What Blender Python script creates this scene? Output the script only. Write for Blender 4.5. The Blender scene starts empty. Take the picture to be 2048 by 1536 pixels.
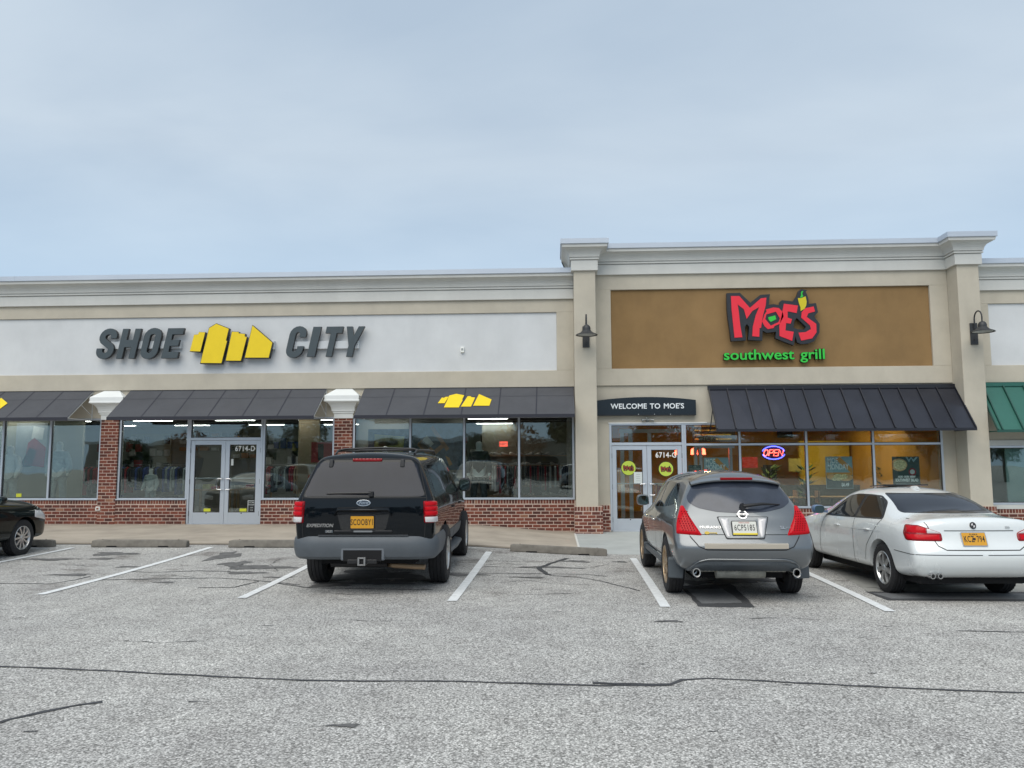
import bpy, bmesh, math, random
from math import radians, sin, cos, pi, sqrt
from mathutils import Vector, Matrix
from mathutils.bvhtree import BVHTree
from mathutils.geometry import delaunay_2d_cdt
random.seed(7)
scene = bpy.context.scene
COL = scene.collection

# ------------------------------------------------------------------ camera
CAM_H = 1.6
FPX, PIT, YAW, ROL = 1603.75, .10291, .05218, -.00331
_cy, _sy, _cp, _sp = cos(YAW), sin(YAW), cos(PIT), sin(PIT)
_fw = Vector((-_sy*_cp, _cy*_cp, _sp)); _r0 = Vector((_cy, _sy, 0)); _u0 = _r0.cross(_fw)
_rt = _r0*cos(ROL)+_u0*sin(ROL); _up = -_r0*sin(ROL)+_u0*cos(ROL)
cam = bpy.data.cameras.new('camera'); camo = bpy.data.objects.new('camera', cam); COL.objects.link(camo)
cam.sensor_width = 36; cam.lens = FPX/2048*36; cam.clip_end = 2000; cam.clip_start = .05
M = Matrix((_rt, _up, -_fw)).transposed().to_4x4(); M.translation = (0, 0, CAM_H)
camo.matrix_world = M
scene.camera = camo

# ------------------------------------------------------------------ sky, sun, exposure
SUN_EL, SUN_ROT = radians(54), radians(200)
world = bpy.data.worlds.new('World'); scene.world = world; world.use_nodes = True
nt = world.node_tree; nt.nodes.clear()
def wn(t, **k):
    n = nt.nodes.new(t)
    for a, b in k.items(): setattr(n, a, b)
    return n
out = wn('ShaderNodeOutputWorld'); bg = wn('ShaderNodeBackground'); bg.inputs['Strength'].default_value = .10
sky = wn('ShaderNodeTexSky', sky_type='NISHITA', sun_disc=False, sun_elevation=SUN_EL, sun_rotation=SUN_ROT,
         air_density=1.0, dust_density=2.0, ozone_density=1.5)
tc = wn('ShaderNodeTexCoord')
sep = wn('ShaderNodeSeparateXYZ'); nt.links.new(tc.outputs['Generated'], sep.inputs[0])
# cloud deck: project the view direction on a plane overhead
zc = wn('ShaderNodeMath', operation='MAXIMUM'); nt.links.new(sep.outputs['Z'], zc.inputs[0]); zc.inputs[1].default_value = 0.0
za = wn('ShaderNodeMath', operation='ADD'); nt.links.new(zc.outputs[0], za.inputs[0]); za.inputs[1].default_value = .22
dx = wn('ShaderNodeMath', operation='DIVIDE'); nt.links.new(sep.outputs['X'], dx.inputs[0]); nt.links.new(za.outputs[0], dx.inputs[1])
dy = wn('ShaderNodeMath', operation='DIVIDE'); nt.links.new(sep.outputs['Y'], dy.inputs[0]); nt.links.new(za.outputs[0], dy.inputs[1])
cmb = wn('ShaderNodeCombineXYZ'); nt.links.new(dx.outputs[0], cmb.inputs[0]); nt.links.new(dy.outputs[0], cmb.inputs[1])
mp = wn('ShaderNodeMapping'); mp.inputs['Scale'].default_value = (1.0, 1.7, 1); mp.inputs['Rotation'].default_value = (0, 0, .5)
mp.inputs['Location'].default_value = (3.1, 1.7, 0)
nt.links.new(cmb.outputs[0], mp.inputs[0])
ns = wn('ShaderNodeTexNoise'); ns.inputs['Scale'].default_value = 1.1; ns.inputs['Detail'].default_value = 7; ns.inputs['Roughness'].default_value = .5
ns.inputs['Distortion'].default_value = .25
nt.links.new(mp.outputs[0], ns.inputs['Vector'])
cr = wn('ShaderNodeValToRGB'); nt.links.new(ns.outputs['Fac'], cr.inputs[0])
e = cr.color_ramp.elements
e[0].position = .32; e[0].color = (2.95, 3.62, 4.38, 1)
e[1].position = .68; e[1].color = (3.88, 4.50, 5.10, 1)
# towards the horizon the deck thins to pale blue
gr = wn('ShaderNodeValToRGB'); nt.links.new(zc.outputs[0], gr.inputs[0])
g = gr.color_ramp.elements; g[0].position = .06; g[0].color = (1, 1, 1, 1); g[1].position = .36; g[1].color = (0, 0, 0, 1)
mx = wn('ShaderNodeMix', data_type='RGBA'); nt.links.new(gr.outputs[0], mx.inputs[0])
nt.links.new(cr.outputs[0], mx.inputs[6]); mx.inputs[7].default_value = (3.30, 4.50, 5.75, 1)
# a little of the clear sky above shows through
m2 = wn('ShaderNodeMix', data_type='RGBA'); m2.inputs[0].default_value = .93
nt.links.new(sky.outputs[0], m2.inputs[6]); nt.links.new(mx.outputs[2], m2.inputs[7])
nt.links.new(m2.outputs[2], bg.inputs['Color']); nt.links.new(bg.outputs[0], out.inputs[0])

sun = bpy.data.lights.new('sun', 'SUN'); sun.energy = 1.5; sun.angle = radians(60); sun.color = (1, .94, .84)
suno = bpy.data.objects.new('sun', sun); COL.objects.link(suno)
_a = radians(200)   # azimuth measured clockwise from +Y: behind the camera and a little left
_sd = Vector((sin(_a)*cos(SUN_EL), cos(_a)*cos(SUN_EL), sin(SUN_EL)))
suno.rotation_euler = _sd.to_track_quat('Z', 'Y').to_euler()
vs = scene.view_settings; vs.view_transform = 'Standard'; vs.look = 'None'; vs.exposure = 0.70; vs.gamma = 1; vs.use_curve_mapping = False
scene.render.engine = 'CYCLES'
scene.cycles.transparent_max_bounces = 16; scene.cycles.max_bounces = 8

# ------------------------------------------------------------------ pixel -> place helpers (target is 2048 x 1536)
def ray(px, py): return _fw+_rt*((px-1024)/FPX)+_up*((768-py)/FPX)
def W(px, py, Y=20.0):
    d = ray(px, py); t = Y/d.y; return Vector((d.x*t, Y, CAM_H+d.z*t))
def sstep(a, b, x):
    t = min(1, max(0, (x-a)/(b-a))); return t*t*(3-2*t)
KERB = 15.5
def gz(x, y):
    e_ = .115+(-.175)*sstep(-2.6, 1.6, x)
    s = min(1, max(0, (y-9.5)/(KERB-9.5)))
    return e_*s*s
def GP(px, py):
    d = ray(px, py); z = 0
    for _ in range(12):
        t = (z-CAM_H)/d.z; z = gz(d.x*t, d.y*t)
    return Vector((d.x*t, d.y*t, z))

# ------------------------------------------------------------------ object helpers
def tag(o, label=None, cat=None, group=None, kind=None):
    if label: o['label'] = label
    if cat: o['category'] = cat
    if group: o['group'] = group
    if kind: o['kind'] = kind
    return o
def thing(name, label, cat, loc=(0, 0, 0), rz=0, group=None):
    o = bpy.data.objects.new(name, None); COL.objects.link(o)
    o.location = loc; o.rotation_euler = (0, 0, rz); o.empty_display_size = .2
    return tag(o, label, cat, group)
def link(name, me, mats=None, parent=None, world=True):
    if mats is not None:
        if not isinstance(mats, (list, tuple)): mats = [mats]
        me.materials.clear()
        for m in mats: me.materials.append(m)
    o = bpy.data.objects.new(name, me); COL.objects.link(o)
    if parent:
        o.parent = parent
        if world:
            r = parent
            while r.parent: r = r.parent
            if parent is r: o.matrix_parent_inverse = Matrix.Translation(-r.location)
    return o
def dup(root, loc=None, rz=None, label=None, group=None):
    r = root.copy(); COL.objects.link(r)
    if loc is not None: r.location = loc
    if rz is not None: r.rotation_euler = (0, 0, rz)
    if label: r['label'] = label
    if group: r['group'] = group
    for ch in list(root.children):
        c = ch.copy(); COL.objects.link(c); c.parent = r
        for g_ in list(ch.children):
            d = g_.copy(); COL.objects.link(d); d.parent = c
    return r

class MB:
    def __init__(s): s.v = []; s.f = []; s.m = []
    def add(s, vs_, fs, mi=0):
        n = len(s.v); s.v += [tuple(v) for v in vs_]; s.f += [tuple(i+n for i in f) for f in fs]; s.m += [mi]*len(fs); return s
    def box(s, x0, x1, y0, y1, z0, z1, mi=0):
        return s.add([(x0,y0,z0),(x1,y0,z0),(x1,y1,z0),(x0,y1,z0),(x0,y0,z1),(x1,y0,z1),(x1,y1,z1),(x0,y1,z1)],
              [(0,3,2,1),(4,5,6,7),(0,1,5,4),(1,2,6,5),(2,3,7,6),(3,0,4,7)], mi)
    def hexa(s, p, mi=0):   # 8 points, bottom ring then top ring
        return s.add(p, [(0,3,2,1),(4,5,6,7),(0,1,5,4),(1,2,6,5),(2,3,7,6),(3,0,4,7)], mi)
    def prism(s, poly, a, b, mi=0, ax='y'):
        n = len(poly)
        def P(u, w, t): return (u, t, w) if ax == 'y' else ((t, u, w) if ax == 'x' else (u, w, t))
        vs_ = [P(u, w, a) for u, w in poly]+[P(u, w, b) for u, w in poly]
        fs = [tuple(range(n)), tuple(range(2*n-1, n-1, -1))]+[(i, (i+1) % n, n+(i+1) % n, n+i) for i in range(n)]
        return s.add(vs_, fs, mi)
    def tube(s, pts, r, n=8, mi=0, cap=True, r2=None):
        pts = [Vector(p) for p in pts]; rings = []
        up = Vector((0, 0, 1))
        for i, p in enumerate(pts):
            d = (pts[min(i+1, len(pts)-1)]-pts[max(i-1, 0)]).normalized()
            a = d.cross(up)
            if a.length < .05: a = d.cross(Vector((1, 0, 0)))
            a.normalize(); b = a.cross(d)
            rr = r if r2 is None else r+(r2-r)*i/(len(pts)-1)
            if isinstance(r, (list, tuple)): rr = r[i]
            rings.append([p+a*cos(2*pi*k/n)*rr+b*sin(2*pi*k/n)*rr for k in range(n)])
        vs_ = [v for rg in rings for v in rg]; fs = []
        for i in range(len(rings)-1):
            for k in range(n): fs.append((i*n+k, i*n+(k+1) % n, (i+1)*n+(k+1) % n, (i+1)*n+k))
        if cap: fs += [tuple(range(n-1, -1, -1)), tuple(range((len(rings)-1)*n, len(rings)*n))]
        return s.add(vs_, fs, mi)
    def lathe(s, prof, n=32, ax='x', c=(0, 0, 0), mi=0, closed=False):   # prof: (along axis, radius)
        vs_ = []; fs = []; m = len(prof)
        for a, r in prof:
            for k in range(n):
                t = 2*pi*k/n; u, w = r*cos(t), r*sin(t)
                v = (a, u, w) if ax == 'x' else ((u, a, w) if ax == 'y' else (u, w, a))
                vs_.append((v[0]+c[0], v[1]+c[1], v[2]+c[2]))
        rng = m if closed else m-1
        for i in range(rng):
            j = (i+1) % m
            for k in range(n): fs.append((i*n+k, i*n+(k+1) % n, j*n+(k+1) % n, j*n+k))
        return s.add(vs_, fs, mi)
    def build(s, name, mats, parent=None, smooth=False, bevel=0, world=True, seg=1, sharp=35, fixn=True):
        me = bpy.data.meshes.new(name); me.from_pydata(s.v, [], s.f); me.validate()
        if any(s.m) and len(me.polygons) == len(s.m): me.polygons.foreach_set('material_index', s.m)
        if fixn:
            bm = bmesh.new(); bm.from_mesh(me); bmesh.ops.recalc_face_normals(bm, faces=bm.faces); bm.to_mesh(me); bm.free()
        mi_ = [p.material_index for p in me.polygons]
        if smooth:
            me.shade_smooth(); me.set_sharp_from_angle(angle=radians(sharp))
        if not isinstance(mats, (list, tuple)): mats = [mats]
        for m in mats: me.materials.append(m)
        if any(mi_): me.polygons.foreach_set('material_index', mi_)
        o = link(name, me, None, parent, world)
        if bevel:
            b = o.modifiers.new('bevel', 'BEVEL'); b.width = bevel; b.segments = seg; b.limit_method = 'ANGLE'; b.angle_limit = radians(40)
            if seg > 1: me.shade_smooth(); me.set_sharp_from_angle(angle=radians(60))
        return o

def loft(mb, rings, mi=0, caps=True):
    n = len(rings[0]); 
    F = [(i*n+k, i*n+(k+1) % n, (i+1)*n+(k+1) % n, (i+1)*n+k) for i in range(len(rings)-1) for k in range(n)]
    if caps: F += [tuple(range(n-1, -1, -1)), tuple(range((len(rings)-1)*n, len(rings)*n))]
    mb.add([p for r in rings for p in r], F, mi); return mb
RX = Matrix.Rotation(radians(90), 4, 'X')
def curve_mesh(cu, flip=True):
    o = bpy.data.objects.new('tmp', cu); COL.objects.link(o)
    dg = bpy.context.evaluated_depsgraph_get(); me = bpy.data.meshes.new_from_object(o.evaluated_get(dg))
    bpy.data.objects.remove(o); bpy.data.curves.remove(cu)
    if flip: me.transform(RX)
    me.materials.clear()
    return me
def text_mesh(s, size, ext=.01, off=0, shear=0, align='CENTER', sx=1, bev=0, sp=1.0):
    cu = bpy.data.curves.new('t', 'FONT'); cu.body = s; cu.size = size; cu.extrude = ext; cu.offset = off; cu.shear = shear
    cu.align_x = align; cu.space_word = 1.35; cu.space_character = sp; cu.resolution_u = 3; cu.bevel_depth = bev
    me = curve_mesh(cu)
    if sx != 1: me.transform(Matrix.Diagonal((sx, 1, 1, 1)))
    return me
def shape_mesh(polys, ext=.02, bev=0, off=0):
    cu = bpy.data.curves.new('s', 'CURVE'); cu.dimensions = '2D'; cu.fill_mode = 'BOTH'; cu.extrude = ext; cu.bevel_depth = bev; cu.offset = off
    for pl in polys:
        sp = cu.splines.new('POLY'); sp.points.add(len(pl)-1); sp.use_cyclic_u = True
        for i, (x, y) in enumerate(pl): sp.points[i].co = (x, y, 0, 1)
    return curve_mesh(cu)
def put(name, me, mat_, parent, loc=(0, 0, 0)):
    me.transform(Matrix.Translation(loc)); return link(name, me, mat_, parent)
def wpolys(polys, fx, Y):   # pixel polygons -> (x, z) on the plane Y
    return [[(W(*fx(x, y), Y).x, W(*fx(x, y), Y).z) for x, y in pl] for pl in polys]

# ------------------------------------------------------------------ materials
MATS = {}
def mat(name, col=(.5, .5, .5), rough=.5, metal=0, vary=0, vscale=4, bump=0, bscale=60, emit=None, es=1, coat=0, spec=.5, rnd=0, dirt=0, ior=None):
    if name in MATS: return MATS[name]
    m = bpy.data.materials.new(name); m.use_nodes = True; t = m.node_tree; b = t.nodes['Principled BSDF']
    b.inputs['Roughness'].default_value = rough; b.inputs['Metallic'].default_value = metal
    b.inputs['Coat Weight'].default_value = coat; b.inputs['Coat Roughness'].default_value = .03
    b.inputs['Specular IOR Level'].default_value = spec
    if ior: b.inputs['IOR'].default_value = ior
    c = t.nodes.new('ShaderNodeRGB'); c.outputs[0].default_value = (*col, 1); src = c.outputs[0]
    co = t.nodes.new('ShaderNodeTexCoord')
    def mulby(fac_out, lo, hi, src):
        mr = t.nodes.new('ShaderNodeMapRange'); t.links.new(fac_out, mr.inputs[0]); mr.inputs[3].default_value = lo; mr.inputs[4].default_value = hi
        v = t.nodes.new('ShaderNodeVectorMath'); v.operation = 'SCALE'; t.links.new(src, v.inputs[0]); t.links.new(mr.outputs[0], v.inputs[3]); return v.outputs[0]
    if vary:
        n = t.nodes.new('ShaderNodeTexNoise'); n.inputs['Scale'].default_value = vscale; n.inputs['Detail'].default_value = 6; n.inputs['Roughness'].default_value = .6
        t.links.new(co.outputs['Object'], n.inputs['Vector'])
        mr = t.nodes.new('ShaderNodeMapRange'); t.links.new(n.outputs['Fac'], mr.inputs[0]); mr.inputs[1].default_value = .3; mr.inputs[2].default_value = .7
        src = mulby(mr.outputs[0], 1-vary, 1+vary, src)
    if rnd:
        oi = t.nodes.new('ShaderNodeObjectInfo'); src = mulby(oi.outputs['Random'], 1-rnd, 1+rnd, src)
    if dirt:
        n = t.nodes.new('ShaderNodeTexNoise'); n.inputs['Scale'].default_value = .8; n.inputs['Detail'].default_value = 8; n.inputs['Roughness'].default_value = .7
        mpn = t.nodes.new('ShaderNodeMapping'); mpn.inputs['Scale'].default_value = (1, 1, .35)
        t.links.new(co.outputs['Object'], mpn.inputs[0]); t.links.new(mpn.outputs[0], n.inputs['Vector'])
        mr = t.nodes.new('ShaderNodeMapRange'); t.links.new(n.outputs['Fac'], mr.inputs[0]); mr.inputs[1].default_value = .45; mr.inputs[2].default_value = .8
        src = mulby(mr.outputs[0], 1, 1-dirt, src)
        rr = t.nodes.new('ShaderNodeMapRange'); t.links.new(mr.outputs[0], rr.inputs[0]); rr.inputs[3].default_value = rough; rr.inputs[4].default_value = min(1, rough+.15)
        t.links.new(rr.outputs[0], b.inputs['Roughness'])
    t.links.new(src, b.inputs['Base Color'])
    if bump:
        n = t.nodes.new('ShaderNodeTexNoise'); n.inputs['Scale'].default_value = bscale; n.inputs['Detail'].default_value = 4
        t.links.new(co.outputs['Object'], n.inputs['Vector'])
        bp = t.nodes.new('ShaderNodeBump'); bp.inputs['Strength'].default_value = bump; bp.inputs['Distance'].default_value = .004
        t.links.new(n.outputs['Fac'], bp.inputs['Height']); t.links.new(bp.outputs[0], b.inputs['Normal'])
    if emit:
        b.inputs['Emission Color'].default_value = (*emit, 1); b.inputs['Emission Strength'].default_value = es
    MATS[name] = m; return m
def glass_mat(name, tint=(.75, .88, .86), refl=1.0, base=.06, wav=0.0):
    if name in MATS: return MATS[name]
    m = bpy.data.materials.new(name); m.use_nodes = True; t = m.node_tree; t.nodes.clear()
    o = t.nodes.new('ShaderNodeOutputMaterial'); tr = t.nodes.new('ShaderNodeBsdfTransparent'); gl = t.nodes.new('ShaderNodeBsdfGlossy')
    tr.inputs[0].default_value = (*tint, 1); gl.inputs['Roughness'].default_value = .01; gl.inputs[0].default_value = (refl*.92, refl, refl*.98, 1)
    fr = t.nodes.new('ShaderNodeFresnel'); fr.inputs[0].default_value = 1.52
    a = t.nodes.new('ShaderNodeMath'); a.operation = 'ADD'; a.use_clamp = True; t.links.new(fr.outputs[0], a.inputs[0]); a.inputs[1].default_value = base
    mxs = t.nodes.new('ShaderNodeMixShader'); t.links.new(a.outputs[0], mxs.inputs[0]); t.links.new(tr.outputs[0], mxs.inputs[1]); t.links.new(gl.outputs[0], mxs.inputs[2])
    if wav:
        n = t.nodes.new('ShaderNodeTexNoise'); n.inputs['Scale'].default_value = 1.3; n.inputs['Detail'].default_value = 1
        co = t.nodes.new('ShaderNodeTexCoord'); t.links.new(co.outputs['Object'], n.inputs['Vector'])
        bp = t.nodes.new('ShaderNodeBump'); bp.inputs['Strength'].default_value = 1; bp.inputs['Distance'].default_value = wav
        t.links.new(n.outputs['Fac'], bp.inputs['Height']); t.links.new(bp.outputs[0], gl.inputs['Normal'])
    t.links.new(mxs.outputs[0], o.inputs[0]); MATS[name] = m; return m

m_stucco = mat('beige_stucco', (.52, .475, .39), .9, vary=.07, vscale=1.6, bump=.7, bscale=140, dirt=.10)
m_stucco_d = mat('stucco_mortar', (.52, .44, .36), .95)
m_white = mat('white_stucco', (.64, .655, .665), .85, vary=.06, vscale=1.1, bump=.6, bscale=140, dirt=.08)
m_brown = mat('brown_stucco', (.262, .160, .066), .88, vary=.14, vscale=.9, bump=.9, bscale=120, dirt=.12)
m_trim = mat('white_moulding', (.60, .60, .57), .75, vary=.05, vscale=1.5, dirt=.10)
m_cap = mat('white_capital', (.74, .76, .75), .7, vary=.03, vscale=3)
m_coping = mat('metal_coping', (.50, .55, .62), .45, metal=.3, vary=.05, vscale=.7)
m_brick = mat('red_brick', (.165, .050, .034), .85, vary=.30, vscale=9, bump=.8, bscale=90, rnd=.38)
m_mortar = mat('mortar', (.58, .45, .375), .95, vary=.12, vscale=20)
m_alu = mat('anodised_aluminium', (.56, .60, .65), .38, metal=.55, vary=.03, vscale=2)
m_alu_d = mat('dark_gasket', (.03, .03, .035), .6)
m_glass = glass_mat('window_glass', (.90, .955, .945), .95, .055, wav=.0025)
m_black = mat('black_plastic', (.012, .012, .014), .45)
m_rubber = mat('tyre_rubber', (.018, .018, .020), .8, vary=.25, vscale=12)
m_dark = mat('dark_void', (.006, .006, .007), .9)
# ------------------------------------------------------------------ ground
def asphalt():
    m = bpy.data.materials.new('worn_asphalt'); m.use_nodes = True; t = m.node_tree; b = t.nodes['Principled BSDF']
    N = t.nodes.new; L = t.links.new
    co = N('ShaderNodeTexCoord'); b.inputs['Roughness'].default_value = .9; b.inputs['Specular IOR Level'].default_value = .3
    def noise(sc, det=5, ro=.6, vec=None):
        n = N('ShaderNodeTexNoise'); n.inputs['Scale'].default_value = sc; n.inputs['Detail'].default_value = det; n.inputs['Roughness'].default_value = ro
        L(vec or co.outputs['Object'], n.inputs['Vector']); return n.outputs['Fac']
    def ramp(fac, a, ca, b_, cb, interp='LINEAR'):
        r = N('ShaderNodeValToRGB'); L(fac, r.inputs[0]); e = r.color_ramp.elements; r.color_ramp.interpolation = interp
        e[0].position = a; e[0].color = (*ca, 1); e[1].position = b_; e[1].color = (*cb, 1); return r.outputs[0]
    def mul(a, b_):
        x = N('ShaderNodeMix'); x.data_type = 'RGBA'; x.blend_type = 'MULTIPLY'; x.inputs[0].default_value = 1
        L(a, x.inputs[6]); L(b_, x.inputs[7]); return x.outputs[2]
    vo = N('ShaderNodeTexVoronoi'); vo.inputs['Scale'].default_value = 78; L(co.outputs['Object'], vo.inputs['Vector'])
    vg = N('ShaderNodeRGBToBW'); L(vo.outputs['Color'], vg.inputs[0])
    stones = ramp(vg.outputs[0], .10, (.235, .23, .217), .90, (.80, .785, .75))
    vo2 = N('ShaderNodeTexVoronoi'); vo2.inputs['Scale'].default_value = 150; L(co.outputs['Object'], vo2.inputs['Vector'])
    vg2 = N('ShaderNodeRGBToBW'); L(vo2.outputs['Color'], vg2.inputs[0])
    fine = ramp(vg2.outputs[0], .1, (.72, .72, .72), .9, (1.22, 1.22, 1.22))
    gaps = ramp(vo.outputs['Distance'], .35, (1, 1, 1), .8, (.52, .52, .52))
    c = mul(mul(stones, fine), gaps)
    big = ramp(noise(.35, 6, .6), .35, (.88, .88, .89), .65, (1.10, 1.10, 1.09)); c = mul(c, big)
    mid = ramp(noise(2.2, 7, .7), .32, (.84, .83, .83), .62, (1.06, 1.06, 1.06)); c = mul(c, mid)
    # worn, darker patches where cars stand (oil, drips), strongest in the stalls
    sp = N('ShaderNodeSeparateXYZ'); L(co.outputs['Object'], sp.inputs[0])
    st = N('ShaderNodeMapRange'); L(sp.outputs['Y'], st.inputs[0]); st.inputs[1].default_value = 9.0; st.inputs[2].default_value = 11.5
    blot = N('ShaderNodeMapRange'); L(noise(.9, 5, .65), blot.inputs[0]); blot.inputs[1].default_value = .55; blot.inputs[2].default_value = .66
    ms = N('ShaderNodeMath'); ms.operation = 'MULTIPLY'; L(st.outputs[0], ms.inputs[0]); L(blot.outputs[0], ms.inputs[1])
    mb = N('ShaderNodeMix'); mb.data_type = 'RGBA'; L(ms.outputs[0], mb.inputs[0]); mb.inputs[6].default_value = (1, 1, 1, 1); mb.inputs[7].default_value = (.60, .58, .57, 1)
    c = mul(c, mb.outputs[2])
    L(c, b.inputs['Base Color'])
    bp = N('ShaderNodeBump'); bp.inputs['Strength'].default_value = .9; bp.inputs['Distance'].default_value = .006
    L(vg.outputs[0], bp.inputs['Height']); L(bp.outputs[0], b.inputs['Normal'])
    return m
m_asph = asphalt()
m_tar = mat('tar_seal', (.045, .046, .05), .7, vary=.45, vscale=14, bump=.5, bscale=120)
m_patch = mat('fresh_asphalt_patch', (.15, .155, .16), .85, vary=.2, vscale=30, bump=1, bscale=160)
m_patch2 = mat('dark_asphalt_patch', (.055, .056, .06), .85, vary=.3, vscale=30, bump=1, bscale=160)
m_paint = mat('worn_white_paint', (.72, .735, .735), .75, vary=.14, vscale=14, bump=.6, bscale=140)
m_conc = mat('tan_concrete', (.385, .335, .275), .9, vary=.16, vscale=1.3, bump=.4, bscale=120, dirt=.2)
m_conc2 = mat('grey_concrete', (.40, .42, .41), .9, vary=.08, vscale=2, bump=.4, bscale=120, dirt=.12)
m_pad = mat('old_concrete_pad', (.33, .325, .30), .9, vary=.16, vscale=3, bump=.5, bscale=100, dirt=.2)
m_kerb = mat('wheel_stop_concrete', (.185, .172, .150), .92, vary=.25, vscale=7, bump=1, bscale=60, dirt=.25)
m_stain_shade = mat('oil_stain_shade', (.12, .118, .116), .8, vary=.4, vscale=8, bump=.6, bscale=100)

def grid_sheet(name, xs, ys, zf, m, parent=None, kind=None):
    mb = MB(); nx = len(xs)
    mb.add([(x, y, zf(x, y)) for y in ys for x in xs], [(j*nx+i, j*nx+i+1, (j+1)*nx+i+1, (j+1)*nx+i) for j in range(len(ys)-1) for i in range(nx-1)])
    o = mb.build(name, m, parent, smooth=True, fixn=False)
    if kind: o['kind'] = kind
    return o
def frange(a, b, n): return [a+(b-a)*i/n for i in range(n+1)]
xs = [-400, -120, -40]+frange(-20, 20, 80)+[40, 120, 400]
ys = [-400, -120, -40, -10, 0, 5, 9.5]+frange(9.8, KERB, 19)
lot = grid_sheet('parking_lot', xs, ys, gz, m_asph, kind='structure')
under = MB(); under.box(-400, 400, KERB, 400, -.3, -.12); tag(under.build('ground', m_pad), kind='structure')

def swz(x, y):   # sidewalk surface
    base = .19-.17*sstep(-2.4, .5, x); k = gz(x, KERB)+.030*(1-sstep(-1, 1.1, x))+.003
    t = min(1, (y-KERB)/(20-KERB)); return k+(base-k)*t
sw = thing('sidewalk', None, None, (0, KERB, 0)); sw['kind'] = 'structure'
JX = .48
joints = [-22, -17.3, -12.6, -7.9, -3.2, JX]
def slab(x0, x1, m, nm='slab'):
    mb = MB(); n = max(6, int((x1-x0)/.25)); X = frange(x0, x1, n); Y = frange(KERB, 20.3, 12)
    nx = len(X); V = [(x, y, swz(x, y)) for y in Y for x in X]
    mb.add(V, [(j*nx+i, j*nx+i+1, (j+1)*nx+i+1, (j+1)*nx+i) for j in range(len(Y)-1) for i in range(nx-1)])
    mb.add([(x, KERB, swz(x, KERB)) for x in X]+[(x, KERB, -.2) for x in X], [(i+1, i, nx+i, nx+i+1) for i in range(nx-1)])
    for xx in (x0, x1):
        mb.add([(xx, y, swz(xx, y)) for y in Y]+[(xx, y, -.2) for y in Y], [(i, i+1, len(Y)+i+1, len(Y)+i) for i in range(len(Y)-1)])
    return mb.build(nm, m, sw, smooth=True, sharp=30)
for i in range(len(joints)-1): slab(joints[i]+.004, joints[i+1]-.004, m_conc)
slab(JX+.004, 5.4, m_conc2); slab(5.408, 10.3, m_conc2); slab(10.308, 22, m_conc2)
j = MB(); j.box(JX-.025, JX+.018, KERB+.02, 19.4, -.1, .0); j.v = [(x, y, swz(x, y)+.004 if z > -.05 else z) for x, y, z in j.v]
j.build('expansion_joint', mat('pale_joint', (.60, .60, .57), .9), sw)
# dark seam between asphalt and walk
j = MB()
X = frange(-20, 1.0, 60)
j.add([(x, KERB-.05+.012*sin(x*3.1), gz(x, KERB)+.004) for x in X]+[(x, KERB-.001, gz(x, KERB)+.004) for x in X], [(i, i+1, 61+i+1, 61+i) for i in range(60)])
j.build('seam_line', m_tar, lot, fixn=False)

def ribbon(pts, width, m, name, parent=lot, dz=.004, jit=0, step=.12, wv=0):
    """a flat strip laid on the ground along pixel-free world points"""
    P = []
    for a, b in zip(pts[:-1], pts[1:]):
        n = max(1, int((b-a).length/step))
        for k in range(n): P.append(a.lerp(b, k/n))
    P.append(pts[-1]); mb = MB(); V = []
    for i, p in enumerate(P):
        d = (P[min(i+1, len(P)-1)]-P[max(i-1, 0)]); d.z = 0; d.normalize(); n_ = Vector((-d.y, d.x, 0))
        w = width if not callable(width) else width(i/(len(P)-1))
        w *= 1+wv*(random.random()-.5)*2
        q = p+n_*jit*(random.random()-.5)*2
        for s_ in (-1, 1):
            r_ = q+n_*w*.5*s_; V.append((r_.x, r_.y, gz(r_.x, r_.y)+dz))
    mb.add(V, [(2*i, 2*i+2, 2*i+3, 2*i+1) for i in range(len(P)-1)])
    return mb.build(name, m, parent, fixn=False)
def sheet(px, m, name, dz, parent=lot, jit=.0, n=7):
    """polygon given by ground points, filled as a triangulated sheet following the ground"""
    pts = [GP(*p) if len(p) == 2 and not isinstance(p, Vector) else p for p in px]; P2 = []
    for a, b in zip(pts, pts[1:]+pts[:1]):
        for k in range(n):
            q = a.lerp(b, k/n); P2.append(Vector((q.x+random.uniform(-jit, jit), q.y+random.uniform(-jit, jit))))
    v, _, f, *_r = delaunay_2d_cdt(P2, [], [list(range(len(P2)))], 1, 1e-5)
    mb = MB(); mb.add([(q.x, q.y, gz(q.x, q.y)+dz) for q in v], [tuple(t) for t in f]); return mb.build(name, m, parent)
def G(*p): return [GP(*q) for q in p]
# painted stall lines: (near end, far end)
for a, b in (((-368, 1190), (145, 1096)), ((80, 1190), (422, 1095)), ((483, 1197), (640, 1120)), ((904, 1203), (978, 1104)), ((1331, 1215), (1266, 1117)), ((1781, 1224), (1605, 1142)), ((2080, 1180), (2010, 1150))):
    q = G(a, b); ribbon(q, .118, m_paint, 'parking_line', dz=.008, wv=.02, step=.3)
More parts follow.
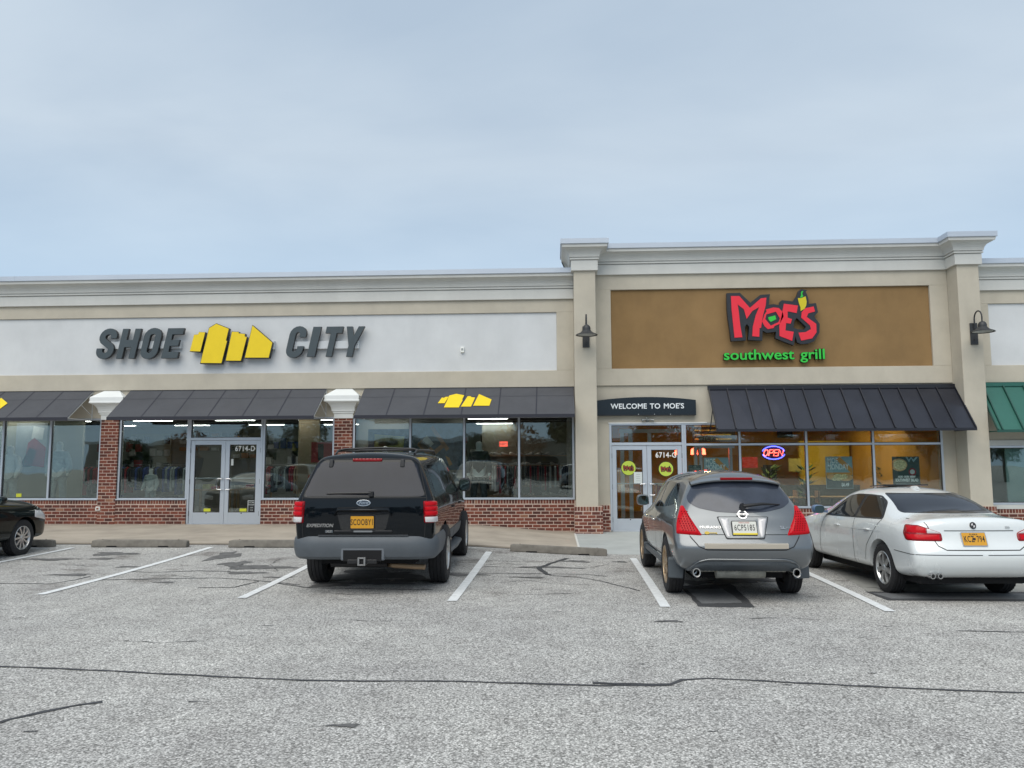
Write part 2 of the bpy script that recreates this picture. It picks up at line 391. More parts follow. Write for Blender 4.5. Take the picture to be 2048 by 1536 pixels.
# tar sealed cracks
tarw = lambda w: (lambda t: w)
ribbon(G((-20, 1333), (150, 1339), (400, 1352), (620, 1362), (900, 1363), (1200, 1372), (1340, 1371), (1362, 1360), (1420, 1357), (1700, 1372), (2060, 1387)), .034, m_tar, 'tar_crack', jit=.008, wv=.35)
ribbon(G((1185, 1367), (1345, 1370)), .05, m_tar, 'tar_crack', dz=.005, jit=.01, wv=.4)
ribbon(G((-40, 1458), (20, 1440), (90, 1424), (150, 1411), (205, 1404)), .05, m_tar, 'tar_crack', jit=.01, wv=.45)
ribbon(G((-20, 1167), (100, 1168), (150, 1160), (180, 1153)), .032, m_tar, 'tar_crack', jit=.01, wv=.3)
ribbon(G((200, 1160), (330, 1158), (430, 1156), (500, 1160), (600, 1170)), .035, m_tar, 'tar_crack', jit=.01, wv=.3)
ribbon(G((255, 1143), (300, 1145), (400, 1142), (460, 1143)), .03, m_tar, 'tar_crack', jit=.01, wv=.3)
ribbon(G((395, 1176), (470, 1175), (520, 1162), (620, 1176), (740, 1178), (866, 1180)), .03, m_tar, 'tar_crack', jit=.01, wv=.3)
ribbon(G((860, 1146), (980, 1147), (1085, 1148), (1170, 1149), (1215, 1153)), .03, m_tar, 'tar_crack', jit=.01, wv=.4)
ribbon(G((1135, 1117), (1108, 1125), (1078, 1136), (1084, 1142), (1098, 1150)), .075, m_tar, 'tar_crack', dz=.0055, jit=.01, wv=.3)
ribbon(G((1098, 1151), (1160, 1155), (1200, 1162), (1240, 1172), (1280, 1182)), .028, m_tar, 'tar_crack', jit=.006, wv=.4)
ribbon(G((905, 1121), (1000, 1122), (1060, 1124)), .018, m_tar, 'tar_crack', jit=.006, wv=.4)
ribbon(G((1915, 1262), (2060, 1265)), .022, m_tar, 'tar_crack', jit=.006, wv=.4)
ribbon(G((968, 1133), (1030, 1135), (1075, 1137)), .022, m_tar, 'tar_crack', jit=.006, wv=.4)
# darker repairs, drips, and shade painted under the cars
sheet([(1362, 1172), (1462, 1168), (1512, 1215), (1398, 1214)], m_patch2, 'asphalt_patch', .004, jit=.022)
sheet([(1376, 1180), (1446, 1178), (1486, 1207), (1402, 1208)], m_patch, 'asphalt_patch', .007, jit=.012)
sheet([(1640, 1124), (2100, 1126), (2140, 1184), (1735, 1183)], m_pad, 'concrete_pad', .003)
sheet([(1732, 1184), (2150, 1185), (2170, 1204), (1775, 1201)], m_patch2, 'asphalt_patch', .004, jit=.01)
sheet([(1745, 1187), (2150, 1188), (2165, 1201), (1782, 1198)], m_patch, 'asphalt_patch', .006, jit=.01)
def blot(px, py, rx, ry, name='oil_stain_shade'):
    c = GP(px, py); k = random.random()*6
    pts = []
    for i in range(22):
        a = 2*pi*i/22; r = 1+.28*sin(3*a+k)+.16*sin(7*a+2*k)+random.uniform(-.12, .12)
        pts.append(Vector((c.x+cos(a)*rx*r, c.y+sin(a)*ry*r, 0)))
    sheet(pts, m_stain_shade, name, .0045+random.random()*.001, n=1)
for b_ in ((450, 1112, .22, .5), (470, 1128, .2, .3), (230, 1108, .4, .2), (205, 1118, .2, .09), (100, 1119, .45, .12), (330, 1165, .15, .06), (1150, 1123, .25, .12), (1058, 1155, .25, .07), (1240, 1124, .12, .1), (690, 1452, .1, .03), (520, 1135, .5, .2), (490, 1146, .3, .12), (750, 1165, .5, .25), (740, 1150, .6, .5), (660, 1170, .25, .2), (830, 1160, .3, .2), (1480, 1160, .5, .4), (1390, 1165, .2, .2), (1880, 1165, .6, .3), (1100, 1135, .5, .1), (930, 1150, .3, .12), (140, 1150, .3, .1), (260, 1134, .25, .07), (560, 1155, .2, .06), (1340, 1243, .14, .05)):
    blot(*b_)  # oil drips; the blots beneath cars also darken the ground as shade
for i in range(150):   # short open cracks and grit
    x = random.uniform(-9, 8); y = random.uniform(4.5, 12); l = random.uniform(.02, .08)
    if i < 46: ribbon([Vector((x, y, 0)), Vector((x+l, y+random.uniform(-.01, .01), 0)), Vector((x+2*l, y+random.uniform(-.015, .015), 0))], .012, m_tar, 'short_crack', wv=.5)

for q in (((905, 1128), (960, 1131), (1010, 1127), (1050, 1130)), ((640, 1184), (700, 1190), (760, 1187)), ((120, 1128), (180, 1133), (250, 1130)), ((300, 1152), (340, 1150), (390, 1155)), ((1000, 1165), (1060, 1161), (1110, 1168), (1180, 1170)), ((560, 1118), (540, 1130), (556, 1142)), ((1620, 1170), (1660, 1176), (1710, 1174)), ((1290, 1150), (1310, 1170), (1322, 1192)), ((1000, 1188), (1080, 1190), (1150, 1186)), ((700, 1240), (760, 1243), (820, 1241)), ((1500, 1238), (1560, 1236), (1640, 1240)), ((250, 1282), (330, 1286), (400, 1283)), ((1220, 1128), (1180, 1136), (1150, 1133))):
    ribbon(G(*q), .012, m_tar, 'fine_crack', jit=.02, wv=.7, step=.08)
# wheel stops
def wheel_stop(a, b, label):
    c = (a+b)*.5; c.z = gz(c.x, c.y); L_ = (b-a).length; 
    t = thing('wheel_stop', label, 'wheel stop', c, math.atan2(b.y-a.y, b.x-a.x), 'concrete wheel stops along the walk')
    mb = MB(); h = .135; w0, w1 = .085, .055; n = 14; X = [-L_/2]+frange(-L_/2+.06, L_/2-.06, 12)+[L_/2]
    sl = (gz(b.x, b.y)-gz(a.x, a.y))/L_
    prof = [(-w0, 0), (-w0*.97, h*.45), (-w1, h), (w1, h), (w0*.97, h*.45), (w0, 0)]
    V = []; 
    for x in X:
        e_ = 1-.12*max(0, (abs(x)-(L_/2-.07))/.07)
        V += [(x, y_*e_, z_*(e_ if z_ > .1 else 1)+sl*x+.002) for y_, z_ in prof]
    m = len(prof); F = [(i*m+k, i*m+(k+1) % m, (i+1)*m+(k+1) % m, (i+1)*m+k) for i in range(n) for k in range(m)]
    F += [tuple(range(m)), tuple(range(n*m+m-1, n*m-1, -1))]
    mb.add(V, F); mb.build('block', m_kerb, t, world=False, bevel=.012, seg=2)
    for fx in (-.28, .26):
        q = MB(); q.hexa([(fx*L_-.1, -w0-.004, .004+sl*fx*L_), (fx*L_+.1, -w0-.004, .004+sl*fx*L_), (fx*L_+.1, -w0+.03, .004+sl*fx*L_), (fx*L_-.1, -w0+.03, .004+sl*fx*L_),
                          (fx*L_-.1, -w0-.003, .028+sl*fx*L_), (fx*L_+.1, -w0-.003, .028+sl*fx*L_), (fx*L_+.1, -w0+.03, .028+sl*fx*L_), (fx*L_-.1, -w0+.03, .028+sl*fx*L_)])
        q.build('drain_slot', m_dark, t, world=False)
    for fx in (-.4, .4):
        q = MB(); q.lathe([(h-.002, .0), (h+.012, .012), (h+.012, .001)], 8, 'z', (fx*L_, 0, sl*fx*L_)); q.build('spike', mat('rusty_steel', (.12, .07, .04), .7), t, world=False)
WSY = 15.15
def ws(pa, pb, label, ya=WSY, yb=WSY):
    A = GP(*pa); B = GP(*pb); A = Vector((A.x*ya/A.y, ya, 0)); B = Vector((B.x*yb/B.y, yb, 0)); wheel_stop(A, B, label)
ws((-55, 1094), (108, 1094), 'concrete wheel stop poking out from the front wheel of the black car')
ws((186, 1094), (376, 1095), 'concrete wheel stop lying alone in front of the brick pier, between two white lines')
ws((459, 1096), (655, 1098), 'concrete wheel stop partly hidden behind the black sport utility vehicle')
ws((1021, 1104), (1214, 1113), 'concrete wheel stop in the empty stall between the two sport utility vehicles')
ws((1330, 1116), (1530, 1122), 'concrete wheel stop hidden in front of the grey crossover')
ws((1600, 1118), (1800, 1124), 'concrete wheel stop just past the front wheel of the white sedan')
# ------------------------------------------------------------------ buildings
def brick_material():
    m = m_brick; t = m.node_tree; t.nodes.clear(); N = t.nodes.new; L = t.links.new
    o = N('ShaderNodeOutputMaterial'); b = N('ShaderNodeBsdfPrincipled'); L(b.outputs[0], o.inputs[0]); b.inputs['Roughness'].default_value = .88
    oi = N('ShaderNodeObjectInfo'); ge = N('ShaderNodeNewGeometry'); a = N('ShaderNodeMath'); a.operation = 'ADD'
    L(oi.outputs['Random'], a.inputs[0]); L(ge.outputs['Random Per Island'], a.inputs[1]); fr = N('ShaderNodeMath'); fr.operation = 'FRACT'; L(a.outputs[0], fr.inputs[0])
    r = N('ShaderNodeValToRGB'); L(fr.outputs[0], r.inputs[0]); e = r.color_ramp.elements; r.color_ramp.interpolation = 'LINEAR'
    e[0].position = 0; e[0].color = (.075, .030, .024, 1); e[1].position = 1; e[1].color = (.30, .155, .095, 1)
    for p, c in ((.25, (.115, .036, .026)), (.6, (.165, .046, .031)), (.86, (.21, .066, .041)), (.94, (.20, .058, .036))):
        q = e.new(p); q.color = (*c, 1)
    co = N('ShaderNodeTexCoord'); n = N('ShaderNodeTexNoise'); n.inputs['Scale'].default_value = 22; n.inputs['Detail'].default_value = 6; L(co.outputs['Object'], n.inputs['Vector'])
    mr = N('ShaderNodeMapRange'); L(n.outputs['Fac'], mr.inputs[0]); mr.inputs[1].default_value = .3; mr.inputs[2].default_value = .7; mr.inputs[3].default_value = .72; mr.inputs[4].default_value = 1.25
    v = N('ShaderNodeVectorMath'); v.operation = 'SCALE'; L(r.outputs[0], v.inputs[0]); L(mr.outputs[0], v.inputs[3]); L(v.outputs[0], b.inputs['Base Color'])
    bp = N('ShaderNodeBump'); bp.inputs['Strength'].default_value = .7; bp.inputs['Distance'].default_value = .004; L(n.outputs['Fac'], bp.inputs['Height']); L(bp.outputs[0], b.inputs['Normal'])
brick_material()
CH, BL, JT = .081, .206, .017
_bm = {}
def brick_mesh(l):
    k = round(l, 3)
    if k not in _bm:
        mb = MB(); h = CH-JT; c = .004
        mb.v = []; x0, x1 = -l/2, l/2
        mb.add([(x0, -.006+c, 0), (x1, -.006+c, 0), (x1, .04, 0), (x0, .04, 0), (x0, -.006+c, h), (x1, -.006+c, h), (x1, .04, h), (x0, .04, h),
                (x0+c, -.006, c), (x1-c, -.006, c), (x1-c, -.006, h-c), (x0+c, -.006, h-c)],
               [(0, 3, 2, 1), (4, 5, 6, 7), (1, 2, 6, 5), (2, 3, 7, 6), (3, 0, 4, 7), (8, 9, 10, 11), (0, 1, 9, 8), (1, 5, 10, 9), (5, 4, 11, 10), (4, 0, 8, 11)])
        me = bpy.data.meshes.new('brick'); me.from_pydata(mb.v, [], mb.f); me.materials.append(m_brick); _bm[k] = me
    return _bm[k]
class Bricks:
    """single bricks up to a number per building, the rest joined"""
    def __init__(s, limit=300): s.n = 0; s.lim = limit
    def field(s, wall, x0, x1, z0, z1, yf, row0=0, single=True, half=None):
        mb = MB(); r = 0; z = z1-CH
        while z > z0-CH*.9:
            off = (BL/2 if (r+row0) % 2 else 0)
            x = x0-off
            while x < x1-.02:
                a, b = max(x, x0), min(x+BL-JT, x1)
                if b-a > .03:
                    zz = z; hh = CH-JT
                    if zz < z0: hh -= z0-zz; zz = z0
                    jx, jz = random.uniform(-.002, .002), random.uniform(-.001, .001)
                    if single and s.n < s.lim and hh > .05:
                        o = bpy.data.objects.new('brick', brick_mesh(b-a)); COL.objects.link(o); o.parent = wall; o.location = ((a+b)/2+jx, yf+random.uniform(-.002, .002), zz+jz); s.n += 1
                    elif hh > .015: mb.box(a, b, yf-.006, yf+.04, zz, zz+hh)
                x += BL
            z -= CH; r += 1
        if mb.v:
            o = mb.build('brickwork', m_brick, wall, world=False); o['kind'] = 'stuff'
    def rowlock(s, wall, x0, x1, z0, z1, yf):
        mb = MB(); w = .0705; x = x0
        while x < x1-.02:
            b = min(x+w-.020, x1); d = random.uniform(-.003, .003)
            mb.box(x, b, yf-.010+d, yf+.05, z0+.014, z1-.002); x += w
        o = mb.build('rowlock_course', m_brick, wall, world=False); o['kind'] = 'stuff'
def frame_bars(mb, x0, x1, z0, z1, xs_, zs_, w=.052, y0=20.0, y1=20.11, wt=None):
    mb.box(x0, x0+w, y0, y1, z0, z1); mb.box(x1-w, x1, y0, y1, z0, z1)
    mb.box(x0+w, x1-w, y0, y1, z0, z0+w); mb.box(x0+w, x1-w, y0, y1, z1-w, z1)
    for x in xs_: mb.box(x-w/2, x+w/2, y0+.002, y1, z0+w, z1-w)
    edges = [x0]+list(xs_)+[x1]
    for z in zs_:
        for a, b in zip(edges[:-1], edges[1:]):
            a2 = a+(w if a == x0 else w/2); b2 = b-(w if b == x1 else w/2)
            mb.box(a2, b2, y0+.004, y1, z-w/2, z+w/2)
def window(parent, x0, x1, z0, z1, xs_=(), zs_=(), w=.052, gl=None):
    mb = MB(); frame_bars(mb, x0, x1, z0, z1, xs_, zs_, w)
    o = mb.build('window', m_alu, parent, bevel=.003)
    ex = [x0+w/2]+list(xs_)+[x1-w/2]; ez = [z0+w/2]+list(zs_)+[z1-w/2]
    for a, b in zip(ex[:-1], ex[1:]):
        for c, d in zip(ez[:-1], ez[1:]):
            p = MB(); p.box(a+w*.4, b-w*.4, 20.050, 20.060, c+w*.4, d-w*.4); p.build('pane', gl or m_glass, o, world=False)
            g_ = MB(); k = .012   # dark gasket round the pane
            X0, X1, Z0, Z1 = a+w/2, b-w/2, c+w/2, d-w/2
            for q in ((X0, X0+k, Z0, Z1), (X1-k, X1, Z0, Z1), (X0+k, X1-k, Z0, Z0+k), (X0+k, X1-k, Z1-k, Z1)): g_.box(q[0], q[1], 20.030, 20.048, q[2], q[3])
            g_.build('gasket', m_alu_d, o, world=False)
    return o
def door_leaf(parent, x0, x1, z0, z1, handle_side, m=None):
    mb = MB(); y0, y1 = 20.012, 20.062; st, tr, br = .105, .105, .275
    mb.box(x0, x0+st, y0, y1, z0, z1); mb.box(x1-st, x1, y0, y1, z0, z1); mb.box(x0+st, x1-st, y0+.001, y1, z1-tr, z1); mb.box(x0+st, x1-st, y0+.001, y1, z0, z0+br)
    o = mb.build('door', m_alu, parent, bevel=.003)
    p = MB(); p.box(x0+st, x1-st, 20.034, 20.042, z0+br, z1-tr); p.build('pane', m_glass, o, world=False)
    g_ = MB(); k = .014; X0, X1, Z0, Z1 = x0+st, x1-st, z0+br, z1-tr
    for q in ((X0, X0+k, Z0, Z1), (X1-k, X1, Z0, Z1), (X0+k, X1-k, Z0, Z0+k), (X0+k, X1-k, Z1-k, Z1)): g_.box(q[0], q[1], 20.022, 20.033, q[2], q[3])
    g_.build('gasket', m_alu_d, o, world=False)
    b = MB(); zb = z0+1.13; b.tube([(X0, 20.075, zb), (X1, 20.075, zb)], .012, 8); b.build('push_bar', m_alu, o, world=False, smooth=True)
    hx = x1-st*.5 if handle_side > 0 else x0+st*.5; s_ = -1 if handle_side > 0 else 1
    h = MB(); a = .055
    h.tube([(hx, y0, zb+.0), (hx, y0-.05, zb), (hx-.0, y0-.06, zb-.01), (hx+s_*.10, y0-.06, zb-.01), (hx+s_*.12, y0-.06, zb-.03), (hx+s_*.12, y0-.06, zb-.26), (hx+s_*.10, y0-.06, zb-.28), (hx, y0-.06, zb-.28), (hx, y0-.05, zb-.29), (hx, y0, zb-.29)], .011, 8)
    h.build('handle', mat('steel_handle', (.62, .63, .65), .25, metal=.9), o, world=False, smooth=True)
    hg = MB(); hx = x0-.008 if handle_side > 0 else x1+.008
    for z in (z0+.25, z0+1.05, z1-.25): hg.lathe([(z-.06, 0), (z-.06, .011), (z+.06, .011), (z+.06, 0)], 8, 'z', (hx, 20.0, 0))
    hg.build('hinge', mat('dark_hinge', (.18, .19, .2), .4, metal=.6), o, world=False)
    lk = MB(); lk.lathe([(y0-.004, 0), (y0-.004, .016), (y0+.004, .016)], 12, 'y', ((x0+x1)/2, 0, z0+.255)); lk.build('lock', m_alu_d, o, world=False)
    return o

PROF = [(.0, -.80), (.062, -.80), (.062, -.525), (.040, -.525), (.040, -.505), (.092, -.500), (.092, -.462), (.066, -.462), (.066, -.438), (.100, -.434),
        (.103, -.40), (.115, -.35), (.140, -.30), (.178, -.258), (.228, -.226), (.285, -.208), (.290, -.165), (.290, -.128)]
PROF = [(a, -.128+(b+.128)*.90) for a, b in PROF]
COPE = [(.27, -.1275), (.318, -.1275), (.323, -.120), (.323, 0.0), (.0, .012)]
def sweep(prof, path, zt):
    n = len(path); P = [Vector((x, y)) for x, y in path]; off = []
    for i in range(n):
        nn = []
        if i > 0: d = (P[i]-P[i-1]).normalized(); nn.append(Vector((d.y, -d.x)))
        if i < n-1: d = (P[i+1]-P[i]).normalized(); nn.append(Vector((d.y, -d.x)))
        if len(nn) == 2:
            b = nn[0]+nn[1]; b = b/(b.length_squared)*2; off.append(b)
        else: off.append(nn[0])
    mb = MB(); m = len(prof); V = []
    for p, o in zip(P, off): V += [((p+o*d).x, (p+o*d).y, zt+z) for d, z in prof]
    F = [(i*m+k, i*m+k+1, (i+1)*m+k+1, (i+1)*m+k) for i in range(n-1) for k in range(m-1)]
    F += [tuple(range(m)), tuple(range(n*m-1, (n-1)*m-1, -1))]
    return mb.add(V, F)
def cornice(parent, path, zt, seams=()):
    o = sweep(PROF, path, zt).build('cornice', m_trim, parent)
    c = sweep(COPE, path, zt).build('coping', m_coping, parent)
    s = MB()
    for x in seams: MB().box(x-.008, x+.008, 19.95-.327, 19.95-.3, zt-.13, zt+.004).build('coping_seam', m_coping, c, world=False)
    return o
# --- key levels
Z_BAND = W(640, 778).z; PZ0, PZ1 = W(1113, 741).z, W(1113, 625).z
ZT_S = W(1100, 535.5, 19.63).z; ZT_M = W(1256, 486, 19.63).z; ZT_N = W(2000, 516, 19.63).z
PLX0, PLX1, PRX0, PRX1 = .515, 1.045, 9.71, 10.22
YU = 19.95; YP = 19.45
XL = -22.0; XR = 18.0
# ---------------- shoe store
shop = thing('shoe_store', 'long low shoe shop with white sign panel, dark fabric awnings and brick piers', 'shop building', (-8, 20, 0))
wl = MB()
wl.box(XL, PLX0, YU, 20.30, Z_BAND, PZ0); wl.box(XL, PLX0, YU, 20.30, PZ1, ZT_S-.05); wl.box(.085, PLX0, YU, 20.30, PZ0, PZ1)
wl.build('upper_wall', m_stucco, shop, bevel=.006)
w2 = MB(); w2.box(XL, .084, 19.995, 20.30, PZ0+.0015, PZ1-.0015); w2.build('sign_panel', m_white, shop)
w3 = MB(); w3.box(XL, PLX0, 20.0, 20.30, 2.875, Z_BAND-.002); w3.build('lower_wall', m_stucco, shop)
cornice(shop, [(XL, YU), (PLX0, YU)], ZT_S, seams=(-13.9, -11.15, -8.1, -5.0, -1.95))
rf = MB(); rf.box(XL, PLX0, 20.301, 46, ZT_S-.5, ZT_S-.35); rf.build('roof', mat('roof_membrane', (.3, .3, .3), .9), shop)
bk = MB(); bk.box(XL, PLX0, 44, 44.2, 0, ZT_S-.5); bk.box(XL-.2, XL, 19.95, 44.2, -.1, ZT_S-.1); bk.build('side_wall', m_stucco, shop)
SILL = W(100, 1000.5).z; FLOOR = .19
P1 = (-11.58, -11.12); P2 = (-5.53, -5.07); DX0, DX1 = -9.29, -7.37
ZF = .0
bs = Bricks(300)
def knee(parent, x0, x1, z0, z1, bs, single=True, yf=19.97, row0=0):
    mb = MB(); mb.box(x0, x1, yf, 20.22, z0, z1-.006); o = mb.build('knee_wall', m_mortar, parent)
    bs.rowlock(o, x0, x1, z1-.105, z1, yf); bs.field(o, x0, x1, z0, z1-.105, yf, row0, single); return o
knee(shop, -5.07, PLX0, .0, SILL, bs); 
# left pieces; bricks behind the awning or the parked car are joined
knee(shop, DX1+.0, P2[0], .10, SILL, bs)
knee(shop, P1[1], DX0, .10, SILL, bs)
knee(shop, -14.2, P1[0], .10, SILL, bs)
knee(shop, XL, -14.2, .10, SILL, bs, single=False)
for a, b in (P1, P2):
    mb = MB(); mb.box(a, b, 19.962, 20.22, .10, 2.90); o = mb.build('brick_pier', m_mortar, shop)
    bs.field(o, a, b, .10, 2.86, 19.962, row0=1)
window(shop, XL, P1[0]-.002, SILL, 2.873, xs_=(-20.6, -19.2, -17.8, -16.9, -15.55, -14.2, W(98, 920).x))
window(shop, P1[1]+.002, DX0-.002, SILL, 2.873)
window(shop, DX1+.002, P2[0]-.002, SILL, 2.873)
window(shop, P2[1]+.002, .50, SILL, 2.873, xs_=(-3.61, -2.25, -.875))
# sills (thin aluminium ledge)
for a, b in ((XL, P1[0]), (P1[1], DX0-.005), (DX1+.005, P2[0]), (P2[1], .5)):
    mb = MB(); mb.box(a+.004, b-.004, 19.935, 20.0, SILL+.002, SILL+.030); mb.build('sill', m_alu, shop, bevel=.003)
def entrance(parent, x0, x1, z0, zd, zt, name='door_frame'):
    mb = MB(); w = .055
    mb.box(x0, x0+w, 19.99, 20.12, z0, zt); mb.box(x1-w, x1, 19.99, 20.12, z0, zt); mb.box(x0+w, x1-w, 19.992, 20.12, zt-w, zt); mb.box(x0+w, x1-w, 19.992, 20.12, zd+.006, zd+.075)
    mb.box(x0+w, x1-w, 19.97, 20.14, z0-.02, z0+.012)
    o = mb.build(name, m_alu, parent, bevel=.003)
    p = MB(); p.box(x0+w, x1-w, 20.05, 20.058, zd+.075, zt-w); p.build('pane', m_glass, o, world=False)
    g_ = MB(); k = .012; X0, X1, Z0, Z1 = x0+w, x1-w, zd+.075, zt-w
    for q in ((X0, X0+k, Z0, Z1), (X1-k, X1, Z0, Z1), (X0+k, X1-k, Z0, Z0+k), (X0+k, X1-k, Z1-k, Z1)): g_.box(q[0], q[1], 20.030, 20.048, q[2], q[3])
    g_.build('gasket', m_alu_d, o, world=False)
    c = (x0+x1)/2
    door_leaf(parent, x0+w+.006, c-.003, z0+.015, zd, 1); door_leaf(parent, c+.003, x1-w-.006, z0+.015, zd, -1)
entrance(shop, DX0, DX1, FLOOR, W(450, 881).z, 2.873)
m_cream = mat('house_number_white', (.85, .86, .82), .5)
def on_glass(name, s, size, px, py, m, parent, Y=20.028, off=.004, sx=1):
    p = W(px, py, Y); return put(name, text_mesh(s, size, .001, off=off, sx=sx, sp=1.10), m, parent, (p.x, Y, p.z))
# building numbers are parts of the shop doors
on_glass('house_number', '6714-D', .185, 490, 902, m_cream, shop, off=.003, sx=.84)
# wall outlet plate, alarm sensor on the panel
mb = MB(); p = W(198, 1017); mb.box(p.x-.055, p.x+.055, 19.93, 19.965, p.z-.05, p.z+.05); mb.build('outlet_cover', m_cream, shop, bevel=.006)
mb = MB(); p = W(198, 1017); mb.box(p.x-.03, p.x+.03, 19.926, 19.931, p.z-.026, p.z+.026); mb.build('outlet_flap', mat('dull_red', (.25, .09, .06), .7), shop)
def capital(parent, cx, name='pier_capital'):
    zt = Z_BAND; mb = MB(); yb = 19.999; hw = .235
    # stacked mouldings growing outwards: (half width, projection, z)
    R = [(hw+.01, .06, 2.83), (hw+.01, .06, 2.955), (hw+.035, .085, 2.96), (hw+.035, .085, 3.005), (hw+.06, .11, 3.01), (hw+.06, .11, 3.045),
         (hw+.07, .13, 3.10), (hw+.095, .165, 3.16), (hw+.135, .215, 3.21), (hw+.18, .26, 3.235), (hw+.215, .285, 3.245), (hw+.215, .285, 3.285), (hw+.20, .275, 3.29), (hw+.20, .275, 3.395), (.20, .02, Z_BAND+.0)]
    V = []; 
    for a, d, z in R: V += [(cx-a, yb, z), (cx-a, yb-d, z), (cx+a, yb-d, z), (cx+a, yb, z)]
    F = [(i*4+k, i*4+k+1, i*4+k+5, i*4+k+4) for i in range(len(R)-1) for k in range(3)]; F += [(0, 1, 2, 3), tuple(len(V)-4+k for k in (3, 2, 1, 0))]
    mb.add(V, F); return mb.build(name, m_cap, parent, bevel=.004)
capital(shop, -11.35); capital(shop, -5.30)
mb = MB(); p = W(925, 700); mb.box(p.x-.045, p.x+.045, 19.93, 19.995, p.z-.07, p.z+.07); mb.build('alarm_box', m_cream, shop, bevel=.008)
mb = MB(); mb.box(p.x-.022, p.x+.022, 19.924, 19.931, p.z-.02, p.z+.035); mb.build('alarm_lens', mat('grey_lens', (.3, .32, .33), .4), shop)

# ---------------- grill
grill = thing('grill_restaurant', 'taller beige grill restaurant front with brown sign panel between two tall pillars', 'restaurant building', (5, 20, 0))
BX0, BX1 = W(1221, 600).x, W(1858, 600).x; BZ0, BZ1 = W(1540, 735).z, W(1540, 576).z
ZM = W(1300, 771).z
mb = MB(); xa, xb = PLX1+.001, PRX0-.001
mb.box(xa, xb, YU, 20.30, ZM, BZ0); mb.box(xa, xb, YU, 20.30, BZ1, ZT_M-.05); mb.box(xa, BX0, YU, 20.30, BZ0, BZ1); mb.box(BX1, xb, YU, 20.30, BZ0, BZ1)
mb.build('upper_wall', m_stucco, grill, bevel=.006)
mb = MB(); mb.box(BX0+.0015, BX1-.0015, 20.01, 20.30, BZ0+.0015, BZ1-.0015); mb.build('sign_panel', m_brown, grill)
for nm, a, b in (('pillar', PLX0, PLX1), ('pillar', PRX0, PRX1)):
    mb = MB(); mb.box(a, b, YP, 20.6, .60, ZT_M-.06); mb.build(nm, m_stucco, grill, bevel=.008)
cornice(grill, [(PLX0, 20.65), (PLX0, YP), (PLX1, YP), (PLX1, YU), (PRX0, YU), (PRX0, YP), (PRX1, YP), (PRX1, 20.65)], ZT_M, seams=(4.05, 7.1))
ZH = W(1300, 846).z; FX0, FX1 = W(1219, 900).x, W(1887, 900).x
mb = MB(); mb.box(xa, xb, 20.0, 20.3, ZH, ZM-.002); mb.box(xa, FX0, 20.002, 20.3, .60, ZH); mb.box(FX1, xb, 20.002, 20.3, -.05, ZH); mb.build('lower_wall', m_stucco, grill, bevel=.004)
X = [W(px, 900).x for px in (1368.5, 1480, 1613.5, 1747.5)]
DZ1 = W(1300, 891).z; TB = W(1500, 888.5).z; SM = W(1595, 1014).z
entrance(grill, FX0, X[0]-.0, .035, DZ1, ZH)
window(grill, X[0]+.001, FX1, SM-.03, ZH-.001, xs_=X[1:], zs_=(TB,))
bm_ = Bricks(300)
knee(grill, X[0]+.001, FX1, -.02, SM-.031, bm_)
o = MB().box(PLX0-.04, PLX1+.10, YP-.035, 20.4, -.1, .645).build('pillar_base', m_mortar, grill)
bm_.rowlock(o, PLX0-.04, PLX1+.10, .535, .645, YP-.035); bm_.field(o, PLX0-.04, PLX1+.10, .0, .54, YP-.035)
o = MB().box(PLX1+.101, FX0-.002, 19.93, 20.3, -.1, .655).build('pillar_base', m_mortar, grill)
bm_.rowlock(o, PLX1+.101, FX0-.002, .545, .655, 19.93); bm_.field(o, PLX1+.101, FX0-.002, .0, .55, 19.93)
o = MB().box(PRX0-.04, PRX1+.04, YP-.035, 20.4, -.1, .645).build('pillar_base', m_mortar, grill)
bm_.rowlock(o, PRX0-.04, PRX1+.04, .535, .645, YP-.035); bm_.field(o, PRX0-.04, PRX1+.04, .0, .54, YP-.035)
mb = MB(); mb.box(X[0], FX1-.004, 19.935, 20.0, SM-.028, SM+.0); mb.build('sill', m_alu, grill, bevel=.003)
mb = MB(); mb.box(FX0-.02, W(1414, 846).x, 19.965, 19.999, ZH-.012, ZH+.014); mb.build('drip_edge', mat('white_metal_edge', (.75, .76, .76), .5), grill)
rf = MB(); rf.box(PLX0, PRX1, 20.601, 46, ZT_M-.6, ZT_M-.45); rf.build('roof', MATS['roof_membrane'], grill)
mb = MB(); mb.box(PLX0, PLX0+.2, 20.601, 46, ZT_S-.4, ZT_M-.06); mb.box(PRX1-.2, PRX1, 20.601, 46, ZT_S-.4, ZT_M-.06); mb.build('parapet_wall', m_stucco, grill)
on_glass('house_number', '6714-G', .185, 1332, 915, m_cream, grill, off=.003, sx=.84)

# ---------------- right-hand neighbour
nb = thing('corner_store', 'beige shop front with a green metal awning, cut off by the right edge', 'shop building', (14, 20, 0))
NX = PRX1+.001; NPX = W(1977, 660).x; NZ0, NZ1 = W(1985, 731).z, W(1985, 608).z; NB = W(2000, 765).z
mb = MB(); mb.box(NX, XR, YU, 20.3, NB, NZ0); mb.box(NX, XR, YU, 20.3, NZ1, ZT_N-.05); mb.box(NX, NPX, YU, 20.3, NZ0, NZ1); mb.build('upper_wall', m_stucco, nb, bevel=.006)
mb = MB(); mb.box(NPX+.0015, XR, 19.995, 20.3, NZ0+.0015, NZ1-.0015); mb.build('sign_panel', m_white, nb)
cornice(nb, [(NX, YU), (XR, YU)], ZT_N)
NH = W(2010, 880).z; NH2 = W(2010, 892).z; NS0 = W(2010, 1009).z; NS1 = W(2010, 1018).z
mb = MB(); mb.box(NX, XR, 20.0, 20.3, NH, NB-.002); mb.build('lower_wall', m_stucco, nb)
